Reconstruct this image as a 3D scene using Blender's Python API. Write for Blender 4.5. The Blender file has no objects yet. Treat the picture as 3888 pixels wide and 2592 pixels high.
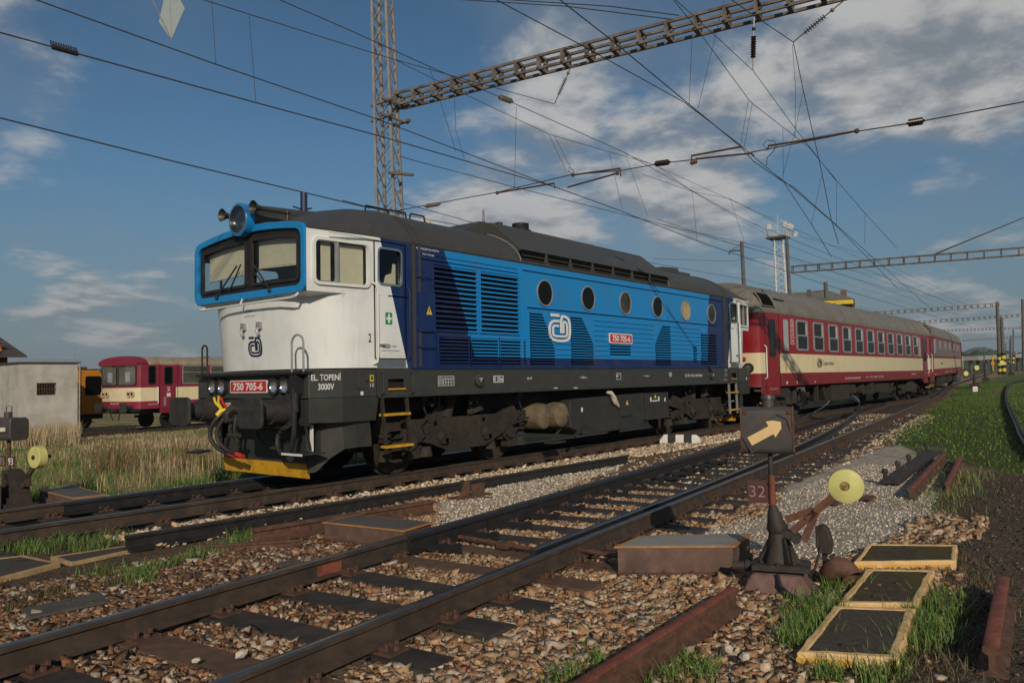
import bpy, bmesh, math, random
import numpy as np
from mathutils import Vector, Matrix
random.seed(7); rng = np.random.default_rng(7)
SC = bpy.context.scene; COL = SC.collection
R = math.radians
# ------------------------------------------------------------ camera
CF, CP = 2965.85, np.array([-5.7885, -9.8344, 1.4357])
YAW, PIT, ROL = 0.67163, 0.047077, -0.019025
PW, PH = 3888, 2592
_c, _s = math.cos(YAW), math.sin(YAW)
FW = np.array([_c*math.cos(PIT), _s*math.cos(PIT), math.sin(PIT)])
_r = np.array([_s, -_c, 0.]); _u = np.cross(_r, FW)
RT = math.cos(ROL)*_r + math.sin(ROL)*_u; UP = -math.sin(ROL)*_r + math.cos(ROL)*_u
cam = bpy.data.objects.new('camera', bpy.data.cameras.new('camera')); COL.objects.link(cam)
cam.matrix_world = Matrix(((RT[0], UP[0], -FW[0], CP[0]), (RT[1], UP[1], -FW[1], CP[1]), (RT[2], UP[2], -FW[2], CP[2]), (0, 0, 0, 1)))
cam.data.sensor_width = 36; cam.data.lens = CF/PW*36; cam.data.clip_end = 5000; cam.data.clip_start = .05
SC.camera = cam
KD = PW/2352
# measured points of the place: (u, v) in the photograph -> the real point on the ground (z) or on an upright plane
def ray(u, v): return FW + RT*(u*KD-PW/2)/CF + UP*(PH/2-v*KD)/CF
def G(u, v, z=-.2): d = ray(u, v); return CP + d*(z-CP[2])/d[2]
def PY(u, v, y): d = ray(u, v); return CP + d*(y-CP[1])/d[1]
def PX(u, v, x): d = ray(u, v); return CP + d*(x-CP[0])/d[0]
def PD(u, v, t): return CP + ray(u, v)*t
# ------------------------------------------------------------ light and sky
SUN_DIR = Vector((-1, -1.04, .62)).normalized()      # towards the sun
sun = bpy.data.objects.new('sun', bpy.data.lights.new('sun', 'SUN')); COL.objects.link(sun)
sun.data.energy = 3.7; sun.data.angle = R(.5); sun.data.color = (1, .87, .70)
sun.rotation_euler = SUN_DIR.to_track_quat('Z', 'Y').to_euler()
SC.view_settings.view_transform = 'Standard'; SC.view_settings.look = 'None'; SC.view_settings.exposure = -.34
W = bpy.data.worlds.new('World'); SC.world = W; W.use_nodes = True
nt = W.node_tree; nt.nodes.clear()
class NT:
    def __init__(s, t): s.t = t
    def n(s, typ, **kw):
        o = s.t.nodes.new(typ)
        for k, v in kw.items(): setattr(o, k, v)
        return o
    def l(s, a, b): s.t.links.new(a, b)
    def m(s, op, a, b=None, c=None, clamp=False):
        o = s.t.nodes.new('ShaderNodeMath'); o.operation = op; o.use_clamp = clamp
        for i, q in enumerate((a, b, c)):
            if q is None: continue
            if isinstance(q, (int, float)): o.inputs[i].default_value = q
            else: s.t.links.new(q, o.inputs[i])
        return o.outputs[0]
    def mix(s, f, a, b):
        o = s.t.nodes.new('ShaderNodeMix'); o.data_type = 'RGBA'
        for i, q in ((0, f), (6, a), (7, b)):
            if isinstance(q, (int, float)): o.inputs[i].default_value = q
            elif isinstance(q, (tuple, list)): o.inputs[i].default_value = tuple(q)+((1,) if len(q) == 3 else ())
            else: s.t.links.new(q, o.inputs[i])
        return o.outputs[2]
    def noise(s, vec, scale, detail=4, rough=.55, dist=0):
        o = s.t.nodes.new('ShaderNodeTexNoise'); o.inputs['Scale'].default_value = scale; o.inputs['Detail'].default_value = detail
        o.inputs['Roughness'].default_value = rough; o.inputs['Distortion'].default_value = dist
        if vec is not None: s.t.links.new(vec, o.inputs['Vector'])
        return o.outputs['Fac']
    def ramp(s, f, a, b, lo=0., hi=1.):
        o = s.t.nodes.new('ShaderNodeMapRange'); o.interpolation_type = 'SMOOTHSTEP'
        o.inputs[1].default_value = a; o.inputs[2].default_value = b; o.inputs[3].default_value = lo; o.inputs[4].default_value = hi
        s.t.links.new(f, o.inputs[0]); return o.outputs[0]
N = NT(nt)
tc = N.n('ShaderNodeTexCoord'); sky = N.n('ShaderNodeTexSky', sky_type='NISHITA', sun_disc=False)
sky.sun_elevation = math.asin(SUN_DIR.z); sky.sun_rotation = math.atan2(SUN_DIR.x, SUN_DIR.y)
sky.altitude = 400; sky.air_density = 1.0; sky.dust_density = .6; sky.ozone_density = 1.6
sep = N.n('ShaderNodeSeparateXYZ'); N.l(tc.outputs['Generated'], sep.inputs[0])
dx, dy, dz = sep.outputs
den = N.m('ADD', N.m('MAXIMUM', dz, 0.), .20)
comb = N.n('ShaderNodeCombineXYZ')
N.l(N.m('DIVIDE', dx, den), comb.inputs[0]); N.l(N.m('DIVIDE', dy, den), comb.inputs[1])
CLOUD_OFF = (3.1, 7.7, 0.)
def cloud_field(off):
    ad = N.n('ShaderNodeVectorMath', operation='ADD'); N.l(comb.outputs[0], ad.inputs[0]); ad.inputs[1].default_value = tuple(CLOUD_OFF[i]+off[i] for i in range(3))
    v = ad.outputs[0]
    a = N.noise(v, .8, 2, .5); b = N.noise(v, 2.6, 8, .60, .15)
    return N.m('ADD', N.m('MULTIPLY', a, .42), N.m('MULTIPLY', b, .58))
def bump_dir(u, v, rad, amp):          # a heap of cloud standing in this direction of the sky
    d = ray(u, v); d = d/np.linalg.norm(d)
    o = N.n('ShaderNodeVectorMath', operation='DISTANCE'); N.l(tc.outputs['Generated'], o.inputs[0]); o.inputs[1].default_value = tuple(d)
    return N.m('MULTIPLY', N.ramp(o.outputs[1], 0., rad, 1., 0.), amp)
heaps = None
for (u, v, rad, amp) in [(1960, 100, .15, .17), (2250, 110, .14, .20), (2080, 260, .16, .10), (1760, 60, .14, .08), (120, 228, .095, .15), (60, 570, .06, .13), (230, 40, .14, -.04),
                         (170, 690, .07, .14), (1240, 120, .10, .08), (1330, 270, .14, .08), (1640, 390, .16, .13), (1560, 440, .12, .08), (1050, 480, .15, .13), (1220, 520, .14, .12), (1400, 560, .2, .08),
                         (700, 300, .28, -.22), (300, 380, .2, -.15), (1950, 480, .16, -.05), (2200, 480, .2, .02), (1000, 250, .16, -.02), (340, 690, .10, .06), (510, 400, .035, .15)]:
    b = bump_dir(u, v, rad, amp); heaps = b if heaps is None else N.m('ADD', heaps, b)
f0 = N.m('ADD', cloud_field((0, 0, 0)), heaps)
f1 = N.m('ADD', cloud_field((-.06, -.07, 0)), heaps)
mask = N.ramp(f0, .50, .645)
thin = N.ramp(N.m('ADD', N.noise(comb.outputs[0], .9, 5, .6, .6), N.m('MULTIPLY', heaps, .5)), .36, .76, 0., .6)
lit = N.ramp(N.m('SUBTRACT', f0, f1), -.07, .06)
core = N.ramp(f0, .66, .90)
ccol = N.mix(lit, (.25, .285, .325), (.64, .63, .615))
ccol = N.mix(N.m('MULTIPLY', core, .30), ccol, (.235, .265, .305))
low = N.ramp(dz, -.01, .30, 1., 0.)
ccol = N.mix(N.m('MULTIPLY', low, .35), ccol, (.25, .275, .305))
bgs = N.n('ShaderNodeMix', data_type='RGBA', blend_type='MULTIPLY'); bgs.inputs[0].default_value = 1
N.l(sky.outputs[0], bgs.inputs[6]); bgs.inputs[7].default_value = (.046, .065, .073, 1)
haze = N.mix(N.m('MULTIPLY', low, .72), bgs.outputs[2], (.160, .208, .250))
c1 = N.mix(thin, haze, (.25, .295, .335))
c2 = N.mix(N.m('MULTIPLY', mask, N.ramp(dz, -.02, .06, .2, .88)), c1, ccol)
bg = N.n('ShaderNodeBackground'); bg.inputs[1].default_value = 1.0; N.l(c2, bg.inputs[0])
wo = N.n('ShaderNodeOutputWorld'); N.l(bg.outputs[0], wo.inputs[0])
# ------------------------------------------------------------ materials
MATS = {}
def M(name, col, rough=.6, metal=0., var=.18, scale=6., bump=0., bscale=60., dirt=None, dirt_amt=.5, dirt_scale=3., spec=.5):
    if name in MATS: return MATS[name]
    m = bpy.data.materials.new(name); m.use_nodes = True; t = m.node_tree; n = NT(t); b = t.nodes['Principled BSDF']
    tcn = n.n('ShaderNodeTexCoord'); v = tcn.outputs['Object']
    lo = tuple(c*(1-var) for c in col); hi = tuple(min(1, c*(1+var)) for c in col)
    c = n.mix(n.ramp(n.noise(v, scale, 5, .6), .3, .7), lo, hi)
    if dirt: c = n.mix(n.m('MULTIPLY', n.ramp(n.noise(v, dirt_scale, 6, .65), .42, .72), dirt_amt), c, dirt)
    n.l(c, b.inputs['Base Color']); b.inputs['Roughness'].default_value = rough; b.inputs['Metallic'].default_value = metal
    b.inputs['Specular IOR Level'].default_value = spec
    if bump:
        bn = n.n('ShaderNodeBump'); bn.inputs['Strength'].default_value = bump; bn.inputs['Distance'].default_value = .01
        n.l(n.noise(v, bscale, 4, .6), bn.inputs['Height']); n.l(bn.outputs[0], b.inputs['Normal'])
    MATS[name] = m; return m
def attr_mat(name, rough=.8, bump=0., bscale=80., var=.25, spec=.3, trans=0.):
    m = bpy.data.materials.new(name); m.use_nodes = True; t = m.node_tree; n = NT(t); b = t.nodes['Principled BSDF']
    a = n.n('ShaderNodeAttribute', attribute_name='tint'); tcn = n.n('ShaderNodeTexCoord')
    f = n.noise(tcn.outputs['Object'], bscale, 4, .6)
    mu = n.n('ShaderNodeMix', data_type='RGBA', blend_type='MULTIPLY'); mu.inputs[0].default_value = 1
    n.l(a.outputs['Color'], mu.inputs[6]); cc = n.n('ShaderNodeCombineColor'); g = n.ramp(f, .3, .7, 1-var, 1+var)
    for i in range(3): n.l(g, cc.inputs[i])
    n.l(cc.outputs[0], mu.inputs[7]); n.l(mu.outputs[2], b.inputs['Base Color'])
    b.inputs['Roughness'].default_value = rough; b.inputs['Specular IOR Level'].default_value = spec
    if bump:
        bn = n.n('ShaderNodeBump'); bn.inputs['Strength'].default_value = bump; bn.inputs['Distance'].default_value = .02
        n.l(f, bn.inputs['Height']); n.l(bn.outputs[0], b.inputs['Normal'])
    if trans: b.inputs['Subsurface Weight'].default_value = 0
    MATS[name] = m; return m
def glass_mat(name, tint=(.82, .86, .85), refl=.16):
    m = bpy.data.materials.new(name); m.use_nodes = True; t = m.node_tree; n = NT(t); t.nodes.remove(t.nodes['Principled BSDF'])
    tr = n.n('ShaderNodeBsdfTransparent'); tr.inputs[0].default_value = (*tint, 1); gl = n.n('ShaderNodeBsdfGlossy'); gl.inputs['Roughness'].default_value = .03
    gl.inputs[0].default_value = (.8, .85, .9, 1)
    lw = n.n('ShaderNodeLayerWeight'); lw.inputs[0].default_value = .5; mx = n.n('ShaderNodeMixShader')
    n.l(n.m('ADD', n.m('MULTIPLY', n.m('POWER', lw.outputs['Facing'], 4.), .5), refl*.3), mx.inputs[0]); n.l(tr.outputs[0], mx.inputs[1]); n.l(gl.outputs[0], mx.inputs[2])
    n.l(mx.outputs[0], t.nodes['Material Output'].inputs[0]); MATS[name] = m; return m
BLACK = M('black_paint', (.012, .012, .013), .7, var=.3)
VOID = M('dark_void', (.004, .004, .004), .95, var=.2, spec=.1)
FRAMEG = M('underframe_grey', (.030, .031, .028), .55, var=.15, dirt=(.050, .043, .033), dirt_amt=.5)
SILL = M('solebar_grey', (.042, .044, .040), .5, var=.1, dirt=(.062, .055, .045), dirt_amt=.4)
ROOFG = M('roof_grey', (.056, .055, .051), .5, var=.12, dirt=(.05, .046, .04), dirt_amt=.6, dirt_scale=1.5)
GRIME = M('brown_grime', (.031, .025, .018), .85, var=.3, scale=9, dirt=(.013, .012, .010), dirt_amt=.7)
TANKM = M('tank_dust', (.14, .105, .06), .8, var=.3, scale=7, dirt=(.09, .075, .05), dirt_amt=.7)
WHITE = M('white_paint', (.70, .71, .68), .32, var=.03, dirt=(.56, .55, .50), dirt_amt=.4, dirt_scale=2.2)
LTEXT = M('lettering_white', (.72, .72, .70), .5, var=.04)
NAVY = M('navy_print', (.015, .025, .07), .5, var=.1)
BLUE = M('frame_blue', (.010, .22, .53), .35, var=.05)
REDP = M('plate_red', (.50, .03, .022), .45, var=.1)
YEL = M('yellow_paint', (.62, .33, .02), .5, var=.1, dirt=(.10, .06, .02), dirt_amt=.5, dirt_scale=7)
YELB = M('yellow_bright', (.70, .50, .03), .5, var=.1)
GREENS = M('green_sign', (.01, .26, .10), .5)
CHROME = M('bright_metal', (.6, .6, .58), .25, 1., var=.05)
ALU = M('aluminium_frame', (.29, .30, .30), .45, .2, var=.08)
RUBBER = M('rubber', (.02, .02, .021), .6, var=.2)
CREAMB = M('blind_cream', (.66, .58, .42), .8, var=.05)
RUST = M('rust_brown', (.105, .05, .03), .8, var=.35, scale=14, bump=.3, dirt=(.05, .028, .02), dirt_amt=.7)
RUSTR = M('rust_red', (.20, .055, .03), .75, var=.3, scale=14, dirt=(.09, .035, .02), dirt_amt=.6)
RAILM = M('rail_side', (.060, .040, .027), .75, var=.3, scale=8, dirt=(.024, .019, .016), dirt_amt=.75, bump=.2)
RAILT = M('rail_head', (.20, .19, .18), .28, .85, var=.15, scale=5)
RAILD = M('greasy_rail', (.022, .021, .021), .45, var=.3, scale=8)
WOOD = M('sleeper_wood', (.030, .024, .020), .8, var=.35, scale=5, bump=.5, bscale=35, dirt=(.075, .05, .033), dirt_amt=.6, dirt_scale=2.5)
WOODB = M('sleeper_brown', (.12, .065, .035), .85, var=.3, scale=8, bump=.5, dirt=(.05, .03, .02), dirt_amt=.5)
GALV = M('galvanised', (.29, .29, .28), .5, .3, var=.12, dirt=(.20, .11, .07), dirt_amt=.55, dirt_scale=4)
RUSTST = M('rusty_steel', (.13, .075, .055), .75, var=.3, scale=5, dirt=(.045, .032, .028), dirt_amt=.8, dirt_scale=2)
WIRE = M('copper_wire', (.045, .042, .036), .6, var=.1)
INSUL = M('insulator_brown', (.032, .014, .011), .25, var=.1)
INSULG = M('insulator_grey', (.16, .15, .12), .4, var=.1)
CONC = M('concrete', (.30, .29, .27), .9, var=.15, bump=.2)
CONCD = M('concrete_dark', (.075, .064, .052), .9, var=.2)
GLASS = glass_mat('window_glass'); GLASSD = M('dark_glass', (.006, .007, .007), .08, var=.2, spec=.15)
GLASSC = M('coach_glass', (.007, .008, .007), .10, var=.5, scale=2, spec=.07)
def livery(name, base_fn, rough=.34):
    m = bpy.data.materials.new(name); m.use_nodes = True; t = m.node_tree; n = NT(t); b = t.nodes['Principled BSDF']
    tcn = n.n('ShaderNodeTexCoord'); s = n.n('ShaderNodeSeparateXYZ'); n.l(tcn.outputs['Object'], s.inputs[0])
    c = base_fn(n, *s.outputs)
    f = n.noise(tcn.outputs['Object'], 1.6, 6, .62)
    mp = n.n('ShaderNodeMapping'); mp.inputs['Scale'].default_value = (5, 5, .35); n.l(tcn.outputs['Object'], mp.inputs[0])
    streak = n.noise(mp.outputs[0], 2.2, 5, .6)
    d = n.m('MULTIPLY', n.m('ADD', n.ramp(f, .45, .75), n.ramp(streak, .48, .8)), .17)
    c = n.mix(d, c, (.11, .10, .085))
    n.l(c, b.inputs['Base Color']); n.l(n.ramp(f, .3, .7, rough-.06, rough+.1), b.inputs['Roughness'])
    bn = n.n('ShaderNodeBump'); bn.inputs['Strength'].default_value = .16; bn.inputs['Distance'].default_value = .03
    n.l(n.noise(tcn.outputs['Object'], 1.1, 2, .5), bn.inputs['Height']); n.l(bn.outputs[0], b.inputs['Normal'])
    MATS[name] = m; return m
def step(n, a, thr): return n.m('GREATER_THAN', a, thr)
def loco_cols(n, x, y, z):
    k = n.m('SUBTRACT', 3.46, z)
    a = n.m('SUBTRACT', x, n.m('MULTIPLY', k, .40))
    isdark = n.m('SUBTRACT', 1., step(n, a, 3.05))
    rear = step(n, n.m('SUBTRACT', x, n.m('MULTIPLY', z, .16)), 12.22)
    lowz = n.m('SUBTRACT', 1., step(n, z, 1.79))
    dk = n.m('MAXIMUM', n.m('MAXIMUM', isdark, rear), lowz)
    c = n.mix(dk, (.008, .225, .56), (.006, .024, .105))
    wf = n.m('SUBTRACT', 1., step(n, n.m('SUBTRACT', x, n.m('MULTIPLY', n.m('SUBTRACT', 3.45, z), .28)), 1.72))
    wr = step(n, n.m('ADD', x, n.m('MULTIPLY', n.m('SUBTRACT', 3.49, z), .27)), 14.27)
    return n.mix(n.m('MAXIMUM', wf, wr), c, (.74, .76, .74))
LIV = livery('loco_livery', loco_cols)
def coach_cols(x1, shade):
    def f(n, x, y, z):
        red = (.25*shade, .008, .014); dred = (.20, .012, .018); cream = (.68*shade, .58*shade, .36*shade)
        c = n.mix(step(n, z, 1.44), dred, cream); c = n.mix(step(n, z, 2.04), c, red)
        d = n.m('SUBTRACT', 1., n.m('MULTIPLY', n.m('MULTIPLY', step(n, x, .42), n.m('SUBTRACT', 1., step(n, x, 1.55))), 1.))
        d2 = n.m('SUBTRACT', 1., n.m('MULTIPLY', step(n, x, x1-1.55), n.m('SUBTRACT', 1., step(n, x, x1-.42))))
        return n.mix(n.m('MULTIPLY', d, d2), (.215, .012, .016), c)
    return f
LIVC = livery('coach_livery', coach_cols(23.6, 1.)); LIVC2 = livery('coach_livery_shaded', coach_cols(23.6, .72), .5)  # second copy has the shade of the turned coach multiplied into its colours
def rc_cols(n, x, y, z):
    c = n.mix(step(n, z, 1.34), (.24, .015, .045), (.70, .60, .38)); c = n.mix(step(n, z, 1.98), c, (.215, .016, .042))
    d = n.m('MULTIPLY', step(n, x, 1.55), n.m('SUBTRACT', 1., step(n, x, 2.55)))
    return n.mix(d, c, (.22, .012, .032))
LIVR = livery('railcar_livery', rc_cols, .45)
CROOF = M('coach_roof', (.18, .165, .135), .55, var=.15, dirt=(.15, .12, .095), dirt_amt=.7, dirt_scale=1.2)
# ------------------------------------------------------------ mesh helper
def nrm(v): v = np.array(v, float); return v/(np.linalg.norm(v)+1e-12)
class MB:
    def __init__(s): s.v = []; s.f = []; s.mi = []
    def add(s, vs, fs, mi=0):
        o = len(s.v); s.v += [tuple(map(float, q)) for q in vs]; s.f += [tuple(i+o for i in f) for f in fs]; s.mi += [mi]*len(fs); return s
    def hexa(s, p, mi=0): return s.add(p, [(0, 3, 2, 1), (4, 5, 6, 7), (0, 1, 5, 4), (1, 2, 6, 5), (2, 3, 7, 6), (3, 0, 4, 7)], mi)
    def box(s, x0, x1, y0, y1, z0, z1, mi=0):
        return s.hexa([(x0, y0, z0), (x1, y0, z0), (x1, y1, z0), (x0, y1, z0), (x0, y0, z1), (x1, y0, z1), (x1, y1, z1), (x0, y1, z1)], mi)
    def bar(s, p, q, w, h, up=(0, 0, 1), mi=0):
        p, q = np.array(p, float), np.array(q, float); d = nrm(q-p); up = np.array(up, float)
        if abs(d@nrm(up)) > .99: up = np.array((1., 0, 0))
        a = nrm(np.cross(d, up))*w/2; b = nrm(np.cross(a, d))*h/2
        return s.hexa([p-a-b, p+a-b, p+a+b, p-a+b, q-a-b, q+a-b, q+a+b, q-a+b], mi)
    def tube(s, pts, r, n=6, cap=True, mi=0):
        pts = [np.array(p, float) for p in pts]; rs = r if isinstance(r, (list, tuple)) else [r]*len(pts); rings = []; a = None
        for i, p in enumerate(pts):
            d = nrm(pts[min(i+1, len(pts)-1)]-pts[max(i-1, 0)])
            if a is None: a = np.array((0, 0, 1.)) if abs(d[2]) < .9 else np.array((1., 0, 0))
            a = nrm(a-d*(a@d)); b = np.cross(d, a)
            rings.append([p+rs[i]*(a*math.cos(t)+b*math.sin(t)) for t in np.linspace(0, 2*math.pi, n, endpoint=False)])
        return s.loft(rings, True, cap, mi)
    def cyl(s, p, q, r0, r1=None, n=14, mi=0): return s.tube([p, q], [r0, r0 if r1 is None else r1], n, True, mi)
    def loft(s, rings, closed=True, cap=True, mi=0):
        n = len(rings[0]); vs = [q for r in rings for q in r]; fs = []
        for i in range(len(rings)-1):
            for j in range(n if closed else n-1):
                k = (j+1) % n; fs.append((i*n+j, i*n+k, (i+1)*n+k, (i+1)*n+j))
        if cap and closed: fs += [tuple(range(n))[::-1], tuple(range((len(rings)-1)*n, len(rings)*n))]
        return s.add(vs, fs, mi)
    def prism(s, poly, off, mi=0):
        off = np.array(off, float); return s.loft([[np.array(p, float) for p in poly], [np.array(p, float)+off for p in poly]], True, True, mi)
    def ring(s, outer, inner, mp, d0, d1, mi=0):
        n = len(outer); vs = [mp(*p, d0) for p in outer]+[mp(*p, d1) for p in outer]+[mp(*p, d1) for p in inner]+[mp(*p, d0) for p in inner]; fs = []
        for j in range(n):
            k = (j+1) % n
            for a in range(4): b = (a+1) % 4; fs.append((a*n+j, a*n+k, b*n+k, b*n+j))
        return s.add(vs, fs, mi)
    def plate(s, outl, mp, d0, d1, mi=0): return s.loft([[mp(*p, d0) for p in outl], [mp(*p, d1) for p in outl]], True, True, mi)
    def holes(s, a0, a1, b0, b1, hs, mp, d=0., na=1, nb=1, mi=0):
        A = sorted(set([a0, a1]+[h[0] for h in hs]+[h[1] for h in hs]+list(np.linspace(a0, a1, na+1)))); B = sorted(set([b0, b1]+[h[2] for h in hs]+[h[3] for h in hs]+list(np.linspace(b0, b1, nb+1))))
        A = [a for a in A if a0-1e-6 <= a <= a1+1e-6]; B = [b for b in B if b0-1e-6 <= b <= b1+1e-6]
        for i in range(len(A)-1):
            for j in range(len(B)-1):
                ca, cb = (A[i]+A[i+1])/2, (B[j]+B[j+1])/2
                if any(h[0] < ca < h[1] and h[2] < cb < h[3] for h in hs): continue
                s.add([mp(A[i], B[j], d), mp(A[i+1], B[j], d), mp(A[i+1], B[j+1], d), mp(A[i], B[j+1], d)], [(0, 1, 2, 3)], mi)
        return s
    def disc(s, c, nrmv, r, t, n=20, mi=0): c = np.array(c, float); d = nrm(nrmv); return s.cyl(c, c+d*t, r, r, n, mi)
    def sph(s, c, r, sz=(1, 1, 1), n=10, m=6, mi=0):
        c = np.array(c, float); rings = []
        for i in range(m+1):
            th = math.pi*i/m; rr = max(math.sin(th), .001)
            rings.append([c+r*np.array((sz[0]*rr*math.cos(a), sz[1]*rr*math.sin(a), sz[2]*math.cos(th))) for a in np.linspace(0, 2*math.pi, n, endpoint=False)])
        return s.loft(rings, True, True, mi)
    def build(s, name, mat, parent=None, smooth=False, bevel=0., **kw):
        me = bpy.data.meshes.new(name); me.from_pydata(s.v, [], s.f)
        for m in (mat if isinstance(mat, (list, tuple)) else [mat]): me.materials.append(m)
        if any(s.mi): me.polygons.foreach_set('material_index', s.mi)
        bm = bmesh.new(); bm.from_mesh(me); bmesh.ops.remove_doubles(bm, verts=bm.verts, dist=1e-5); bmesh.ops.recalc_face_normals(bm, faces=bm.faces); bm.to_mesh(me); bm.free()
        if smooth: me.polygons.foreach_set('use_smooth', [True]*len(me.polygons)); me.set_sharp_from_angle(angle=R(38))
        o = bpy.data.objects.new(name, me); COL.objects.link(o)
        if parent: o.parent = parent
        if bevel:
            b = o.modifiers.new('bevel', 'BEVEL'); b.width = bevel; b.segments = 2; b.limit_method = 'ANGLE'; b.angle_limit = R(40)
        return tag(o, **kw)
def smooth(P, k=3):
    P = np.array(P, float)
    for _ in range(k): Q = [P[0]]; [Q.extend([P[i]*.75+P[i+1]*.25, P[i]*.25+P[i+1]*.75]) for i in range(len(P)-1)]; P = np.array(Q+[P[-1]])
    return P
def tag(o, label=None, cat=None, group=None, kind=None):
    if label: o['label'] = label
    if cat: o['category'] = cat
    if group: o['group'] = group
    if kind: o['kind'] = kind
    return o
def thing(name, loc, label, cat, group=None, rot=0.):
    o = bpy.data.objects.new(name, None); COL.objects.link(o); o.location = tuple(map(float, loc)); o.rotation_euler = (0, 0, rot); o.empty_display_size = .2
    return tag(o, label, cat, group)
def dup(o, parent=None):
    c = o.copy(); COL.objects.link(c)
    if parent: c.parent = parent
    for ch in list(o.children): dup(ch, c)
    return c
def rr(a0, a1, b0, b1, r, n=4):
    pts = []
    for (ca, cb, t0) in ((a1-r, b1-r, 0), (a0+r, b1-r, 90), (a0+r, b0+r, 180), (a1-r, b0+r, 270)):
        pts += [(ca+r*math.cos(R(t0+90*i/n)), cb+r*math.sin(R(t0+90*i/n))) for i in range(n+1)]
    return pts
def dens(p, m=.12):
    o = []
    for i in range(len(p)):
        a, b = np.array(p[i]), np.array(p[(i+1) % len(p)]); k = max(1, int(np.ceil(np.linalg.norm(b-a)/m))); o += [tuple(a+(b-a)*t/k) for t in range(k)]
    return o
def circ(a, b, ra, rb=None, n=28): rb = rb or ra; return [(a+ra*math.cos(t), b+rb*math.sin(t)) for t in np.linspace(0, 2*math.pi, n, endpoint=False)]
def text(body, mp, a0, a1, b0, b1, mat, parent, name='lettering', d=.004, flip=False, bold=.012, **kw):
    cu = bpy.data.curves.new('t', 'FONT'); cu.body = body; cu.size = 1; cu.offset = bold; cu.resolution_u = 3; cu.align_x = 'CENTER'
    ob = bpy.data.objects.new('t', cu); COL.objects.link(ob); dg = bpy.context.evaluated_depsgraph_get()
    me = bpy.data.meshes.new_from_object(ob.evaluated_get(dg)); bpy.data.objects.remove(ob); bpy.data.curves.remove(cu)
    vs = np.array([v.co[:] for v in me.vertices]); lo, hi = vs.min(0), vs.max(0); sp = np.maximum(hi-lo, 1e-6)
    for v, c in zip(me.vertices, vs):
        ta, tb = (c[0]-lo[0])/sp[0], (c[1]-lo[1])/sp[1]
        v.co = tuple(map(float, mp(a0+(a1-a0)*ta, b0+(b1-b0)*tb, d)))
    me.name = name; me.materials.clear(); me.materials.append(mat)
    o = bpy.data.objects.new(name, me); COL.objects.link(o)
    if parent: o.parent = parent
    return tag(o, **kw)
def logo(mp, a0, a1, b0, b1, mat, parent, d=.005):
    W_, H_ = 345., 405.; mb = MB()
    S = [[(40, 30), (168, 30)], [(190, 270), (190, 38), (262, 38), (318, 90), (318, 310), (270, 372), (82, 372), (24, 310), (24, 165), (72, 108), (168, 108)],
         [(222, 270), (222, 112), (255, 112), (276, 135), (276, 292), (256, 312), (92, 312), (72, 290), (72, 192), (92, 172), (160, 172)]]
    hw = [20, 18, 15]
    for pts, w in zip(S, hw):
        pts = list(smooth(pts, 1)) if len(pts) > 2 else [np.array(p, float) for p in pts]; L, Rr = [], []
        for i, p in enumerate(pts):
            d0 = nrm(p-pts[i-1]) if i else nrm(pts[1]-p); d1 = nrm(pts[i+1]-p) if i+1 < len(pts) else d0
            t = nrm(d0+d1); nn = np.array((-t[1], t[0])); k = w/max(.5, nn@np.array((-d0[1], d0[0])))
            L.append(p+nn*k); Rr.append(p-nn*k)
        f = lambda q: mp(a0+(a1-a0)*q[0]/W_, b1-(b1-b0)*q[1]/H_, d)
        for i in range(len(pts)-1): mb.add([f(L[i]), f(L[i+1]), f(Rr[i+1]), f(Rr[i])], [(0, 1, 2, 3)])
    return mb.build('logo', mat, parent)
def bulk(name, V, F, mat, cols=None, smooth=False, **kw):
    me = bpy.data.meshes.new(name); V = np.asarray(V, np.float32); F = np.asarray(F, np.int32); k = F.shape[1]
    me.vertices.add(len(V)); me.vertices.foreach_set('co', V.ravel()); me.loops.add(F.size); me.loops.foreach_set('vertex_index', F.ravel())
    me.polygons.add(len(F)); me.polygons.foreach_set('loop_start', np.arange(0, F.size, k, dtype=np.int32)); me.polygons.foreach_set('loop_total', np.full(len(F), k, np.int32))
    if cols is not None:
        a = me.color_attributes.new('tint', 'FLOAT_COLOR', 'POINT'); c = np.ones((len(V), 4), np.float32); c[:, :3] = cols; a.data.foreach_set('color', c.ravel())
    me.update(calc_edges=True); me.validate(); me.materials.append(mat)
    if smooth: me.polygons.foreach_set('use_smooth', [True]*len(F))
    o = bpy.data.objects.new(name, me); COL.objects.link(o); return tag(o, **kw)
_perm = rng.random((256, 256))
def vnoise(x, y):
    xi, yi = np.floor(x).astype(int), np.floor(y).astype(int); fx, fy = x-xi, y-yi; fx, fy = fx*fx*(3-2*fx), fy*fy*(3-2*fy)
    g = lambda a, b: _perm[a % 256, b % 256]
    return (g(xi, yi)*(1-fx)+g(xi+1, yi)*fx)*(1-fy)+(g(xi, yi+1)*(1-fx)+g(xi+1, yi+1)*fx)*fy
def fbm(x, y, o=4): return sum(vnoise(x*2**i+17*i, y*2**i+31*i)*.5**i for i in range(o))/sum(.5**i for i in range(o))
def sst(x, a, b): t = np.clip((x-a)/(b-a), 0, 1); return t*t*(3-2*t)
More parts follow.
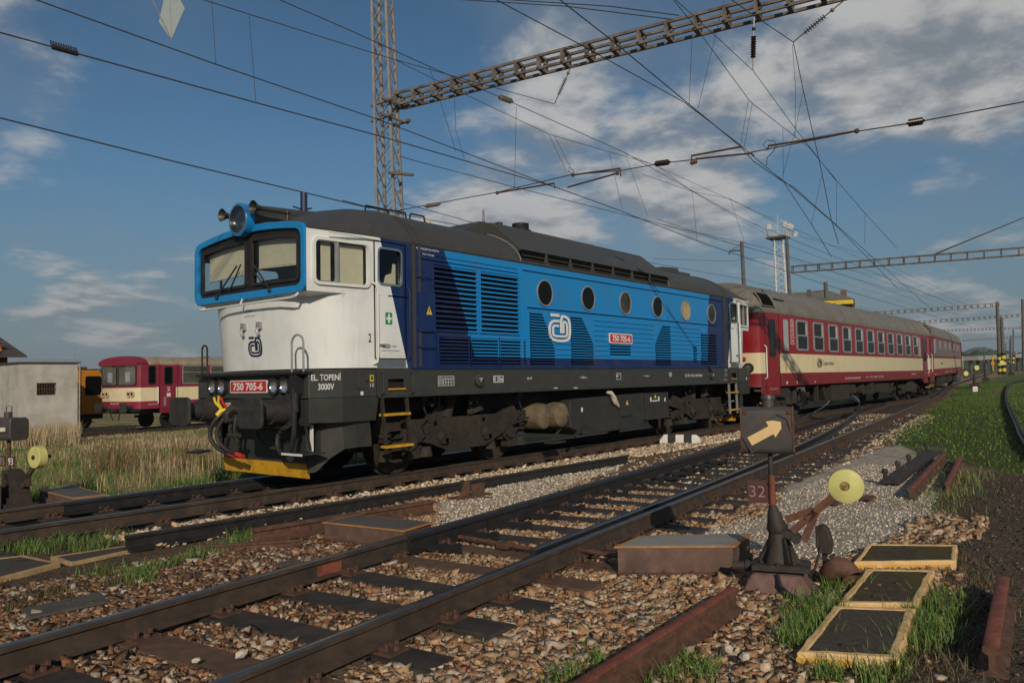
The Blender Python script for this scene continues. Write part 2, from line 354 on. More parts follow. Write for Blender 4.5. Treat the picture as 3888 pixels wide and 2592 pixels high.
# ------------------------------------------------------------ ground
_rx = np.array([-14, -4, -1.1, 3.4, 6.6, 11.2, 16.8, 26, 32, 68]); _ry = np.array([-7.2, -6.38, -6.1, -5.63, -5.22, -4.75, -4.12, -3.0, -2.35, 1.9])
_pf = np.polyfit(_rx, _ry, 2)
def t2r(x): return np.polyval(_pf, x)                       # right-hand rail of the near track
def t2c(x): return t2r(x)+.755
def t1c(x): return np.where(np.asarray(x) > 40, .0875*(np.asarray(x, float)-41)+.0875*np.exp(-np.maximum(np.asarray(x, float)-40, 0)), 0.)
def inpoly(x, y, P):
    r = np.zeros(np.shape(x), bool); j = len(P)-1
    for i in range(len(P)):
        a, b = P[i], P[j]; r ^= ((a[1] > y) != (b[1] > y)) & (x < (b[0]-a[0])*(y-a[1])/(b[1]-a[1]+1e-12)+a[0]); j = i
    return r
def gpoly(pts, z=-.2): return [tuple(G(u, v, z)[:2]) for u, v in pts]
GREEN = gpoly([(2030, 1015), (2105, 965), (2180, 915), (2225, 886), (2290, 872), (2420, 880), (2500, 1100), (2320, 1085), (2230, 1068), (2150, 1045), (2080, 1030)])
DIRT = gpoly([(2190, 1160), (2260, 1110), (2420, 1080), (2600, 1300), (2600, 1700), (2150, 1700), (2190, 1500), (2230, 1360), (2180, 1270)])
DEAD = gpoly([(2150, 1120), (2240, 1080), (2340, 1090), (2290, 1250), (2310, 1400), (2230, 1600), (1850, 1600), (2110, 1400), (2200, 1250), (2110, 1215)])
FINE = gpoly([(1000, 1215), (1010, 1155), (1400, 1040), (1640, 970), (1700, 985), (1500, 1045), (1250, 1145)])
FINER = gpoly([(1560, 1230), (1760, 1180), (1800, 1115), (1960, 1060), (2060, 1015), (2190, 1030), (2180, 1100), (2130, 1180), (2060, 1235), (1930, 1280), (1830, 1290)])
def rise(x): return 1.1*(1-np.exp(-np.maximum(np.asarray(x, float)-38, 0)/60.))*sst(np.asarray(x, float), 36, 60)
def gz(x, y):
    z = -.2+.02*(fbm(x*1.3, y*1.3)-.5)
    z = z+.035*np.exp(-((y+2.6)/.9)**2)*sst(x, -1, 2)
    z = z-.026*np.clip(y-3, 0, 34)
    z = z+rise(x)
    return z
xs = np.concatenate([[-3000, -900, -300, -100, -40, -20, -12], np.arange(-8, 14, .11), np.arange(14, 60, .5), [62, 66, 72, 80, 95, 115, 150, 220, 400, 900, 3000]])
ys = np.concatenate([[-3000, -900, -300, -100, -45, -25, -16], np.arange(-12, 4.2, .11), np.arange(4.2, 46, .45), [48, 55, 65, 80, 110, 200, 400, 900, 3000]])
gx, gy = np.meshgrid(xs, ys, indexing='ij'); X, Y = gx.ravel(), gy.ravel(); Zg = gz(X, Y)
nz = fbm(X*3.1, Y*3.1); nb = fbm(X*.7+9, Y*.7+4)
def lerp(c, d, t): return c*(1-t[:, None])+np.array(d)[None]*t[:, None]
C_ = np.tile(np.array((.20, .135, .085)), (len(X), 1))
C_ = lerp(C_, (.22, .165, .11), sst(nz, .40, .65)*.8)                                       # brown track ballast
C_ = lerp(C_, (.10, .068, .045), sst(-X, .2, 2.5)*sst(Y, -5.2, -4.3)*.75)
jx, jy = X+(nz-.5)*.5, Y+(nb-.5)*.4
for P, c in ((FINE, (.54, .45, .34)), (FINER, (.50, .44, .36)), (DEAD, (.115, .088, .058)), (DIRT, (.115, .088, .062)), (GREEN, (.075, .10, .03))):
    C_ = lerp(C_, c, inpoly(jx, jy, P).astype(float)*(.75+.25*sst(nz, .3, .6)))
t1d = np.abs(Y-t1c(X)); t2d = np.abs(Y-t2c(X))
C_ = lerp(C_, (.024, .02, .017), sst(-t1d, -1.05, -.8))
C_ = lerp(C_, (.045, .036, .029), sst(-t2d, -1.05, -.8)*sst(X, 0, 6)*.75)
C_ = lerp(C_, (.36, .31, .26), sst(Y, .95, 1.2)*sst(-Y, -2.5, -1.9)*(Y < 4)*.9)
C_ = lerp(C_, (.40, .30, .15), sst(jy, 1.9, 2.4)*sst(X, -60, -40)); C_ = lerp(C_, (.15, .17, .055), sst(jy, 1.9, 2.4)*sst(nb, .45, .6)*.7)
farm = sst(X, 30, 45)*(Y < 60); C_ = lerp(C_, (.13, .16, .05), farm*sst(t2d, 1.5, 3)*sst(t1d, 1.5, 3)*.85); C_ = lerp(C_, (.24, .19, .14), farm*sst(nb, .52, .6)*.7)
gm = bpy.data.materials.new('ground_soil'); gm.use_nodes = True; n_ = NT(gm.node_tree); b_ = gm.node_tree.nodes['Principled BSDF']
at = n_.n('ShaderNodeAttribute', attribute_name='tint'); tcg = n_.n('ShaderNodeTexCoord')
def voro(scale, out='Color'):
    v = n_.n('ShaderNodeTexVoronoi'); v.inputs['Scale'].default_value = scale; n_.l(tcg.outputs['Object'], v.inputs['Vector']); return v
v1, v2 = voro(38), voro(90)
sp1 = n_.n('ShaderNodeSeparateColor'); n_.l(v1.outputs['Color'], sp1.inputs[0]); sp2 = n_.n('ShaderNodeSeparateColor'); n_.l(v2.outputs['Color'], sp2.inputs[0])
br = n_.m('ADD', n_.m('MULTIPLY', sp1.outputs[0], .55), n_.m('ADD', n_.m('MULTIPLY', sp2.outputs[0], .55), n_.m('MULTIPLY', n_.noise(tcg.outputs['Object'], 5, 6, .6), .5)))
cc = n_.n('ShaderNodeCombineColor'); n_.l(br, cc.inputs[0]); n_.l(n_.m('MULTIPLY', br, n_.m('ADD', .96, n_.m('MULTIPLY', sp1.outputs[1], .06))), cc.inputs[1]); n_.l(n_.m('MULTIPLY', br, n_.m('ADD', .88, n_.m('MULTIPLY', sp2.outputs[1], .2))), cc.inputs[2])
mu = n_.n('ShaderNodeMix', data_type='RGBA', blend_type='MULTIPLY'); mu.inputs[0].default_value = 1; n_.l(at.outputs['Color'], mu.inputs[6]); n_.l(cc.outputs[0], mu.inputs[7])
n_.l(mu.outputs[2], b_.inputs['Base Color']); b_.inputs['Roughness'].default_value = .95; b_.inputs['Specular IOR Level'].default_value = .15
bp = n_.n('ShaderNodeBump'); bp.inputs['Strength'].default_value = .7; bp.inputs['Distance'].default_value = .015
n_.l(n_.m('ADD', n_.m('MULTIPLY', v1.outputs['Distance'], -1.), n_.m('MULTIPLY', v2.outputs['Distance'], -.8)), bp.inputs['Height']); n_.l(bp.outputs[0], b_.inputs['Normal'])
nx, ny = len(xs), len(ys); ii = np.arange(nx*ny).reshape(nx, ny)
Fq = np.stack([ii[:-1, :-1].ravel(), ii[1:, :-1].ravel(), ii[1:, 1:].ravel(), ii[:-1, 1:].ravel()], 1)
bulk('ground', np.stack([X, Y, Zg], 1), Fq, gm, C_, True, kind='structure')
# ------------------------------------------------------------ loose stones
_ph = (1+5**.5)/2
ICO = np.array([(-1, _ph, 0), (1, _ph, 0), (-1, -_ph, 0), (1, -_ph, 0), (0, -1, _ph), (0, 1, _ph), (0, -1, -_ph), (0, 1, -_ph), (_ph, 0, -1), (_ph, 0, 1), (-_ph, 0, -1), (-_ph, 0, 1)])/1.9
ICF = np.array([(0, 11, 5), (0, 5, 1), (0, 1, 7), (0, 7, 10), (0, 10, 11), (1, 5, 9), (5, 11, 4), (11, 10, 2), (10, 7, 6), (7, 1, 8), (3, 9, 4), (3, 4, 2), (3, 2, 6), (3, 6, 8), (3, 8, 9), (4, 9, 5), (2, 4, 11), (6, 2, 10), (8, 6, 7), (9, 8, 1)])
CUB = np.array([(-1, -1, -1), (1, -1, -1), (1, 1, -1), (-1, 1, -1), (-1, -1, 1), (1, -1, 1), (1, 1, 1), (-1, 1, 1)])*.72
CUF = np.array([(0, 2, 1), (0, 3, 2), (4, 5, 6), (4, 6, 7), (0, 1, 5), (0, 5, 4), (1, 2, 6), (1, 6, 5), (2, 3, 7), (2, 7, 6), (3, 0, 4), (3, 4, 7)])
STONE = attr_mat('stone', .9, .5, 45, .22, .2)
PALS = {'tan': [(.34, .225, .13), (.38, .275, .175), (.26, .16, .09), (.41, .32, .225), (.20, .105, .058), (.31, .25, .185), (.29, .15, .075), (.24, .14, .08)],
        'rust': [(.155, .085, .048), (.215, .125, .07), (.10, .058, .036), (.28, .185, .115), (.075, .048, .033), (.36, .29, .22), (.17, .075, .036)],
        'pale': [(.54, .45, .33), (.46, .36, .25), (.58, .51, .41), (.37, .26, .165), (.47, .32, .18)],
        'fine': [(.52, .44, .34), (.58, .52, .43), (.44, .35, .26), (.36, .31, .26)],
        'dark': [(.05, .042, .036), (.08, .062, .048), (.035, .03, .027), (.14, .11, .085)]}
def stones(name, x, y, r, pal, label, sink=.25, zoff=0.):
    n = len(x); a = rng.random(n)*2*math.pi; sc = np.stack([r*rng.uniform(.75, 1.35, n), r*rng.uniform(.6, 1.05, n), r*rng.uniform(.45, .85, n)], 1)
    b = (CUB[None]*(1+rng.uniform(-.35, .30, (n, 8, 1)))+rng.uniform(-.36, .36, (n, 8, 3)))*sc[:, None]
    tl = rng.normal(0, .45, (n, 2)); b[:, :, 2] += b[:, :, 0]*tl[:, :1]*.6+b[:, :, 1]*tl[:, 1:]*.6
    ca, sa = np.cos(a)[:, None], np.sin(a)[:, None]; vx = b[:, :, 0]*ca-b[:, :, 1]*sa; vy = b[:, :, 0]*sa+b[:, :, 1]*ca
    V = np.stack([vx+x[:, None], vy+y[:, None], b[:, :, 2]+(gz(x, y)+zoff+r*(.55-sink))[:, None]], 2).reshape(-1, 3)
    F = (CUF[None]+np.arange(n)[:, None, None]*8).reshape(-1, 3)
    pl = np.array(PALS[pal]) if isinstance(pal, str) else None
    if pl is None:
        c = np.empty((n, 3))
        for p in set(pal): k = np.array([q == p for q in pal]); pp = np.array(PALS[p]); c[k] = pp[rng.integers(0, len(pp), k.sum())]
    else: c = pl[rng.integers(0, len(pl), n)]
    c = c*rng.uniform(.75, 1.2, (n, 1)); c = np.repeat(c, 8, 0)
    return bulk(name, V, F, STONE, c*1.22, label=label, cat='ballast', kind='stuff')
def scatter(n, x0, x1, y0, y1): return rng.uniform(x0, x1, n), rng.uniform(y0, y1, n)
def near_sleeper(x, y):
    on = np.zeros(len(x), bool)
    return on
x, y = scatter(76000, -5.2, 4.5, -9.0, -1.9); dd_ = y-t2c(x)
keep = ~inpoly(x, y, FINE) & ~inpoly(x, y, FINER) & ~(inpoly(x, y, DIRT)) & ~((y > -2.6) & (x < -.4) & (x > -3.4)) & ~(inpoly(x, y, DEAD) & (rng.random(len(x)) < .93)) & (np.abs(np.abs(dd_)-.755) > .075)
SLP = .62
insl = (np.abs(dd_) < 1.25) & (np.abs(((x+.116*(y-t2c(x)) - (-7.6)+SLP/2) % SLP)-SLP/2) < np.where(x > .3, .175, .145))
keep &= ~insl
keep &= ~((np.abs(dd_) < .72) & (rng.random(len(x)) < .12))
x, y = x[keep], y[keep]; dd_ = y-t2c(x); big = np.where(dd_ < -1.0, 1.15, 1.)
pal = np.where((dd_ > .3) & (x < .6) & (rng.random(len(x)) < sst(-x, -1.2, 1.2)), 'rust', np.where((x < -1.8) & (dd_ > -.9) & (rng.random(len(x)) < .75), 'rust', 'tan'))
stones('ballast_stones', x, y, rng.uniform(.013, .029, len(x))*np.where(rng.random(len(x)) < .05, 1.6, 1)*big, list(pal), 'tan and rusty broken ballast stones around the near track', zoff=-.005+.012*(np.abs(dd_) < .72))
x, y = scatter(22000, 4.3, 26, -7.5, -1.2); dd_ = np.abs(y-t2c(x))
keep = ((dd_ < 2.1) & (dd_ > .85)) & ~inpoly(x, y, FINER) & (rng.random(len(x)) < sst(-dd_, -2.1, -1.2)) | ((dd_ < .68) & (np.abs(((x-(-7.6)+SLP/2) % SLP)-SLP/2) > .15))
keep &= (y < -1.75)
x, y = x[keep], y[keep]
stones('ballast_stones', x, y, rng.uniform(.018, .036, len(x)), 'pale', 'pale tan ballast stones along the near track further down', zoff=-.02)
x, y = scatter(6500, -1.9, 16, -2.15, -1.12); stones('ballast_stones', x, y, rng.uniform(.02, .045, len(x)), 'pale', 'strip of pale stones between the locomotive track and the dark spare rail', zoff=.015)
x, y = scatter(9000, -.2, 11, -3.9, -2.1); k = inpoly(x, y, FINE); x, y = x[k], y[k]; stones('gravel_grains', x, y, rng.uniform(.007, .018, len(x)), 'fine', 'fine pale gravel spread between the two tracks')
x, y = scatter(9000, .6, 9, -8.7, -6.0); k = inpoly(x, y, FINER); x, y = x[k], y[k]; stones('gravel_grains', x, y, rng.uniform(.006, .016, len(x)), 'fine', 'fine grey gravel spread to the right of the near track')
x, y = scatter(2600, 1.5, 5, -9.3, -7.6); k = inpoly(x, y, gpoly([(2080, 1210), (2140, 1185), (2270, 1190), (2250, 1240), (2130, 1250)])) ; x, y = x[k], y[k]; stones('ballast_stones', x, y, rng.uniform(.02, .045, len(x)), 'tan', 'heap of loose stones at the far end of the yellow cable covers')
x, y = scatter(5000, -3, 12, -11, -8.2); k = inpoly(x, y, DIRT); x, y = x[k], y[k]; stones('dirt_crumbs', x, y, rng.uniform(.006, .02, len(x)), 'dark', 'dark crumbs on the black dirt at the right edge')
x, y = scatter(1500, -6, 9, 1.0, 2.3); stones('ballast_stones', x, y, rng.uniform(.015, .035, len(x)), 'fine', 'grey gravel along the far side of the locomotive track')
# ------------------------------------------------------------ grass
GRASS = attr_mat('grass_blade', .75, 0, 30, .15, .25)
def grass(name, x, y, h, w, pal, label, lean=.35, parent=None):
    n = len(x); z = gz(x, y)-.02; a = rng.random(n)*2*math.pi; l = h*lean*rng.uniform(.3, 1.6, n); wx, wy = np.cos(a+1.57)*w/2, np.sin(a+1.57)*w/2
    lv = []
    for t, ww in ((0, 1.), (.55, .8), (1., .12)):
        ox, oy = np.cos(a)*l*t*t, np.sin(a)*l*t*t; zz = z+h*t*(1-.18*t*lean)
        lv += [np.stack([x+ox-wx*ww, y+oy-wy*ww, zz], 1), np.stack([x+ox+wx*ww, y+oy+wy*ww, zz], 1)]
    V = np.stack(lv, 1).reshape(-1, 3); F = (np.array([(0, 1, 3, 2), (2, 3, 5, 4)])[None]+np.arange(n)[:, None, None]*6).reshape(-1, 4)
    p = np.array(pal); c = p[rng.integers(0, len(p), n)]*rng.uniform(.7, 1.25, (n, 1))
    return bulk(name, V, F, GRASS, np.repeat(c, 6, 0), label=label, cat='grass', kind='stuff')
DRY = [(.46, .35, .20), (.52, .41, .26), (.38, .27, .15), (.30, .24, .12), (.42, .31, .21)]; GRN = [(.10, .18, .035), (.14, .23, .05), (.07, .125, .03), (.18, .23, .07)]
MIXD = DRY+GRN[:2]
x, y = scatter(110000, -9, 34, 2.4, 40); q = fbm(x*.45+3, y*.45); kp = (rng.random(len(x)) < np.where(y < 12, 1., .62)) & (x < 2+y*.85); x, y, q = x[kp], y[kp], q[kp]
g = q+.25*(fbm(x*2, y*2)-.5) > .535
grass('dry_grass', x[~g], y[~g], rng.uniform(.14, .46, (~g).sum())*np.clip(1.3-.045*y[~g], .32, 1), np.where(y[~g] > 10, .016, .010), DRY, 'tall dry straw coloured grass in the field on the left', .35)
grass('green_grass', x[g], y[g], rng.uniform(.08, .30, g.sum())*np.clip(1.3-.04*y[g], .4, 1), np.where(y[g] > 10, .02, .013), GRN+DRY[3:4], 'green weeds among the dry grass in the field on the left', .5)
x, y = scatter(9000, -4.5, 5.5, 2.0, 3.3); k = fbm(x*1.1, y*1.1) > .42; grass('green_grass', x[k], y[k], rng.uniform(.06, .26, k.sum()), .012, GRN, 'low green weeds along the far edge of the locomotive track', .6)
x, y = scatter(90000, 4, 70, -14.5, 4); k = inpoly(x+(fbm(x, y)-.5)*.9, y+(fbm(x+5, y)-.5)*.9, GREEN) & (fbm(x*1.6+7, y*1.6) > .25); grass('green_grass', x[k], y[k], rng.uniform(.03, .11, k.sum()), .022, [(.085, .18, .02), (.12, .22, .03), (.07, .14, .02)], 'lush green grass patch beside the far rails on the right', .5)
x, y = scatter(9000, 4, 16, 17, 27); tt = (np.stack([x, y], 1)-CP[None, :2])@FW[:2]; ss = (np.stack([x, y], 1)-CP[None, :2])@RT[:2]; k = (tt > 27) & (tt < 34) & (y > 16) & (ss/tt*CF/KD+1176 < 185); x, y = x[k], y[k]; grass('dry_grass', x, y, rng.uniform(.45, .95, len(x)), .02, DRY+[(.20, .20, .08)], 'taller dry grass and weeds before the pale building', .3)
def weeds(spots, n, label):
    xx, yy = [], []
    for (u, v) in spots: p = G(u, v, -.3); xx.append(rng.normal(p[0], .22, n)); yy.append(rng.normal(p[1], .30, n))
    xx, yy = np.concatenate(xx), np.concatenate(yy); grass('tall_weeds', xx, yy, rng.uniform(.3, .85, len(xx)), .012, [(.17, .095, .05), (.13, .08, .045), (.10, .12, .035), (.20, .13, .07)], label, .22)
weeds_spots = [(265, 1085), (250, 1060), (285, 1075), (440, 1070), (425, 1050), (455, 1085), (235, 1095), (320, 1060)]
weeds(weeds_spots, 55, 'tall brown seeded weeds standing in the dry grass on the left')
def clumps(name, spots, n, h, label, pal=GRN, spread=.12):
    xx, yy = [], []
    for (u, v) in spots:
        p = G(u, v, -.2); sp_ = spread*rng.uniform(.5, 1.4); xx.append(rng.normal(p[0], sp_, n)); yy.append(rng.normal(p[1], sp_, n))
    xx, yy = np.concatenate(xx), np.concatenate(yy); return grass(name, xx, yy, rng.uniform(h*.35, h, len(xx)), .007, pal, label, .65)
clumps('grass_tufts', [(30, 1255), (90, 1260), (150, 1255), (200, 1262), (240, 1240), (60, 1240), (10, 1270), (120, 1245)], 200, .17, 'green grass behind the cable covers on the left', spread=.14)
clumps('grass_tufts', [(300, 1325), (340, 1310), (390, 1300), (440, 1285), (490, 1270), (540, 1250), (560, 1235), (240, 1320), (330, 1335)], 130, .15, 'green grass tufts before the dark spare rail', spread=.09)
clumps('grass_tufts', [(180, 1350), (120, 1365), (40, 1400), (260, 1345), (60, 1380)], 130, .12, 'withered brown grass at the left edge', [(.10, .085, .04), (.07, .055, .04), (.13, .10, .05), (.08, .09, .03)], .10)
clumps('grass_tufts', [(1320, 1550), (1360, 1520), (1400, 1560), (1290, 1565), (1530, 1560), (1580, 1530), (1600, 1568), (1490, 1580), (1620, 1545)], 90, .15, 'green grass tufts around the near rusty rail', spread=.055)
clumps('grass_tufts', [(1850, 1420), (1880, 1440), (1830, 1450), (1900, 1400), (1860, 1470), (1910, 1370), (1930, 1345), (1820, 1485), (1870, 1400)], 140, .19, 'green grass on the left of the yellow cable covers', spread=.075)
clumps('grass_tufts', [(2110, 1420), (2140, 1440), (2120, 1470), (2150, 1400), (2170, 1380), (2100, 1490), (2180, 1420), (2160, 1460), (2060, 1540), (2000, 1560), (1900, 1560)], 130, .17, 'green grass on the right of the yellow cable covers', spread=.085)
clumps('grass_tufts', [(2190, 1350), (2220, 1320), (2240, 1400), (2200, 1470), (2230, 1290), (2180, 1250), (2150, 1550), (2180, 1510), (2260, 1340)], 170, .10, 'withered grass between the cable covers and the rusty rail', [(.16, .115, .07), (.12, .085, .055), (.10, .10, .04), (.20, .15, .09)], .13)
clumps('grass_tufts', [(2190, 1110), (2210, 1130), (2170, 1140), (2240, 1100), (2200, 1090), (2150, 1170)], 150, .20, 'weeds beside the spare rails on the right', GRN+DRY[2:4], .22)
clumps('grass_tufts', [(1490, 1420), (1500, 1450), (1460, 1430), (1350, 1480), (1110, 1475)], 40, .08, 'small green sprouts between the near stones', spread=.04)
# ------------------------------------------------------------ tracks
RP = [(-.07, -.155), (.07, -.155), (.07, -.143), (.012, -.122), (.012, -.048), (.036, -.034), (.036, -.006), (.028, 0), (-.028, 0), (-.036, -.006), (-.036, -.034), (-.012, -.048), (-.012, -.122), (-.07, -.143)]
def rail_mb(pts, mb=None, top=1, prof=RP, z=0.):
    mb = mb or MB(); rings = []; pts = [np.array(p, float) for p in pts]
    for i, p in enumerate(pts):
        d = nrm((pts[min(i+1, len(pts)-1)]-pts[max(i-1, 0)])[:2]); n2 = np.array((d[1], -d[0])); zz = p[2] if len(p) > 2 else z+float(rise(p[0]))
        rings.append([(p[0]+n2[0]*a, p[1]+n2[1]*a, zz+b) for a, b in prof])
    n = len(prof); vs = [q for r in rings for q in r]; o = len(mb.v); mb.v += vs
    for i in range(len(rings)-1):
        for j in range(n):
            k = (j+1) % n; mb.f.append((o+i*n+j, o+i*n+k, o+(i+1)*n+k, o+(i+1)*n+j)); mb.mi.append(top if j in (6, 7, 8) else 0)
    for r0 in (0, (len(rings)-1)*n): mb.f.append(tuple(o+r0+j for j in range(n))); mb.mi.append(0)
    return mb
def pl(f, x0, x1, s=1.): return [(x, float(f(x))) for x in np.append(np.arange(x0, x1, s), x1)]
def offs(pts, d):
    P = np.array(pts); t = np.gradient(P, axis=0); t /= np.linalg.norm(t, axis=1)[:, None]; return [(a[0]-b[1]*d, a[1]+b[0]*d) for a, b in zip(P, t)]
def sleeper_mesh(L, mat, nm='sleeper'):
    mb = MB(); mb.box(-.14, .14, -L/2, L/2, -.16, 0); return mb.build(nm, mat, bevel=.012)
def plate_mesh(mat=RUST):
    mb = MB(); mb.box(-.085, .085, -.18, .18, 0, .018)
    for s in (-1, 1):
        for q in (-1, 1): mb.cyl((q*.045, s*.115, .018), (q*.045, s*.115, .06), .016, n=6); mb.box(q*.045-.022, q*.045+.022, s*.092-.02, s*.092+.02, .018, .042)
        mb.cyl((0, s*.15, .018), (0, s*.15, .045), .02, n=6)
    return mb.build('baseplate', mat)
def track(label, cf, x0, x1, spx0, spx1, rails, group, topmat=RAILT, long_from=None, brown=()):
    root = thing('railway_track', (0, 0, 0), label, 'railway track', group)
    for pts in rails: rail_mb(pts).build('rail', [RAILM, topmat], root, True)
    protos = {}; xi = spx0; k = 0
    while xi < spx1:
        yc = float(cf(xi)); an = math.atan((float(cf(xi+.1))-yc)/.1); L = 2.6
        if long_from is not None and xi > long_from: L = 2.6+min(2.2, .055*(xi-long_from))
        key = (round(L, 1), k in brown)
        if key not in protos:
            o = sleeper_mesh(L, WOODB if key[1] else WOOD); protos[key] = o
            for s in (-1, 1):
                b = plate_mesh(); b.parent = o; b.location = (0, s*.755+(0 if L < 2.7 else -(L-2.6)/2), .002)
        else: o = dup(protos[key])
        o.parent = root; o.location = (xi, yc+(L-2.6)/2, -.172+random.uniform(-.006, .006)); o.rotation_euler = (random.uniform(-.01, .01), 0, an+random.uniform(-.015, .015)); o.scale = (random.uniform(.92, 1.08), random.uniform(.97, 1.03), 1)
        xi += SLP; k += 1
    return root
c1 = pl(lambda x: t1c(x), -16, 140, 2.)
trk1 = track('dark greasy track carrying the blue locomotive and its coaches', t1c, -16, 140, -9.8, 44, [offs(c1, .755), offs(c1, -.755)], 'railway tracks')
rail_mb(offs(pl(lambda x: t1c(x), -1.6, 16, 1.), .67), z=-.004).build('switch_blade', [RAILD, RAILD], trk1, True)
c2 = pl(t2c, -14, 150, 2.)
trk2 = track('near track with wooden sleepers crossing the foreground beside the lever stand', t2c, -14, 150, -7.6, 48, [offs(pl(t2c, -14, .9, 1.), .755)+[], offs(c2, -.755)], 'railway tracks', long_from=1., brown=(3, 7, 11, 12))
stock = [(x, float(t2c(x))+.76+.0024*max(x-1.2, 0)**2+.06*float(sst(x, -1, 4))) for x in np.arange(.9, 46, 1.)]
rail_mb(stock).build('stock_rail', [RAILM, RAILT], trk2, True)
bl = [(x, float(t2c(x))+.76-.055*float(sst(-x, -4, .7))-.0) for x in np.append(np.arange(-.7, 4, .6), np.arange(4, 150, 2.))]
rail_mb(bl, z=-.003).build('switch_blade', [RAILD, RAILD], trk2, True)
br_ = [(x, float(t2r(x))+.16+.0024*max(x-1.2, 0)**2) for x in np.append(np.arange(-.5, 6, .8), np.arange(6, 46, 1.5))]
rail_mb(br_, z=-.003).build('switch_blade', [RAILD, RAILT], trk2, True)
sp_m = None
for i in range(14):                       # greased plates the blade slides on
    xx = -.45+i*SLP; yy = float(t2c(xx))+.755-.24
    if sp_m is None: mb = MB(); mb.box(-.08, .08, -.13, .13, 0, .035); mb.box(-.075, .075, -.08, .1, .035, .045); mb.box(-.02, .02, -.20, -.13, 0, .08); sp_m = mb.build('slide_plate', RAILD)
    o = sp_m if i == 0 else sp_m.copy()
    if i: COL.objects.link(o)
    o.parent = trk2; o.location = (xx+.05, yy, -.165); o.rotation_euler = (0, 0, .1)
mb = MB(); mb.cyl((-.02, float(t2c(0))+.62, -.12), (-.08, float(t2c(0))-.62, -.12), .022, n=8); mb.cyl((.1, float(t2c(0))-.3, -.10), (.04, float(t2c(0))-1.3, -.10), .02, n=8); mb.box(-.1, .0, float(t2c(0))-.05, float(t2c(0))+.08, -.15, -.1)
mb.build('stretcher_bar', RUST, trk2)
mb = MB(); mb.box(-1.78, -1.55, float(t2c(-1.6))+.755-.05, float(t2c(-1.6))+.755-.016, -.13, -.05); mb.build('joint_bar', RUSTR, trk2)
tr3 = [G(u, v, 0.)[:2] for u, v in [(2500, 1140), (2352, 1000), (2335, 960), (2318, 930), (2310, 905), (2313, 895), (2330, 888), (2360, 884), (2420, 880)]]
root = thing('railway_track', (0, 0, 0), 'curved single rail bending through the grass at the far right', 'railway track', 'railway tracks')
rail_mb([tuple(p) for p in smooth(tr3)]).build('rail', [RAILD, RAILM], root, True)
# ------------------------------------------------------------ locomotive (front at x = 0, near side y = -1.5)
LO = thing('diesel_locomotive', (0, 0, 0), 'blue and white diesel locomotive with dark grey roof and round windows heading the train', 'locomotive')
XM = 8.06
def side(x, z, d=0.): return (x, -1.5-d, z)
def fsd(x, z, d=0.): return (x, 1.5+d, z)
def wrap(mp, k):       # the rear cab is the front cab turned about
    if not k: return mp
    return lambda a, b, d=0.: (2*XM-mp(a, b, d)[0], -mp(a, b, d)[1], mp(a, b, d)[2])
def archz(y, z): return z+.125*max(0, 1-(y/1.36)**2)*(z-2.66)/.86
def front(y, z, d=0.): return (.54-d, y, archz(y, z))
def xs0(z): return .70-.09*(min(z, 2.6)-1.62)/.93
def nose_ring(z):
    hp = [(0, 0), (.006, .35), (.02, .65), (.07, .92), (.17, 1.15), (.33, 1.33), (.55, 1.45), (.85, 1.497), (1.25, 1.5)]; x0 = xs0(z)
    r = [(x0+a, -b) for a, b in hp]+[(2.3, -1.5), (2.3, 1.5)]+[(x0+a, b) for a, b in hp[:0:-1]]; return r
def nose_x(y, z):
    hp = [(0, 0), (.35, .006), (.65, .02), (.92, .07), (1.15, .17), (1.33, .33), (1.45, .55)]; return xs0(z)+float(np.interp(abs(y), [h[0] for h in hp], [h[1] for h in hp]))
def nose(y, z, d=0.): return (nose_x(y, z)-d, y, z)
def roofB(y, hw=1.5): return 3.47+.68*max(0., 1-(abs(y)/hw)**2)**.58
def roofA(y, hw=1.37): return 3.50+.17*max(0., 1-(abs(y)/hw)**2)**.6
YS = [math.sin(t) for t in np.linspace(-math.pi/2, math.pi/2, 25)]
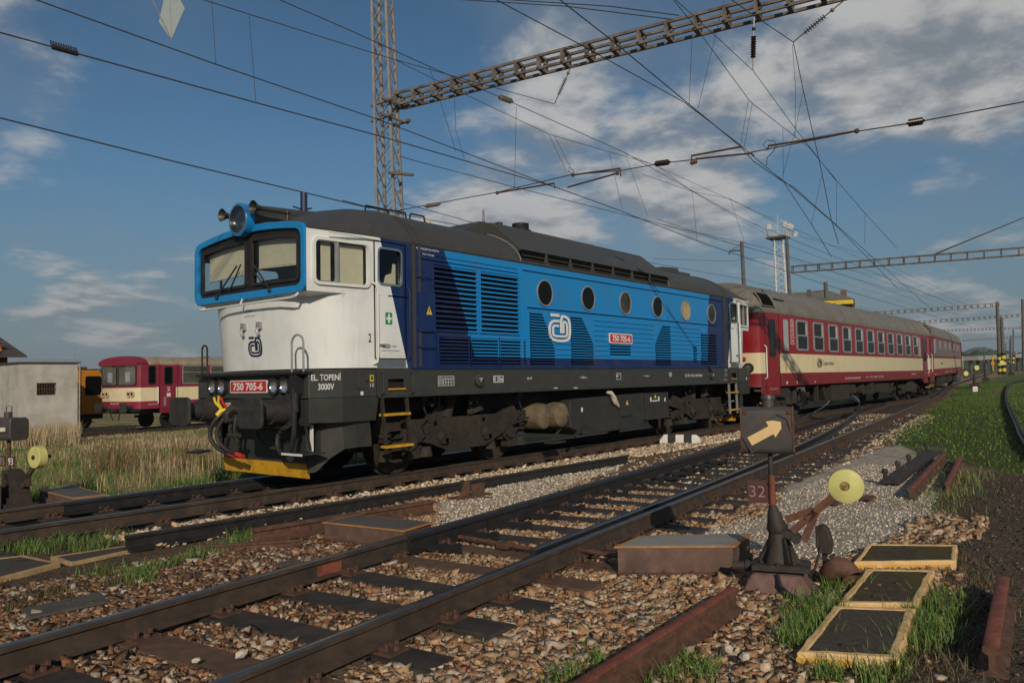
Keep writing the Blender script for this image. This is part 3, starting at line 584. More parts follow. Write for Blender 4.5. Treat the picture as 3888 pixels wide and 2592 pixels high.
def cab(k):
    mv = lambda mb: (setattr(mb, 'v', [(2*XM-a, -b, c) for a, b, c in mb.v]) or mb) if k else mb
    mb = MB(); mb.loft([[(a, b, z) for a, b in nose_ring(z)] for z in (1.62, 1.85, 2.1, 2.35, 2.5, 2.6, 2.66)], True, False)
    cabo = mv(mb).build('cab_body', LIV, LO, True)
    up = MB()      # upper cab: raked side walls with the window openings
    ws = lambda sgn: (lambda x, z, d=0.: (x, sgn*(1.37+.13*min(1, max(0, (x-.54)/1.06))+d), z))
    for sg in (-1, 1):
        up.holes(.54, 2.3, 2.64, 3.47, [(.66, 1.48, 2.77, 3.33), (1.68, 2.11, 2.82, 3.32)], ws(sg), 0)
        up.add([ws(sg)(.54, 2.64), ws(sg)(1.1, 2.64), ws(sg)(1.62, 2.64), (1.62, sg*1.5, 2.60), (1.1, sg*1.42, 2.58), (.75, sg*1.12, 2.58)], [(0, 1, 2, 3, 4, 5)])
    up.add([(.54, -1.37, 2.64), (.54, 1.37, 2.64), (.75, 1.12, 2.58), (.75, -1.12, 2.58)], [(0, 1, 2, 3)])
    mv(up).build('cab_upper', LIV, LO)
    w = MB(); w.holes(-1.27, 1.27, 2.72, 3.46, [(-1.19, -.10, 2.79, 3.38), (.02, 1.19, 2.79, 3.38)], front, -.02, 26, 4); mv(w).build('windscreen_surround', BLACK, LO)
    w = MB(); o1 = rr(-1.37, 1.37, 2.63, 3.545, .13, 5); o1 = dens(o1, .1); w.ring(o1, [(q[0]*1.275/1.37, 3.09+(q[1]-3.087)*.80) for q in o1], front, -.04, .025); mv(w).build('windscreen_frame', BLUE, LO, False, .01)
    for (a, b) in ((-1.19, -.10), (.02, 1.19)):
        g = MB(); g.holes(a, b, 2.79, 3.38, [], front, -.035, 8, 1); wi = mv(g).build('windscreen', GLASS, LO)
        g = MB(); o1 = dens(rr(a-.005, b+.005, 2.785, 3.385, .05)); qm = (a+b)/2; g.ring(o1, [(qm+(q[0]-qm)*.935, 3.085+(q[1]-3.085)*.88) for q in o1], front, -.03, .006); mv(g).build('window_gasket', RUBBER, wi)
        g = MB(); g.holes(a+.10 if a > 0 else a+.06, b-.05, 3.02 if a < 0 else 2.98, 3.36, [], front, -.10, 8, 1); g.cyl(front(a+.06, 3.01 if a < 0 else 2.97, -.10), front(b-.05, 3.01 if a < 0 else 2.97, -.10), .012, n=6); mv(g).build('sun_blind', CREAMB, wi)
        g = MB(); q = (a+b)/2
        if a < 0: g.bar(front(-.20, 3.05, .02), front(-.60, 2.72, .05), .014, .02); g.bar(front(-.12, 3.02, .02), front(-.48, 2.76, .03), .02, .008)
        else: g.bar(front(.72, 2.70, .05), front(.22, 3.07, .02), .014, .02); g.bar(front(.40, 2.76, .03), front(.12, 3.08, .02), .02, .008)
        g.sph(front(-.60 if a < 0 else .72, 2.70, .04), .03); mv(g).build('wiper', RUBBER, LO)
    for sg in (-1, 1):
        s = ws(sg); g = MB(); g.ring(rr(.62, 1.52, 2.73, 3.37, .09), rr(.66, 1.48, 2.77, 3.33, .06), s, -.02, .035); wf = mv(g).build('side_window', WHITE, LO, True)
        g = MB(); g.ring(rr(.655, 1.0, 2.765, 3.335, .06), rr(.675, .98, 2.785, 3.315, .05), s, -.02, .012); g.box(.985, 1.02, min(s(1, 3)[1], s(1, 3, .02)[1]), max(s(1, 3)[1], s(1, 3, .02)[1]), 2.77, 3.33); mv(g).build('window_bar', ALU, wf)
        g = MB(); g.holes(.66, 1.48, 2.77, 3.33, [], s, -.025); mv(g).build('pane', GLASS, wf)
        if sg*(-1 if k else 1) < 0:
            g = MB(); g.holes(.80, .95, 2.80, 3.32, [], s, -.07); g.holes(1.06, 1.47, 2.78, 3.32, [], s, -.07); mv(g).build('curtain', CREAMB, wf)
        g = MB(); g.ring(rr(1.655, 2.135, 2.795, 3.345, .08), rr(1.685, 2.105, 2.825, 3.315, .06), s, -.01, .014); df = mv(g).build('door_window', CHROME, LO, True)
        g = MB(); g.holes(1.68, 2.11, 2.82, 3.32, [], s, -.02); mv(g).build('pane', GLASS, df)
        if sg*(-1 if k else 1) < 0:
            g = MB(); g.add([s(1.86, 2.83, -.10), s(2.1, 2.83, -.10), s(2.1, 3.14, -.10), s(2.04, 3.14, -.10), s(2.02, 3.0, -.10), s(1.9, 2.96, -.10)], [tuple(range(6))]); mv(g).build('curtain', CREAMB, df)
        g = MB()
        for xx in (1.60, 2.20): g.box(xx-.008, xx+.008, sg*1.498, sg*1.506, 1.76, 3.42)
        g.box(1.6, 2.2, sg*1.498, sg*1.506, 3.412, 3.426); g.box(1.6, 2.2, sg*1.498, sg*1.506, 1.742, 1.756); mv(g).build('door_gap', VOID, LO)
        g = MB(); g.box(1.63, 2.18, sg*1.5, sg*1.51, 1.63, 1.74); mv(g).build('door_sill', CHROME, LO)
        g = MB(); g.tube([(1.56, sg*1.505, 1.67), (1.60, sg*1.55, 1.70), (1.61, sg*1.56, 1.8), (1.61, sg*1.56, 2.7), (1.59, sg*1.55, 2.79), (1.54, sg*1.51, 2.82)], .016, 8); mv(g).build('handrail', WHITE, LO, True)
        g = MB(); g.tube([(2.235, sg*1.50, 1.72), (2.235, sg*1.55, 1.78), (2.235, sg*1.55, 2.74), (2.22, sg*1.5, 2.82)], .015, 8); mv(g).build('handrail', NAVY, LO, True)
        g = MB(); g.box(1.66, 1.78, sg*1.5, sg*1.525, 1.93, 1.96); g.tube([(1.70, sg*1.5, 1.945), (1.70, sg*1.56, 1.945), (1.82, sg*1.56, 1.945)], .010, 6); mv(g).build('door_handle', ALU, LO)
        g = MB(); g.box(.80, 1.70, sg*1.50, sg*1.53, 3.425, 3.445); mv(g).build('rain_gutter', WHITE, LO)
    inn = MB(); inn.box(2.24, 2.29, -1.45, 1.45, 1.7, 3.46); inn.box(1.15, 2.28, -1.3, 1.3, 2.45, 2.5); inn.box(.80, 1.16, -.95, .95, 2.45, 2.74); inn.box(1.6, 1.9, -.9, -.5, 2.5, 2.95); inn.box(1.4, 1.7, .45, .95, 2.5, 3.05)
    inn.sph((.95, -.65, 2.80), .09); mv(inn).build('cab_interior', BLACK, LO)
    r = MB(); rings = []
    for x, t in ((.575, 0), (.60, .0), (.75, .10), (1.0, .28), (1.3, .52), (1.65, .78), (2.0, .95), (2.3, 1.)):
        hw = 1.37+.13*min(1, max(0, (x-.54)/1.06)); rings.append([(x, q*hw, (1-t)*roofA(q*hw, hw)+t*roofB(q*hw, hw)-.0) for q in YS]+[(x, hw*.98, 3.44), (x, -hw*.98, 3.44)])
    r.loft(rings, True, True); mv(r).build('cab_roof', ROOFG, LO, True)
    r = MB(); r.loft([[(x, ra*math.cos(t), zc+ra*math.sin(t)) for t in np.linspace(0, 2*math.pi, 24, endpoint=False)] for x, ra, zc in ((.46, .225, 3.76), (.9, .235, 3.78), (1.5, .25, 3.80), (2.3, .26, 3.86))], True, True); mv(r).build('headlight_fairing', ROOFG, LO, True)
    r = MB(); r.ring(circ(0, 3.755, .235), circ(0, 3.755, .205), lambda a, b, d: (.42-d, a, b), -.10, .02); hl = mv(r).build('top_headlight', BLUE, LO, True)
    r = MB(); r.ring(circ(0, 3.755, .212), circ(0, 3.755, .196), lambda a, b, d: (.40-d, a, b), -.02, .012); mv(r).build('trim_ring', CHROME, hl, True)
    r = MB(); r.loft([[(x, ra*math.cos(t), 3.755+ra*math.sin(t)) for t in np.linspace(0, 2*math.pi, 24, endpoint=False)] for x, ra in ((.405, .20), (.46, .17), (.53, .10), (.55, .03))], True, False); mv(r).build('reflector', M('lamp_dark', (.10, .085, .07), .22, .9, var=.3), hl, True)
    r = MB(); r.sph((.50, -.01, 3.69), .06); mv(r).build('bulb', AMBER, hl, True)
    r = MB(); r.plate(circ(0, 3.755, .188), lambda a, b, d: (.402-d, a, b), 0, .004); mv(r).build('lens', GLASS, hl)
    for sy in (-.39, .39):
        h = MB(); rg = [[(x, sy+ra*math.cos(t), 3.87+ra*math.sin(t)) for t in np.linspace(0, 2*math.pi, 16, endpoint=False)] for x, ra in ((.38, .095), (.40, .085), (.45, .05), (.53, .03), (.95, .018))]; h.loft(rg, True, False)
        h.cyl((.95, sy, 3.70), (.95, sy, 3.90), .02); h.sph((.95, sy, 3.88), .04); mv(h).build('horn', HORN, LO, True)
    # frame front and skirt
    f = MB(); P0 = [(.57, -1.36), (1.02, -1.5), (1.62, -1.5), (1.62, 1.5), (1.02, 1.5), (.57, 1.36)]
    f.loft([[(a, b, 1.22) for a, b in P0], [(a, b, 1.60) for a, b in P0]]); mv(f).build('buffer_beam', SILL, LO, False, .012)
    f = MB()
    for sg in (-1, 1):
        f.loft([[(.57, sg*1.36, .90), (1.02, sg*1.5, .89), (1.60, sg*1.5, .89), (1.60, sg*1.44, .89), (1.04, sg*1.44, .89), (.62, sg*1.30, .9)], [(.57, sg*1.36, 1.22), (1.02, sg*1.5, 1.22), (1.66, sg*1.5, 1.22), (1.66, sg*1.44, 1.22), (1.04, sg*1.44, 1.22), (.62, sg*1.30, 1.22)]])
        o_ = [(.80, sg*1.02), (.86, sg*1.12), (.98, sg*1.27), (1.14, sg*1.38), (1.32, sg*1.43), (1.56, sg*1.45)]
        lo_ = [.20, .22, .40, .52, .53, .53]
        f.loft([[(a, b, h) for (a, b), h in zip(o_, lo_)], [(a-.04, b, .90) for (a, b) in o_], [(a+.02, b-sg*.05, .90) for (a, b) in o_], [(a+.05, b-sg*.05, h) for (a, b), h in zip(o_, lo_)]], False, False)
    f.box(.60, .66, -1.34, 1.34, .86, 1.22); mv(f).build('front_skirt', FRAMEG, LO, False)
    f = MB(); f.add([(.78, -1.02, .33), (.78, 1.02, .33), (.82, 1.02, .13), (.82, -1.02, .13), (.80, -1.02, .33), (.80, 1.02, .33), (.84, 1.02, .13), (.84, -1.02, .13)], [(0, 1, 2, 3), (4, 5, 6, 7), (0, 1, 5, 4), (2, 3, 7, 6)]); mv(f).build('snow_plough', YEL, LO)
    f = MB(); f.box(.79, .83, -1.0, 1.0, .33, .62); f.box(.84, .88, -1.2, 1.2, .50, .90); mv(f).build('plough_back', FRAMEG, LO)
    f = MB(); f.box(.44, .98, -1.38, 1.20, 1.545, 1.575); mv(f).build('front_ledge', BLACK, LO)
    # buffers
    for sy in (-.875, .875):
        b = MB(); b.cyl((.58, sy, 1.05), (.52, sy, 1.05), .25, n=18); b.cyl((.58, sy, 1.05), (.30, sy, 1.05), .175, .165, 18); b.cyl((.32, sy, 1.05), (.06, sy, 1.05), .13, .12, 16); bb = mv(b).build('buffer', BUFM, LO, True)
        b = MB(); b.plate(rr(sy-.27, sy+.27, .845, 1.255, .09), lambda a, c, d: (.045-d, a, c), 0, .045); mv(b).build('buffer_head', BUFM, bb, False, .012)
    b = MB(); b.box(.40, .58, -.09, .09, .98, 1.12); b.tube([(.42, 0, 1.05), (.28, 0, 1.08), (.20, 0, 1.02), (.22, 0, .94), (.32, 0, .93)], [.05, .06, .05, .045, .03], 8)
    b.tube([(.34, .05, 1.0), (.30, .06, .8), (.36, .05, .62)], .025, 6); b.tube([(.34, -.05, 1.0), (.30, -.06, .8), (.36, -.05, .62)], .025, 6); b.cyl((.33, -.14, .72), (.33, .14, .72), .03); b.box(.5, .6, -.35, .35, .80, 1.2)
    mv(b).build('coupling', HORN, LO, True)
    # lamps and number plate
    for sy in (-.88, -.64, .65, .90):
        h = MB(); h.ring(circ(sy, 1.39, .125), circ(sy, 1.39, .09), lambda a, c, d: (.57-d, a, c), -.01, .05); hh = mv(h).build('headlight', RUBBER, LO, True)
        h = MB(); h.loft([[(x, sy+ra*math.cos(t), 1.39+ra*math.sin(t)) for t in np.linspace(0, 2*math.pi, 18, endpoint=False)] for x, ra in ((.535, .092), (.545, .085), (.565, .05), (.568, .01))], True, False); mv(h).build('reflector', REFL, hh, True)
    h = MB(); h.plate(rr(-.46, .45, 1.30, 1.48, .015), lambda a, c, d: (.57-d, a, c), 0, .02); pl_ = mv(h).build('number_plate', LTEXT, LO)
    h = MB(); h.plate(rr(-.445, .435, 1.315, 1.465, .01), lambda a, c, d: (.57-d, a, c), .02, .023); mv(h).build('plate_field', REDP, pl_)
    fr = lambda a, c, d=0.: (.547-d, -a, c)
    text('750 705-6', wrap(fr, k), -.36, .37, 1.335, 1.445, LTEXT, pl_, bold=.03)
    return cabo
REFL = M('lamp_reflector', (.75, .76, .78), .18, .9, var=.1, scale=60); AMBER = M('bulb_amber', (.25, .10, .015), .5); HORN = M('horn_metal', (.075, .075, .062), .38, .5, var=.2)
BUFM = M('buffer_black', (.030, .028, .026), .6, var=.25, dirt=(.06, .05, .04), dirt_amt=.4, bump=.15, bscale=20)
cab(0); cab(1)
# hood body and roof
mb = MB()
for sg in (-1, 1): mb.holes(2.3, 13.82, 1.62, 3.47, [], lambda x, z, d: (x, sg*1.485, z), 0, 1, 1)
mb.add([(2.3, -1.48, 1.62), (13.82, -1.48, 1.62), (13.82, 1.48, 1.62), (2.3, 1.48, 1.62)], [(0, 1, 2, 3)])
mb.build('hood_body', LIV, LO)
mb = MB(); mb.loft([[(x, q*1.5, roofB(q*1.5)) for q in YS]+[(x, 1.48, 3.44), (x, -1.48, 3.44)] for x in (2.3, 5., 10.6, 13.82)]); mb.build('hood_roof', ROOFG, LO, True)
def band(x, w=.035, m=ALU, up=.014):
    b = MB(); b.loft([[(x+a, q*(1.5+e), roofB(q*1.5)+e) for q in YS] for a, e in ((-w, 0), (-w, up), (w, up), (w, 0))], False, False); b.box(x-w, x+w, -1.50-up, -1.48, 1.62, 3.47); b.box(x-w, x+w, 1.48, 1.50+up, 1.62, 3.47); return b
for xx in (2.37, 13.75):
    band(xx, .022).build('roof_joint', ROOFG, LO, True); band(xx+.12*(1 if xx < 8 else -1), .015).build('roof_joint', ROOFG, LO, True)
for xx in (2.37, 4.99, 10.57, 13.75):
    b = MB(); b.loft([[(xx+a, q*1.503, roofB(q*1.5)+e) for q in YS[:9]] for a, e in ((-.012, 0.002), (-.012, .018), (.012, .018), (.012, .002))], False, False); b.build('roof_joint_strip', ALU, LO, True)
b = MB()        # raised engine hood with sloping grey panel
prof = [(-1.497, 3.70), (-1.47, 3.74), (-1.40, 3.80), (-.86, 4.23), (-.80, 4.27), (.80, 4.27), (.86, 4.23), (1.40, 3.80), (1.47, 3.74), (1.497, 3.70)]
b.loft([[(x, a, c) for a, c in prof]+[(x, 1.2, 3.6), (x, -1.2, 3.6)] for x in (5.02, 10.5)]+[[(11.2-.0*abs(a), a*.86, 3.6+(c-3.6)*.55) for a, c in prof]+[(11.2, 1.1, 3.55), (11.2, -1.1, 3.55)]]); b.build('roof_cowl', ROOFG, LO, False, .012)
b = MB(); P2 = [(4.35, 4.06), (4.95, 4.31), (5.9, 4.33), (6.1, 4.2), (6.1, 3.9), (4.35, 3.9)]; b.prism([(x, -.62, z) for x, z in P2], (0, 1.24, 0)); b.box(5.7, 8.9, -.55, .55, 4.25, 4.36); b.box(5.65, 5.75, -.5, .5, 4.30, 4.42); b.box(8.9, 10.3, -.5, .5, 4.25, 4.30); b.build('roof_hatch', ROOFG, LO, False, .015)
b = MB(); b.cyl((6.55, -.3, 4.3), (6.55, -.3, 4.53), .17, n=20); b.cyl((6.55, -.3, 4.3), (6.55, -.3, 4.39), .22, n=20); b.build('exhaust_stack', BLACK, LO, True)
b = MB(); b.cyl((5.35, -.35, 4.3), (5.35, -.35, 4.62), .025, .02, 8); b.sph((5.35, -.35, 4.34), .06); b.build('roof_post', GALV, LO, True)
b = MB(); b.cyl((3.9, -.3, 4.08), (3.9, -.3, 4.22), .06, n=12); b.box(3.7, 4.15, -.4, -.2, 4.06, 4.10); b.build('roof_vent', CREAMB, LO, True)
b = MB(); b.cyl((1.75, .3, 4.0), (1.75, .3, 4.42), .055, n=12); b.tube([(1.55, .3, 4.17), (1.95, .3, 4.12)], .012, 6); b.tube([(1.6, .3, 4.10), (1.9, .3, 4.2)], .012, 6); b.build('roof_antenna', NAVY, LO, True)
b = MB()
for (xa, xb, yy) in ((2.35, 2.85, -.45), (2.75, 3.15, -.55), (3.1, 3.45, -.68)):
    zz = roofB(yy); b.tube([(xa, yy, zz-.02), (xa+.02, yy, zz+.09), (xb-.02, yy, zz+.09), (xb, yy, zz-.02)], .016, 6)
b.build('roof_handrail', BLACK, LO, True)
b = MB(); b.prism([(11.6, -.75, 4.02), (11.7, -.75, 4.14), (12.55, -.75, 4.19), (12.7, -.75, 4.05)], (0, 1.5, 0)); b.prism([(12.7, -.75, 3.98), (12.7, -.75, 4.11), (13.25, -.75, 4.11), (13.35, -.75, 3.98)], (0, 1.5, 0)); b.build('roof_hatch', ROOFG, LO, False, .01)
# long grille under the cowl
for sg in (-1, 1):
    b = MB(); b.box(5.03, 10.53, sg*1.49, sg*1.43, 3.47, 3.70); gr = b.build('roof_grille', VOID, LO)
    b = MB()
    for zz in (3.535, 3.605): b.prism([(5.03, sg*1.475, zz+.02), (5.03, sg*1.512, zz-.005), (5.03, sg*1.505, zz-.018), (5.03, sg*1.47, zz+.005)], (5.5, 0, 0))
    for xx in np.arange(5.75, 10.4, .78): b.prism([(xx-.09, sg*1.496, 3.47), (xx+.09, sg*1.496, 3.47), (xx+.02, sg*1.5, 3.69), (xx-.02, sg*1.5, 3.69)], (0, sg*.008, 0))
    b.build('grille_slat', ROOFG, gr)
def louvers(x0, x1, z0, z1, n, cut=None, parent=LO, depth=.03, frame=True, sg=-1):
    sd = lambda x, z, d=0.: (x, sg*(1.486+d), z)
    def xr(z):
        a, c = x0, x1
        if cut: side_, xt, zt = cut; t = min(1., max(0., (z-zt)/(z1-zt)));
        if cut and side_ == 'r': c = x1+(xt-x1)*t
        if cut and side_ == 'l': a = x0+(xt-x0)*t
        return a, c
    b = MB(); zz = np.linspace(z0, z1, 9); b.plate([(xr(z)[0], z) for z in zz]+[(xr(z)[1], z) for z in zz[::-1]], sd, 0, .006); lv = b.build('louvre', VOID, parent)  # black sheet on the closed wall paints in the dark of the openings
    s = MB(); p = (z1-z0)/n
    for i in range(n):
        zc = z0+p*(i+.5); a, c = xr(zc); s.hexa([sd(a, zc+p*.10, .006), sd(c, zc+p*.10, .006), sd(c, zc-p*.06, depth), sd(a, zc-p*.06, depth), sd(a, zc+p*.42, .006), sd(c, zc+p*.42, .006), sd(c, zc+p*.26, depth), sd(a, zc+p*.26, depth)])
    if frame: s.ring([(x0-.03, z0-.03), (x1+.03, z0-.03), (x1+.03, z1+.03), (x0-.03, z1+.03)], [(x0, z0), (x1, z0), (x1, z1), (x0, z1)], sd, 0, .03)
    s.build('louvre_slat', LIV, lv)
for sg in (-1, 1):
    louvers(2.79, 3.78, 2.21, 3.20, 13, sg=sg, depth=.045); louvers(3.88, 4.88, 2.21, 3.20, 13, sg=sg, depth=.045)
    for a, c in ((2.88, 3.58), (3.62, 4.32), (4.36, 5.08)): louvers(a, c, 1.67, 2.10, 8, sg=sg)
    louvers(5.23, 5.96, 1.67, 2.61, 19, ('r', 5.58, 1.98), frame=False, sg=sg); louvers(6.52, 7.28, 1.67, 2.60, 19, ('r', 6.88, 2.10), frame=False, sg=sg)
    louvers(9.86, 10.58, 1.67, 2.58, 17, ('l', 10.24, 2.15), frame=False, sg=sg); louvers(7.93, 8.74, 1.87, 2.10, 4, frame=False, sg=sg)
    louvers(12.22, 13.10, 1.69, 2.47, 12, frame=False, sg=sg); louvers(11.78, 11.95, 1.75, 2.13, 6, frame=False, sg=sg)
    b = MB()
    for zz in np.arange(1.86, 2.56, .099):
        for a, c in ((5.98, 6.5), (7.32, 9.8), (10.62, 12.15)):
            if 7.3 < a < 7.4 and 1.85 < zz < 2.12: segs = [(7.32, 7.88), (8.79, 9.8)]
            elif a > 10.6 and zz < 2.15: segs = [(10.62, 11.74), (11.99, 12.15)]
            else: segs = [(a, c)]
            for p, q in segs: b.prism([(p, sg*1.485, zz+.022), (p, sg*1.503, zz+.004), (p, sg*1.503, zz-.004), (p, sg*1.485, zz-.006)], (q-p, 0, 0))
    b.box(2.45, 4.9, sg*1.485, sg*1.505, 3.262, 3.275); b.box(5.05, 13.6, sg*1.485, sg*1.512, 3.335, 3.352); b.box(5.15, 13.1, sg*1.485, sg*1.52, 2.685, 2.70); b.box(4.93, 5.0, sg*1.485, sg*1.515, 1.63, 3.40); b.box(5.10, 5.15, sg*1.485, sg*1.52, 1.63, 2.66); b.box(2.3, 13.8, sg*1.485, sg*1.52, 1.60, 1.635)
    b.build('side_ribs', LIV, LO)
    b = MB(); b.box(2.5, 13.6, sg*1.484, sg*1.489, 3.325, 3.334); b.box(5.15, 13.1, sg*1.484, sg*1.489, 2.674, 2.684); b.box(2.45, 4.9, sg*1.484, sg*1.489, 3.252, 3.261); b.build('rib_shade', VOID, LO)  # black strips below the ribs paint in their shade lines
sd = lambda x, z, d=0.: (x, -1.488-d, z)
sf = lambda x, z, d=0.: (x, 1.488+d, z)
CURT = M('porthole_curtain', (.36, .29, .16), .8, var=.25, scale=9); DUSK = M('porthole_inside', (.045, .046, .04), .6, var=.6, scale=7)
for i, xx in enumerate((5.69, 7.13, 8.57, 9.99, 11.41, 12.86)):
    for mp in (sd, sf):
        b = MB(); b.ring(circ(xx, 2.975, .245), circ(xx, 2.975, .222), mp, 0, .02); w = b.build('porthole', ALU, LO, True)
        b = MB(); b.plate(circ(xx, 2.975, .223), mp, 0, .008); b.build('pane', {4: CURT, 2: DUSK, 5: DUSK}.get(i, GLASSD), w)
# cabinet with warning triangle beside the cab
b = MB(); b.box(2.46, 2.80, -1.53, -1.48, 2.16, 2.75); b.box(2.47, 2.62, -1.50, -1.48, 3.06, 3.18); b.tube([(2.44, -1.48, 2.98), (2.46, -1.54, 2.98), (2.70, -1.54, 2.98), (2.72, -1.48, 2.98)], .01, 6); b.tube([(2.44, -1.48, 1.93), (2.46, -1.54, 1.93), (2.76, -1.54, 1.93), (2.78, -1.48, 1.93)], .012, 6); b.build('side_cabinet', LIV, LO, False, .008)
b = MB(); b.plate([(2.60, 2.42), (2.72, 2.42), (2.66, 2.55)], lambda x, z, d: (x, -1.531-d, z), 0, .003); tr_ = b.build('warning_sign', YELB, LO)
b = MB(); b.plate([(2.655, 2.52), (2.668, 2.52), (2.662, 2.485), (2.672, 2.485), (2.655, 2.435), (2.658, 2.468), (2.648, 2.468)], lambda x, z, d: (x, -1.534-d, z), 0, .002); b.build('flash_mark', BLACK, tr_)
b = MB(); b.plate([(1.80, 2.24), (1.93, 2.24), (1.93, 2.41), (1.80, 2.41)], lambda x, z, d: (x, -1.501-d, z), 0, .003); fa = b.build('first_aid_sign', GREENS, LO)
b = MB(); m_ = lambda x, z, d: (x, -1.504-d, z); b.plate([(1.848, 2.26), (1.882, 2.26), (1.882, 2.39), (1.848, 2.39)], m_, 0, .002); b.plate([(1.815, 2.307), (1.915, 2.307), (1.915, 2.343), (1.815, 2.343)], m_, 0, .0025); b.build('white_cross', LTEXT, fa)
def onside(x, z, d=0.): return (x, -1.501-d, z)
text('2', onside, 1.48, 1.53, 1.98, 2.10, BLACK, LO); text('PO ODSTAVENÍ', onside, 1.75, 2.02, 1.915, 1.945, NAVY, LO, bold=0); text('ZAJISTĚTE KLÍNEM', onside, 1.71, 2.06, 1.85, 1.88, NAVY, LO, bold=0)
text('NEVSTUPUJTE NA KAPOTU', sd, 2.44, 2.93, 3.395, 3.43, LTEXT, LO, bold=.01); text('POD TROLEJÍ', sd, 2.57, 2.82, 3.32, 3.355, LTEXT, LO, bold=.01)
logo(lambda a, c, d: (a, -1.488-d-.018, c), 5.74, 6.51, 2.07, 2.625, LTEXT, LO)
nf = lambda y, z, d=0.: nose(-y, z, d+.004)
logo(nf, -.17, .19, 1.80, 2.11, NAVY, LO); text('GORDON', nf, -.16, .02, 2.455, 2.49, NAVY, LO, bold=0); text('ODJIŠŤ DÁLK. ŘÍZENÍ', nf, -.20, .08, 2.385, 2.41, NAVY, LO, bold=0)
b = MB(); b.plate(rr(7.86, 8.78, 2.11, 2.32, .03), lambda x, z, d: (x, -1.50-d, z), 0, .02); np_ = b.build('number_plate', LTEXT, LO)
b = MB(); b.plate(rr(7.885, 8.755, 2.13, 2.30, .025), lambda x, z, d: (x, -1.52-d, z), 0, .003); b.build('plate_field', REDP, np_); text('750 705-6', lambda x, z, d: (x, -1.523-d, z), 7.96, 8.68, 2.15, 2.28, LTEXT, np_, bold=.03)
# sockets on the nose, front handrail under the windscreen, loops
for yy in (.22, -.17):
    b = MB(); x0 = nose_x(yy, 2.2); b.box(x0-.05, x0, yy-.045, yy+.045, 2.20, 2.30); b.tube([(x0-.04, yy, 2.22), (x0-.07, yy-.01, 2.17), (x0-.05, yy-.02, 2.12)], .022, 8); so = b.build('nose_socket', ALU, LO, True); b = MB(); b.box(x0-.056, x0-.05, yy+.0, yy+.04, 2.225, 2.245); b.build('socket_tag', REDP, so)
b = MB(); b.tube([(.62, 1.18, 2.60), (.50, 1.20, 2.545), (.48, 1.12, 2.54), (.48, -1.12, 2.565), (.49, -1.20, 2.58), (.58, -1.2, 2.66)], .016, 8); b.tube([(.48, .08, 2.55), (.52, .08, 2.64)], .012, 6); b.build('front_handrail', WHITE, LO, True)
for (ya, yb) in ((-1.10, -1.35), (.98, 1.12)):
    m = (ya+yb)/2; b = MB(); h = abs(ya-yb)/2; b.tube([(.50, ya, 1.57), (.50, ya, 1.95)]+[(.50, m+(ya-m)*math.cos(t), 1.95+h*.9*math.sin(t)) for t in np.linspace(.2, math.pi-.2, 8)]+[(.50, yb, 1.95), (.50, yb, 1.57)], .014, 8); b.build('grab_loop', GRIME if ya > 0 else ALU, LO, True)
# hoses, taps and cables on the front
b = MB(); b.tube(list(smooth([(.54, -1.20, 1.60), (.45, -1.22, 1.45), (.44, -1.23, 1.1), (.46, -1.2, .75), (.50, -1.05, .50), (.52, -.85, .46), (.54, -.70, .58), (.56, -.70, .75), (.60, -.82, .86)], 2)), .034, 8); b.build('heating_cable', RUBBER, LO, True)
b = MB(); b.box(.42, .56, -1.26, -1.15, 1.28, 1.52); b.cyl((.46, -1.23, 1.05), (.46, -1.23, 1.3), .045); b.build('cable_socket', BLACK, LO, True)
for y0, rx, colr in ((.55, .0, YELB), (.36, .03, REDP)):
    b = MB(); b.tube(list(smooth([(.52, y0, 1.02), (.42, y0+.03, .95), (.36, y0+.12, .80), (.36, y0+.11, .62), (.42, y0-.05, .48), (.46, y0-.25, .44)], 2)), .032, 8); h_ = b.build('brake_hose', RUBBER, LO, True)
    b = MB(); b.tube([(.55, y0-.03, 1.06), (.46, y0, 1.04), (.42, y0+.03, .98)], .035, 8); b.tube([(.48, y0, 1.06), (.44, y0+.10, 1.16), (.43, y0+.13, 1.24)], .018, 6)
    if colr is YELB: b.tube([(.48, y0, 1.06), (.44, y0+.03, 1.17), (.43, y0, 1.26)], .018, 6)
    b.build('air_tap', colr, h_, True); b = MB(); b.cyl((.455, y0-.22, .445), (.47, y0-.36, .41), .034); b.build('hose_end', REDP, h_, True)
b = MB(); b.tube(list(smooth([(.56, -.30, .95), (.46, -.28, .78), (.48, -.45, .58), (.56, -.68, .54)], 2)), .028, 8); b.build('brake_hose', RUBBER, LO, True)
b = MB()
for yy in (-.52, -.58): b.bar((.56, yy, 1.20), (.55, yy+.01, 1.08), .02, .012)
b.build('tap_handle', YELB, LO)
b = MB(); b.cyl((.42, .90, .93), (.42, .75, .96), .02); b.tube([(.58, 1.15, .96), (.35, 1.2, .90), (.35, .95, .90), (.58, .92, .96)], .01, 6); b.tube([(.58, -.4, .86), (.40, -.5, .84), (.40, -1.0, .84), (.58, -1.15, .9)], .01, 6); b.build('shunter_handle', BLACK, LO, True)
b = MB(); b.add([(.35, .95, .42), (.42, 1.45, .40), (.62, 1.45, .42), (.62, .95, .44), (.35, .95, .44), (.42, 1.45, .42), (.62, 1.45, .44), (.62, .95, .46)], [(0, 1, 2, 3), (4, 5, 6, 7), (0, 1, 5, 4), (1, 2, 6, 5)]); b.build('step_plate', BLACK, LO)
b = MB(); b.box(.42, .80, -1.42, -.98, .49, .505); b.bar((.60, -1.22, .92), (.70, -1.24, .50), .05, .012); st = b.build('step_plate', FRAMEG, LO); b = MB(); b.box(.412, .424, -1.42, -.98, .485, .512); b.build('white_edge', LTEXT, st); b = MB(); b.box(.69, .712, -1.27, -1.22, .52, .9); b.build('white_strut', LTEXT, st)
b = MB()
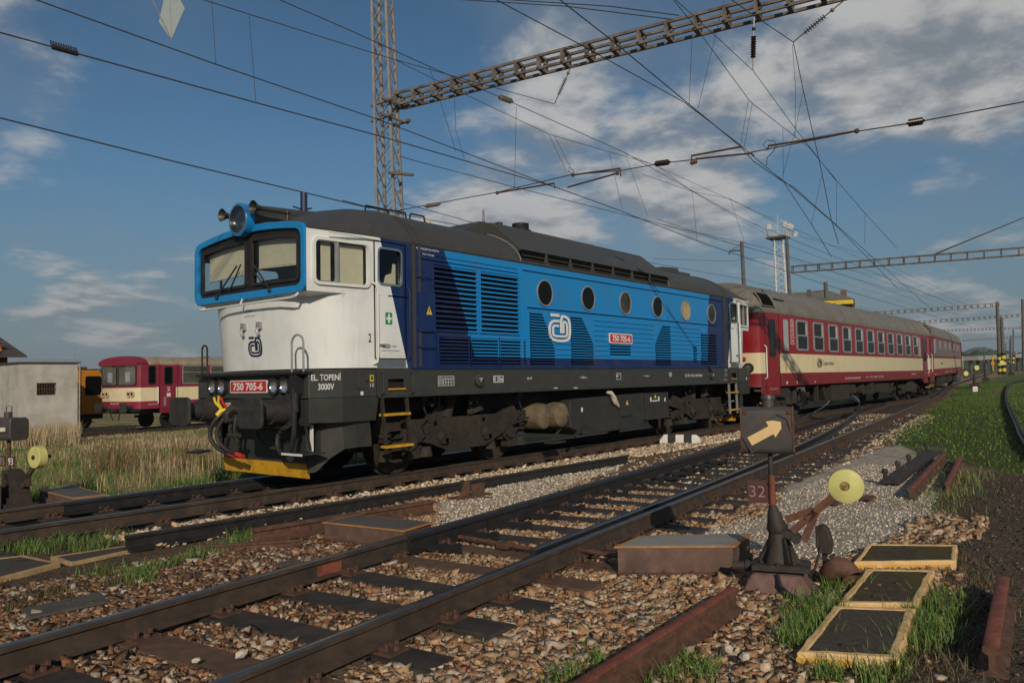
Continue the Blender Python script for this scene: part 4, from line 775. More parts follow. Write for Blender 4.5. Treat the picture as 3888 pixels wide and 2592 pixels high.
for yy in np.linspace(-.55, .55, 9): b.sph((.565, yy-.02, 1.24), .014, n=6, m=4)
b.build('beam_bolts', FRAMEG, LO)
cs = lambda a, c, d=0.: (.57+.45*a-.3*(d+.004), -1.36-.14*a-(d+.004), c)
text('EL. TOPENÍ', cs, .07, .94, 1.455, 1.555, LTEXT, LO, bold=.012); text('3000V', cs, .27, .74, 1.33, 1.415, LTEXT, LO, bold=.012)
b = MB(); b.plate([(-1.02, 1.50), (-.95, 1.50), (-.985, 1.56)], lambda a, c, d: (.566-d, a-.02, c), 0, .003); b.build('warning_sign', YELB, LO)
for yy in (.52, -.70, .40):
    b = MB(); b.plate([(yy, 1.14), (yy+.10, 1.14), (yy+.10, 1.155), (yy, 1.155)], lambda a, c, d: (.596-d, a, c), 0, .03); b.plate([(yy+.02, 1.11), (yy+.08, 1.11), (yy+.08, 1.125), (yy+.02, 1.125)], lambda a, c, d: (.596-d, a, c), 0, .03); b.build('lettering', LTEXT, LO)
# solebar with step recess, covers, writing
b = MB()
for sg in (-1, 1):
    b.holes(1.62, 14.5, 1.21, 1.62, [(1.84, 2.14, 1.31, 1.46), (13.98, 14.28, 1.31, 1.46)], lambda x, z, d: (x, sg*1.5, z), 0)
    b.box(1.62, 14.5, sg*1.46, sg*1.5, 1.195, 1.212)
b.add([(1.6, -1.49, 1.615), (14.5, -1.49, 1.615), (14.5, 1.49, 1.615), (1.6, 1.49, 1.615)], [(0, 1, 2, 3)]); b.build('solebar', SILL, LO)
b = MB(); b.box(.7, 15.4, -.9, .9, .95, 1.55); b.box(1.7, 14.4, -1.42, 1.42, 1.25, 1.6); b.build('main_frame', BLACK, LO)
for xx in (2.0, 14.12):
    b = MB(); b.box(xx-.16, xx+.16, -1.53, -1.42, 1.305, 1.325); b.build('step_edge', YEL, LO)
    b = MB()
    for q in (-.29, .29): b.tube([(xx+q-.02, -1.50, 1.58), (xx+q, -1.55, 1.55), (xx+q, -1.55, 1.27), (xx+q-.02, -1.5, 1.24)], .013, 6)
    b.build('grab_iron', SILL, LO, True)
    b = MB(); k = -1 if xx < 8 else 1
    for q in (-.26, .22): b.bar((xx+q, -1.47, 1.21), (xx+q+.02*k*-1+.06, -1.47, .40), .05, .035)
    b.bar((xx-.2, -1.40, .72), (xx+.2, -1.40, .72), .03, .03); lad = b.build('ladder', GRIME if xx < 8 else ALU, LO)
    for zz in (.955, .50): b = MB(); b.box(xx-.25+.03*(zz < .6), xx+.25+.05*(zz < .6), -1.53, -1.40, zz-.02, zz+.015); b.build('rung', YEL, lad)
b = MB(); b.plate(rr(1.27, 1.44, 1.33, 1.585, .03), onside, 0, .012); b.box(1.40, 1.46, -1.53, -1.5, 1.44, 1.46); b.build('hatch_cover', SILL, LO, False, .006)
b = MB(); b.plate([(1.50, 1.43), (1.565, 1.43), (1.565, 1.52), (1.50, 1.52)], onside, 0, .004); b.build('yellow_label', YELB, LO); text('I', lambda x, z, d: onside(x, z, d+.002), 1.515, 1.55, 1.45, 1.505, BLACK, LO, bold=0)
text('11l', onside, 1.50, 1.565, 1.355, 1.405, LTEXT, LO); b = MB(); b.box(1.33, 1.375, -1.507, -1.5, 1.245, 1.295); b.box(15.0-.02, 15.02, -1.507, -1.5, 1.28, 1.34); b.build('white_label', LTEXT, LO)
for xx, zz in ((3.80, 1.425), (12.72, 1.42)):
    b = MB(); b.disc((xx, -1.5, zz), (0, -1, 0), .115, .05, 24); b.cyl((xx, -1.55, zz), (xx, -1.56, zz), .11, .09, 24); cp = b.build('round_cover', SILL, LO, True)
    b = MB(); b.box(xx-.04, xx+.04, -1.565, -1.56, zz+.01, zz+.022); b.box(xx-.006, xx+.006, -1.565, -1.56, zz-.03, zz); b.build('cover_mark', LTEXT, cp)
b = MB(); b.ring([(4.18, 1.37), (4.44, 1.37), (4.44, 1.485), (4.18, 1.485)], [(4.19, 1.38), (4.43, 1.38), (4.43, 1.475), (4.19, 1.475)], onside, 0, .003); b.build('label_frame', LTEXT, LO); text('R 120m', onside, 4.20, 4.42, 1.39, 1.465, LTEXT, LO, bold=.02)
b = MB(); b.ring([(2.86, 1.34), (3.22, 1.34), (3.22, 1.49), (2.86, 1.49)], [(2.866, 1.346), (3.214, 1.346), (3.214, 1.484), (2.866, 1.484)], onside, 0, .003)
for zz in (1.392, 1.438): b.box(2.86, 3.22, -1.504, -1.501, zz-.003, zz+.003)
for xx in (2.975, 3.03, 3.09, 3.15): b.box(xx-.003, xx+.003, -1.504, -1.501, 1.34, 1.45)
b.build('brake_table', LTEXT, LO)
for zz, tx in ((1.45, 'SKP I'), (1.405, 'SKP II'), (1.357, 'SKP III')): text(tx, onside, 2.875, 2.965, zz, zz+.025, LTEXT, LO, bold=0)
text('BRZDÍCÍ VÁHA', onside, 2.99, 3.20, 1.453, 1.475, LTEXT, LO, bold=0)
text('DK-GP', onside, 5.10, 5.24, 1.41, 1.45, LTEXT, LO); text('→ 9,00m ←', onside, 6.75, 7.02, 1.40, 1.45, LTEXT, LO); text('← 16,66m →', onside, 9.25, 9.55, 1.41, 1.45, LTEXT, LO); text('CZ ČD  92 54 2 750 705-6', onside, 11.24, 12.20, 1.39, 1.47, LTEXT, LO, bold=.02)
b = MB(); b.ring([(8.12, 1.37), (8.30, 1.37), (8.30, 1.50), (8.12, 1.50)], [(8.127, 1.377), (8.293, 1.377), (8.293, 1.493), (8.127, 1.493)], onside, 0, .003); b.box(8.13, 8.2, -1.504, -1.501, 1.43, 1.45); b.box(8.14, 8.28, -1.504, -1.501, 1.47, 1.475); b.build('label_frame', LTEXT, LO)
b = MB(); b.box(10.45, 10.58, -1.506, -1.5, 1.40, 1.50); b.build('grey_label', M('label_grey', (.32, .34, .40), .6), LO)
b = MB(); b.box(5.9, 6.02, -1.504, -1.5, 1.235, 1.25); b.box(6.55, 6.68, -1.504, -1.5, 1.225, 1.24); b.build('jack_mark', LTEXT, LO)
for i, (zz, tx) in enumerate(((1.55, '70,6 t'), (1.51, 'R 52 t'), (1.43, 'P 46 t'), (1.39, 'G 41 t'), (1.28, 'Plzeň 02.10.10'))): text(tx, onside, 13.55-(.1 if i == 4 else 0), 13.72, zz, zz+.028, LTEXT, LO, bold=0)
# bogies
for xc, kk in ((3.78, 0), (12.80, 1)):
    for sg in (-1, 1):
        prf = [(-1.30, .83), (.95, .83), (1.16, .90), (1.40, .95), (1.45, .87), (1.74, .86), (1.74, .72), (1.25, .63), (.50, .33), (-.42, .33), (-.80, .46), (-1.30, .56)]
        if kk: prf = [(-a, c) for a, c in prf]
        b = MB(); b.prism([(xc+a, sg*1.06, c) for a, c in prf], (0, sg*.08, 0)); bo = b.build('bogie_frame', GRIME, LO, False, .008)
        b = MB()
        for i in range(len(prf)-5, len(prf)): pass
        lower = prf[6:]; pts = [(xc+a, sg*1.16, c) for a, c in lower]
        for p, q in zip(pts[:-1], pts[1:]): b.bar(p, q, .10, .025, (0, 0, 1))
        b.build('frame_flange', GRIME, bo)
        for a in (-.62, .55): b = MB(); b.cyl((xc+a, sg*1.14, .75), (xc+a, sg*1.148, .75), .04, n=12); b.build('frame_hole', VOID, bo)
        for a in (-.50, .57): b = MB(); b.sph((xc+a, sg*1.16, .54), .10, (.9, .6, 1)); b.box(xc+a-.03, xc+a+.12, sg*1.13, sg*1.20, .42, .5); b.cyl((xc+a+.1, sg*1.1, .47), (xc+a+.1, sg*1.2, .47), .05); b.build('brake_bracket', GRIME, bo, True)
        for a in (-1.2, 1.2):
            b = MB(); b.cyl((xc+a, sg*.95, .50), (xc+a, sg*1.17, .50), .15, n=18); b.cyl((xc+a, sg*1.17, .50), (xc+a, sg*1.22, .50), .11, n=18); b.box(xc+a-.30, xc+a+.30, sg*.98, sg*1.10, .38, .56); b.box(xc+a-.02, xc+a+.2, sg*1.0, sg*1.16, .24, .42)
            for q in (-.42, .42):
                for h in (.36, .44, .52, .60): b.cyl((xc+a+q, sg*1.06, h), (xc+a+q, sg*1.06, h+.035), .10, n=14)
                b.cyl((xc+a+q, sg*1.06, .24), (xc+a+q, sg*1.06, .36), .12, .10, 14)
            b.build('axle_box', GRIME, bo, True)
            b = MB(); b.tube([(xc+a+.25, sg*1.20, 1.22), (xc+a+.27, sg*1.2, 1.0), (xc+a+.33, sg*1.22, .85), (xc+a+.22, sg*1.2, .75), (xc+a+.3, sg*1.2, .58), (xc+a+.12, sg*1.2, .48)], .014, 6); b.box(xc+a+.18, xc+a+.32, sg*1.12, sg*1.24, 1.12, 1.2); b.build('cable', RUBBER, bo, True)
    for a in (-1.2, 1.2):
        for sg in (-1, 1):
            b = MB(); b.cyl((xc+a, sg*.69, .5), (xc+a, sg*.82, .5), .5, n=40); b.cyl((xc+a, sg*.66, .5), (xc+a, sg*.69, .5), .53, n=40); b.cyl((xc+a, sg*.82, .5), (xc+a, sg*.9, .5), .2, n=20); b.build('wheel', GRIME, LO, True)
    b = MB(); b.box(xc-1.9, xc+1.9, -.55, .55, .35, .95); b.cyl((xc-.3, -1.05, .8), (xc-.1, -.95, 1.2), .10, .13); b.cyl((xc+.5, -1.0, .86), (xc+.45, -.9, 1.2), .16, .12); b.cyl((xc+.25, -1.1, .84), (xc+.35, -1.0, 1.2), .05); b.cyl((xc-.4, -1.05, .78), (xc-.4, -.85, .78), .25); b.build('bogie_gear', GRIME, LO, True)
    for q in (-.75, .15): b = MB(); b.tube([(xc+q, -1.25, 1.2), (xc+q+.02, -1.25, 1.08), (xc+q-.06, -1.25, 1.03), (xc+q-.1, -1.25, 1.1)], .02, 6); b.tube([(xc+q+.1, -1.25, 1.2), (xc+q+.1, -1.25, 1.05)], .025, 6); b.build('lifting_hook', GRIME, LO, True)
for xx in (5.87, 6.43):
    b = MB(); rg = [[(xx+r_*math.cos(t), y_, .725+r_*math.sin(t)) for t in np.linspace(0, 2*math.pi, 24, endpoint=False)] for y_, r_ in ((-.2, .245), (-1.22, .245), (-1.30, .225), (-1.345, .16), (-1.36, .03))]; b.loft(rg); b.cyl((xx+.1, -1.35, .72), (xx+.1, -1.38, .72), .025, n=10); b.build('air_tank', TANKM, LO, True)
b = MB(); P3 = [(6.62, 1.0), (6.95, 1.02), (9.55, 1.06), (9.55, .48), (9.15, .33), (7.1, .30), (6.85, .40), (6.62, .47)]; b.prism([(a, -1.36, c) for a, c in P3], (0, 2.7, 0)); fb = b.build('fuel_tank', FRAMEG, LO, False, .02)
b = MB(); b.box(9.56, 10.62, -1.38, 1.3, .46, 1.05); None; b.build('battery_box', FRAMEG, fb, False, .012)
b = MB(); b.box(8.45, 8.95, -1.385, -1.36, .60, 1.05); b.box(8.5, 8.9, -1.4, -1.36, .585, .60); b.build('tank_door', FRAMEG, fb, False, .01)
b = MB(); b.plate([(8.67, .83), (8.77, .83), (8.72, .93)], lambda x, z, d: (x, -1.387-d, z), 0, .003); b.plate([(9.93, .93), (10.03, .93), (9.98, 1.02)], lambda x, z, d: (x, -1.382-d, z), 0, .003); b.build('warning_sign', YELB, fb)
b = MB(); b.box(7.0, 7.05, -1.366, -1.36, .76, .84); b.box(9.75, 9.80, -1.386, -1.38, .86, .96); b.box(9.84, 10.08, -1.386, -1.38, .86, .885); b.box(10.12, 10.17, -1.386, -1.38, .86, .96); b.box(10.42, 10.46, -1.386, -1.38, .84, .93); b.build('white_label', LTEXT, fb)
b = MB(); b.bar((7.12, -1.37, .5), (6.72, -1.37, .30), .05, .05); b.box(6.1, 6.55, -1.30, -1.1, .20, .23); b.bar((6.1, -1.2, .22), (6.6, -1.2, .5), .03, .03); b.build('tank_strut', GRIME, fb)
b = MB(); b.tube([(7.92, -1.38, 1.12), (8.02, -1.42, 1.10), (8.12, -1.43, 1.0), (8.2, -1.41, .92), (8.28, -1.41, .86), (8.34, -1.41, .80)], [.03, .045, .05, .05, .04, .015], 7); b.tube([(8.05, -1.40, 1.08), (8.12, -1.43, .93), (8.18, -1.42, .86)], [.03, .035, .015], 6); tag(b.build('rag', M('rag_cloth', (.52, .47, .38), .9, var=.2, scale=20), None, True), 'dirty white rag hanging over the fuel tank of the locomotive', 'rag')
# ------------------------------------------------------------ coaches
def coach(origin, yaw, pitch, liv, label, L=23.6, shade=False):
    C0 = thing('passenger_coach', origin, label, 'coach', 'red and cream passenger coaches'); C0.rotation_euler = (0, -pitch, yaw)
    cr = lambda y, hw=1.42: 3.26+.98*max(0., 1-(abs(y)/hw)**2.2)**.56
    b = MB()
    for sg in (-1, 1): b.holes(.35, L-.35, 1.04, 3.27, [], lambda x, z, d: (x, sg*1.42, z), 0)
    for x0, sx in ((0, 1), (L, -1)):
        hp = [(0, 0), (0, .9), (.02, 1.2), (.10, 1.36), (.35, 1.42)]; ring = [(x0+sx*a, -c) for a, c in hp[::-1]]+[(x0+sx*a, c) for a, c in hp[1:]]
        b.loft([[(a, c, z) for a, c in ring] for z in (1.04, 3.27)], False, False)
        for sg in (-1, 1): b.add([(x0+sx*.35, sg*1.42, .80), (x0+sx*1.55, sg*1.42, .80), (x0+sx*1.55, sg*1.42, 1.045), (x0+sx*.35, sg*1.42, 1.045)], [(0, 1, 2, 3)])
        for sg in (-1, 1): b.add([(x0+sx*.35, sg*1.42, .80), (x0+sx*.35, sg*1.42, 1.045), (x0+sx*.10, sg*1.36, 1.045), (x0+sx*.10, sg*1.36, .85)], [(0, 1, 2, 3)])
    b.build('body', liv, C0, True)
    b = MB(); rings = []
    for x, sc in ((.0, .55), (.08, .80), (.3, .93), (.7, 1.), (L-.7, 1.), (L-.3, .93), (L-.08, .80), (L, .55)): rings.append([(x, q*1.43, 3.26+(cr(q*1.43, 1.43)-3.26)*sc) for q in YS]+[(x, 1.40, 3.2), (x, -1.40, 3.2)])
    b.loft(rings); rf = b.build('roof', CROOF, C0, True)
    b = MB()
    for x in np.arange(2.6, L-1.5, 2.05): b.loft([[(x+a, q*1.432, cr(q*1.43, 1.43)+e) for q in YS] for a, e in ((-.02, 0), (-.02, .010), (.02, .010), (.02, 0))], False, False)
    b.box(.9, L-.9, -1.435, -1.40, 3.245, 3.27); b.box(.9, L-.9, 1.40, 1.435, 3.245, 3.27); b.build('roof_seam', CROOF, rf, True)
    b = MB()
    for x in (4.5, 8.2, 12.1, 15.9, 19.5): b.cyl((x, 0, 4.2), (x, 0, 4.34), .16, .12, 14); b.box(x-.25, x+.25, -.2, .2, 4.2, 4.26)
    b.build('roof_vent', CROOF, rf, True)
    b = MB(); ya, yb = -1.41, -1.18
    b.loft([[(x, y, cr(y, 1.43)+.03) for y in np.linspace(ya, yb, 6)]+[(x, y, cr(y, 1.43)-.04) for y in np.linspace(yb, ya, 6)] for x in (.25, 1.3)]); vg = b.build('roof_grille', VOID, rf)
    b = MB(); b.tube([(.25, ya-.01, cr(ya, 1.43)+.03), (1.3, ya-.01, cr(ya, 1.43)+.03)], .02, 4); b.tube([(.25, yb, cr(yb, 1.43)+.04), (1.3, yb, cr(yb, 1.43)+.04)], .02, 4)
    for x in (.25, 1.3): b.tube([(x, y, cr(y, 1.43)+.035) for y in np.linspace(ya, yb, 6)], .02, 4)
    b.build('grille_edge', CROOF, vg); b = MB(); b.tube([(1.5, -1.30, 3.72), (2.4, -1.30, 3.70)], .02, 6); b.tube([(1.35, -1.0, 4.0), (1.4, -1.36, 3.5)], .015, 6); b.build('roof_rail', BLACK, rf)
    sd = lambda sg: (lambda x, z, d=0.: (x, sg*(1.42+d), z))
    alu = ALU if not shade else M('shaded_frame', (.20, .19, .19), .6, .1)  # darker frame copy carries the same painted shade
    wp = None
    for sg in (-1, 1):
        mp = sd(sg)
        for i in range(11):
            x0 = 3.08+1.69*i
            if wp is None or sg > 0 and i == 0:
                w = MB(); w.ring(rr(x0, x0+1.12, 2.15, 3.14, .10), rr(x0+.07, x0+1.05, 2.21, 3.08, .07), mp, -.01, .025); w.box(x0+.05, x0+1.07, sg*1.41, sg*1.44, 2.62, 2.665); wi = w.build('window', alu, C0)
                g = MB(); g.holes(x0+.06, x0+1.06, 2.2, 3.09, [], mp, .004); pn = g.build('pane', GLASSC, wi); wp = (wi, pn, x0)
            else:
                wi = wp[0].copy(); COL.objects.link(wi); wi.location = (x0-wp[2], 0, 0); pn = wp[1].copy(); COL.objects.link(pn); pn.parent = wi
            if not shade or i % 2:
                cu = MB(); ww = random.choice((.14, .2, .26)) if not shade else .42; cu.holes(x0+1.05-ww, x0+1.04, 2.67, 3.07, [], mp, .008); cu.holes(x0+.07, x0+.07+.08, 2.22, 2.6, [], mp, .008); c = cu.build('curtain', M('coach_curtain', (.42, .44, .42), .8, var=.15), wi)
                if wi.location.x: c.location = (-wi.location.x, 0, 0)
        for x0, x1, z0, z1, m in ((.71, 1.18, 1.95, 3.02, GLASSD), (L-1.18, L-.71, 1.95, 3.02, GLASSD), (1.90, 2.36, 2.12, 3.10, M('frosted_glass', (.33, .37, .36), .35, var=.08)), (L-2.36, L-1.95, 2.12, 3.10, M('frosted_glass', (.33, .37, .36), .35))):
            w = MB(); w.ring(rr(x0-.03, x1+.03, z0-.03, z1+.03, .12), rr(x0, x1, z0, z1, .10), mp, 0, .012); wi = w.build('door_window' if m is GLASSD else 'frosted_window', RUBBER if m is GLASSD else LIVC, C0)
            g = MB(); g.plate(rr(x0-.01, x1+.01, z0-.01, z1+.01, .10), mp, 0, .006); g.build('pane', m, wi)
        for xx in (.38, 1.53, L-.38, L-1.53):
            w = MB(); w.box(xx-.01, xx+.01, sg*1.415, sg*1.424, .82, 3.22); w.build('door_gap', VOID, C0)
        for xx in (.33, L-.33):
            w = MB(); w.tube([(xx-.02, sg*1.42, 1.28), (xx, sg*1.47, 1.33), (xx, sg*1.47, 2.20), (xx-.03, sg*1.42, 2.27)], .016, 6); w.build('handrail', LTEXT, C0, True)
        for xx in (.3, L-.3):
            w = MB(); w.box(xx-.2, xx+.22, sg*1.30, sg*1.46, .56, .60); w.build('step', YEL, C0)
    mp = sd(-1)
    w = MB(); w.ring(rr(2.58, 2.86, 2.34, 3.13, .02), rr(2.595, 2.845, 2.355, 3.115, .015), mp, 0, .004)
    for zz in (2.55, 2.72, 2.88): w.box(2.58, 2.86, -1.425, -1.42, zz-.006, zz+.006)
    w.build('label_frame', LTEXT, C0); text('2', mp, 2.65, 2.79, 2.92, 3.09, LTEXT, C0)
    w = MB()
    for zz in (2.40, 2.60, 2.76): w = MB(); w.plate([(2.66, zz), (2.72, zz+.08), (2.78, zz), (2.72, zz+.03)], mp, 0, .004); w.build('pictogram', LTEXT, C0)
    if not shade: logo(lambda a, c, d: mp(a, c, d), 5.10, 5.62, 1.60, 1.92, BLACK, C0, .006)
    text('České dráhy', mp, 5.72, 7.0, 1.65, 1.86, BLACK, C0, bold=.01)
    text('CZ-ČD 50 54 20-40 286-4', mp, 8.3, 10.4, 1.17, 1.25, LTEXT, C0); text('51 t  G  P 48 t  R 56 t', mp, 11.2, 14.0, 1.19, 1.25, LTEXT, C0, bold=0); text('Bdmtee', mp, L-4.2, L-3.2, 1.25, 1.31, LTEXT, C0, bold=0)
    for zz in (.945, .985): text('NENASTUPUJTE ZA JÍZDY', mp, .62, 1.30, zz, zz+.022, LTEXT, C0, bold=0)
    w = MB(); w.box(2.02, 2.08, -1.43, -1.42, 1.5, 1.72); w.build('orange_mark', M('mark_orange', (.6, .12, .02), .6), C0)
    w = MB(); w.box(2.05, 2.15, -1.425, -1.42, 1.10, 1.18); w.box(3.0, 3.04, -1.425, -1.42, 1.10, 1.17); w.box(4.8, 4.85, -1.425, -1.42, 1.10, 1.15); w.build('white_label', LTEXT, C0)
    for x0, sx in ((0, -1), (L, 1)):
        for sy in (-.87, .87):
            w = MB(); w.cyl((x0, sy, 1.05), (x0+sx*.28, sy, 1.05), .15, .12); w.cyl((x0+sx*.26, sy, 1.05), (x0+sx*.32, sy, 1.05), .23, .23, 20); w.build('buffer', BUFM, C0, True)
        w = MB(); w.box(min(x0, x0+sx*.14), max(x0, x0+sx*.14), -.55, .55, 1.15, 3.3); w.build('gangway', RUBBER, C0)
    for sy in (-1.05, 1.05):
        w = MB(); w.ring(circ(sy, 1.60, .15), circ(sy, 1.60, .10), lambda a, c, d: (-d, a, c), -.02, .06); lm = w.build('end_lamp', RUBBER, C0, True); w = MB(); w.plate(circ(sy, 1.60, .11), lambda a, c, d: (-d, a, c), 0, .03); w.build('reflector', REFL, lm)
        w = MB(); w.box(-.05, 0, sy-.03+.1, sy+.08+.1, 1.82, 1.92); w.build('tail_lamp', M('tail_red', (.45, .05, .02), .4), C0)
    # underfloor
    for xb in (3.3, L-3.3):
        for a in (-1.25, 1.25):
            for sg in (-1, 1): w = MB(); w.cyl((xb+a, sg*.69, .46), (xb+a, sg*.82, .46), .46, n=28); w.cyl((xb+a, sg*.85, .46), (xb+a, sg*1.12, .46), .14, n=12); w.box(xb+a-.4, xb+a+.4, sg*.95, sg*1.1, .35, .5); w.build('wheel', GRIME, C0, True)
        w = MB()
        for sg in (-1, 1):
            w.prism([(xb-1.9, sg*1.0, .62), (xb-1.9, sg*1.0, .78), (xb-.7, sg*1.0, .78), (xb-.5, sg*1.0, .62), (xb+.5, sg*1.0, .62), (xb+.7, sg*1.0, .78), (xb+1.9, sg*1.0, .78), (xb+1.9, sg*1.0, .62), (xb+.6, sg*1.0, .42), (xb-.6, sg*1.0, .42)], (0, sg*.1, 0))
            for a in (-.3, .3): w.cyl((xb+a, sg*1.08, .45), (xb+a, sg*1.08, .95), .12, n=12)
            w.cyl((xb+.75, sg*1.15, .9), (xb+.55, sg*1.15, .5), .05, n=8)
        w.box(xb-1.9, xb+1.9, -.9, .9, .5, .8); w.build('bogie_frame', GRIME, C0, True)
    w = MB(); w.box(.8, L-.8, -1.2, 1.2, .95, 1.1); w.box(7.0, 9.2, -1.3, -.4, .42, .98); w.box(9.5, 10.3, -1.25, -.3, .6, .98); w.cyl((11.4, -1.25, .72), (11.4, .6, .72), .22, n=18); w.box(12.3, 12.9, -1.3, -.5, .5, .98); w.box(13.6, 15.8, -1.2, -.2, .55, .98); w.prism([(6.2, -1.2, .98), (6.6, -1.2, .98), (6.6, -1.2, .45)], (0, .6, 0)); w.prism([(16.3, -1.2, .98), (16.9, -1.2, .98), (16.3, -1.2, .45)], (0, .6, 0))
    w.box(1.9, 2.6, -1.30, -.9, .7, .98); w.bar((5.4, -1.25, .4), (5.45, -1.25, 1.0), .12, .12); w.build('underfloor_gear', GRIME, C0)
    return C0
coach((16.32, 0, 0), 0, 0, LIVC, 'clean red and cream coach coupled directly behind the blue locomotive')
coach((40.55, .05, .05), R(5.0), .008, LIVC2, 'red and cream coach painted in shade tones at the far end of the train, turned by the curve', shade=True)
# ------------------------------------------------------------ railcar, works vehicle and buildings on the left
RX = thing('railcar', (11.13, 27.76, -.65), 'dark red and cream railcar with two front windows waiting in the dry grass', 'railcar', rot=R(11.98))
b = MB(); pr = [(-1.42, .98), (-1.42, 3.0), (-1.34, 3.22)]+[(q, 3.22+.33*max(0, 1-(abs(q)/1.34)**2)**.7) for q in np.linspace(-1.2, 1.2, 11)]+[(1.34, 3.22), (1.42, 3.0), (1.42, .98)]
b.holes(.85, 14, .98, 3.05, [], lambda x, z, d: (x, -1.42, z), 0); b.holes(.85, 14, .98, 3.05, [], lambda x, z, d: (x, 1.42, z), 0)
b.loft([[(x, y, z) for x, y in ((.85, -1.42), (.62, -1.36), (.50, -1.2), (.48, 0), (.50, 1.2), (.62, 1.36), (.85, 1.42))] for z in (.98, 1.3, 3.05)], False, False)
for x0 in (1.62, 13.0):
    b.box(x0, x0+1.05, -1.43, -1.41, .74, 1.0); b.box(x0, x0+1.05, 1.41, 1.43, .74, 1.0)
b.build('body', LIVR, RX, True)
b = MB(); rc = lambda y: 3.12+.36*max(0, 1-(abs(y)/1.45)**2.6)**.6
b.loft([[(x, q*hw, z0+(rc(q*1.45)-3.12)*sc) for q in YS]+[(x, hw*.97, 3.0), (x, -hw*.97, 3.0)] for x, hw, sc, z0 in ((.46, 1.34, .80, 3.14), (.7, 1.42, 1., 3.12), (14, 1.45, 1., 3.12))]); rf = b.build('roof', M('railcar_roof', (.33, .26, .18), .7, var=.2, dirt=(.20, .09, .05), dirt_amt=.7), RX, True)
b = MB(); b.loft([[(x, q*hw, z0+(rc(q*1.45)-3.12)*sc+.01) for q in YS]+[(x, hw*.97, 3.04), (x, -hw*.97, 3.04)] for x, hw, sc, z0 in ((.40, 1.36, .81, 3.14), (.70, 1.44, 1.01, 3.12), (.95, 1.45, 1.01, 3.12))]); b.build('roof_front', LIVR, rf, True)
b = MB()
for x in (5.0, 8.0): b.box(x, x+.5, -.5, -.1, 3.45, 3.55); b.tube([(x-.4, -.9, 3.42), (x-.4, -.9, 3.52), (x+.9, -.9, 3.52), (x+.9, -.9, 3.42)], .015, 6)
b.build('roof_vent', GALV, rf)
fr = lambda y, z, d=0.: (.472-d+.02*abs(y)/1.2, y, z)
for (a, c) in ((-1.22, .02), (.10, 1.22)):
    w = MB(); w.ring(rr(a, c, 2.08, 3.02, .10), rr(a+.05, c-.05, 2.13, 2.97, .08), fr, -.02, .02); wi = w.build('windscreen', RUBBER, RX); g = MB(); g.plate(rr(a+.04, c-.04, 2.12, 2.98, .08), fr, 0, .008); g.build('pane', M('railcar_glass', (.10, .105, .09), .12, var=.4, scale=1.2), wi)
    g = MB(); g.plate(rr((a+c)/2-.22, (a+c)/2+.12, 2.25, 2.72, .05), fr, .008, .010); g.build('daylight_patch', M('painted_daylight', (.26, .29, .30), .3), wi)  # pale plate on the windscreen, daylight from behind put in as colour
mp = lambda x, z, d=0.: (x, -1.42-d, z)
for (a, c, z0, z1, nm, m) in ((.97, 1.40, 2.12, 3.02, 'cab_window', GLASSD), (1.86, 2.36, 2.1, 2.98, 'door_window', GLASSD), (2.93, 4.46, 2.12, 3.05, 'window', 0), (4.68, 6.2, 2.12, 3.05, 'window', 0), (6.5, 8.0, 2.12, 3.05, 'window', 0), (8.3, 9.8, 2.12, 3.05, 'window', 0), (10.1, 11.6, 2.12, 3.05, 'window', 0)):
    w = MB(); w.ring(rr(a, c, z0, z1, .1), rr(a+.05, c-.05, z0+.05, z1-.05, .08), mp, -.01, .02)
    if m == 0: w.box(a+.04, c-.04, -1.44, -1.42, 2.68, 2.72)
    wi = w.build(nm, ALU if m == 0 else RUBBER, RX); g = MB(); g.plate(rr(a+.04, c-.04, z0+.04, z1-.04, .08), mp, 0, .006); g.build('pane', m or M('railcar_side_glass', (.085, .09, .07), .15, var=.4, scale=1), wi)
text('2', mp, 2.03, 2.22, 1.80, 1.99, LTEXT, RX); b = MB(); b.box(2.02, 2.24, -1.425, -1.42, 1.52, 1.70); b.build('white_label', LTEXT, RX); logo(lambda a, c, d: mp(a, c, d), 4.25, 4.75, 1.48, 1.86, BLACK, RX, .006)
for xx in (1.62, 2.66): b = MB(); b.box(xx-.012, xx+.012, -1.425, -1.418, .76, 3.1); b.build('door_gap', VOID, RX)
b = MB(); b.box(1.85, 1.98, -1.426, -1.42, 1.1, 1.5); b.build('door_grip', ALU, RX); b = MB(); b.tube([(1.5, -1.42, 1.2), (1.5, -1.47, 1.25), (1.5, -1.47, 1.95), (1.5, -1.42, 2.0)], .02, 6); b.build('handrail', LTEXT, RX)
for yy in (-.98, -.74, .80, 1.06):
    h = MB(); h.ring(circ(yy, 1.68, .15), circ(yy, 1.68, .085), fr, -.01, .07); hh = h.build('headlight', M('lamp_rim', (.55, .42, .26), .6), RX, True); h = MB(); h.plate(circ(yy, 1.68, .09), fr, 0, .03); h.build('reflector', GLASSD, hh)
text('M152 0372', lambda y, z, d=0: fr(-y, z, d), -.55, .05, 1.20, 1.27, LTEXT, RX, bold=0); text('010 379-1', mp, 1.0, 1.45, 1.15, 1.22, LTEXT, RX, bold=0)
for yy in (-.875, .875):
    b = MB(); b.cyl((.5, yy, 1.05), (.1, yy, 1.05), .13, .11); b.plate(rr(yy-.22, yy+.22, .83, 1.27, .1), lambda a, c, d: (.08-d, a, c), -.03, .04); b.build('buffer', BUFM, RX, True)
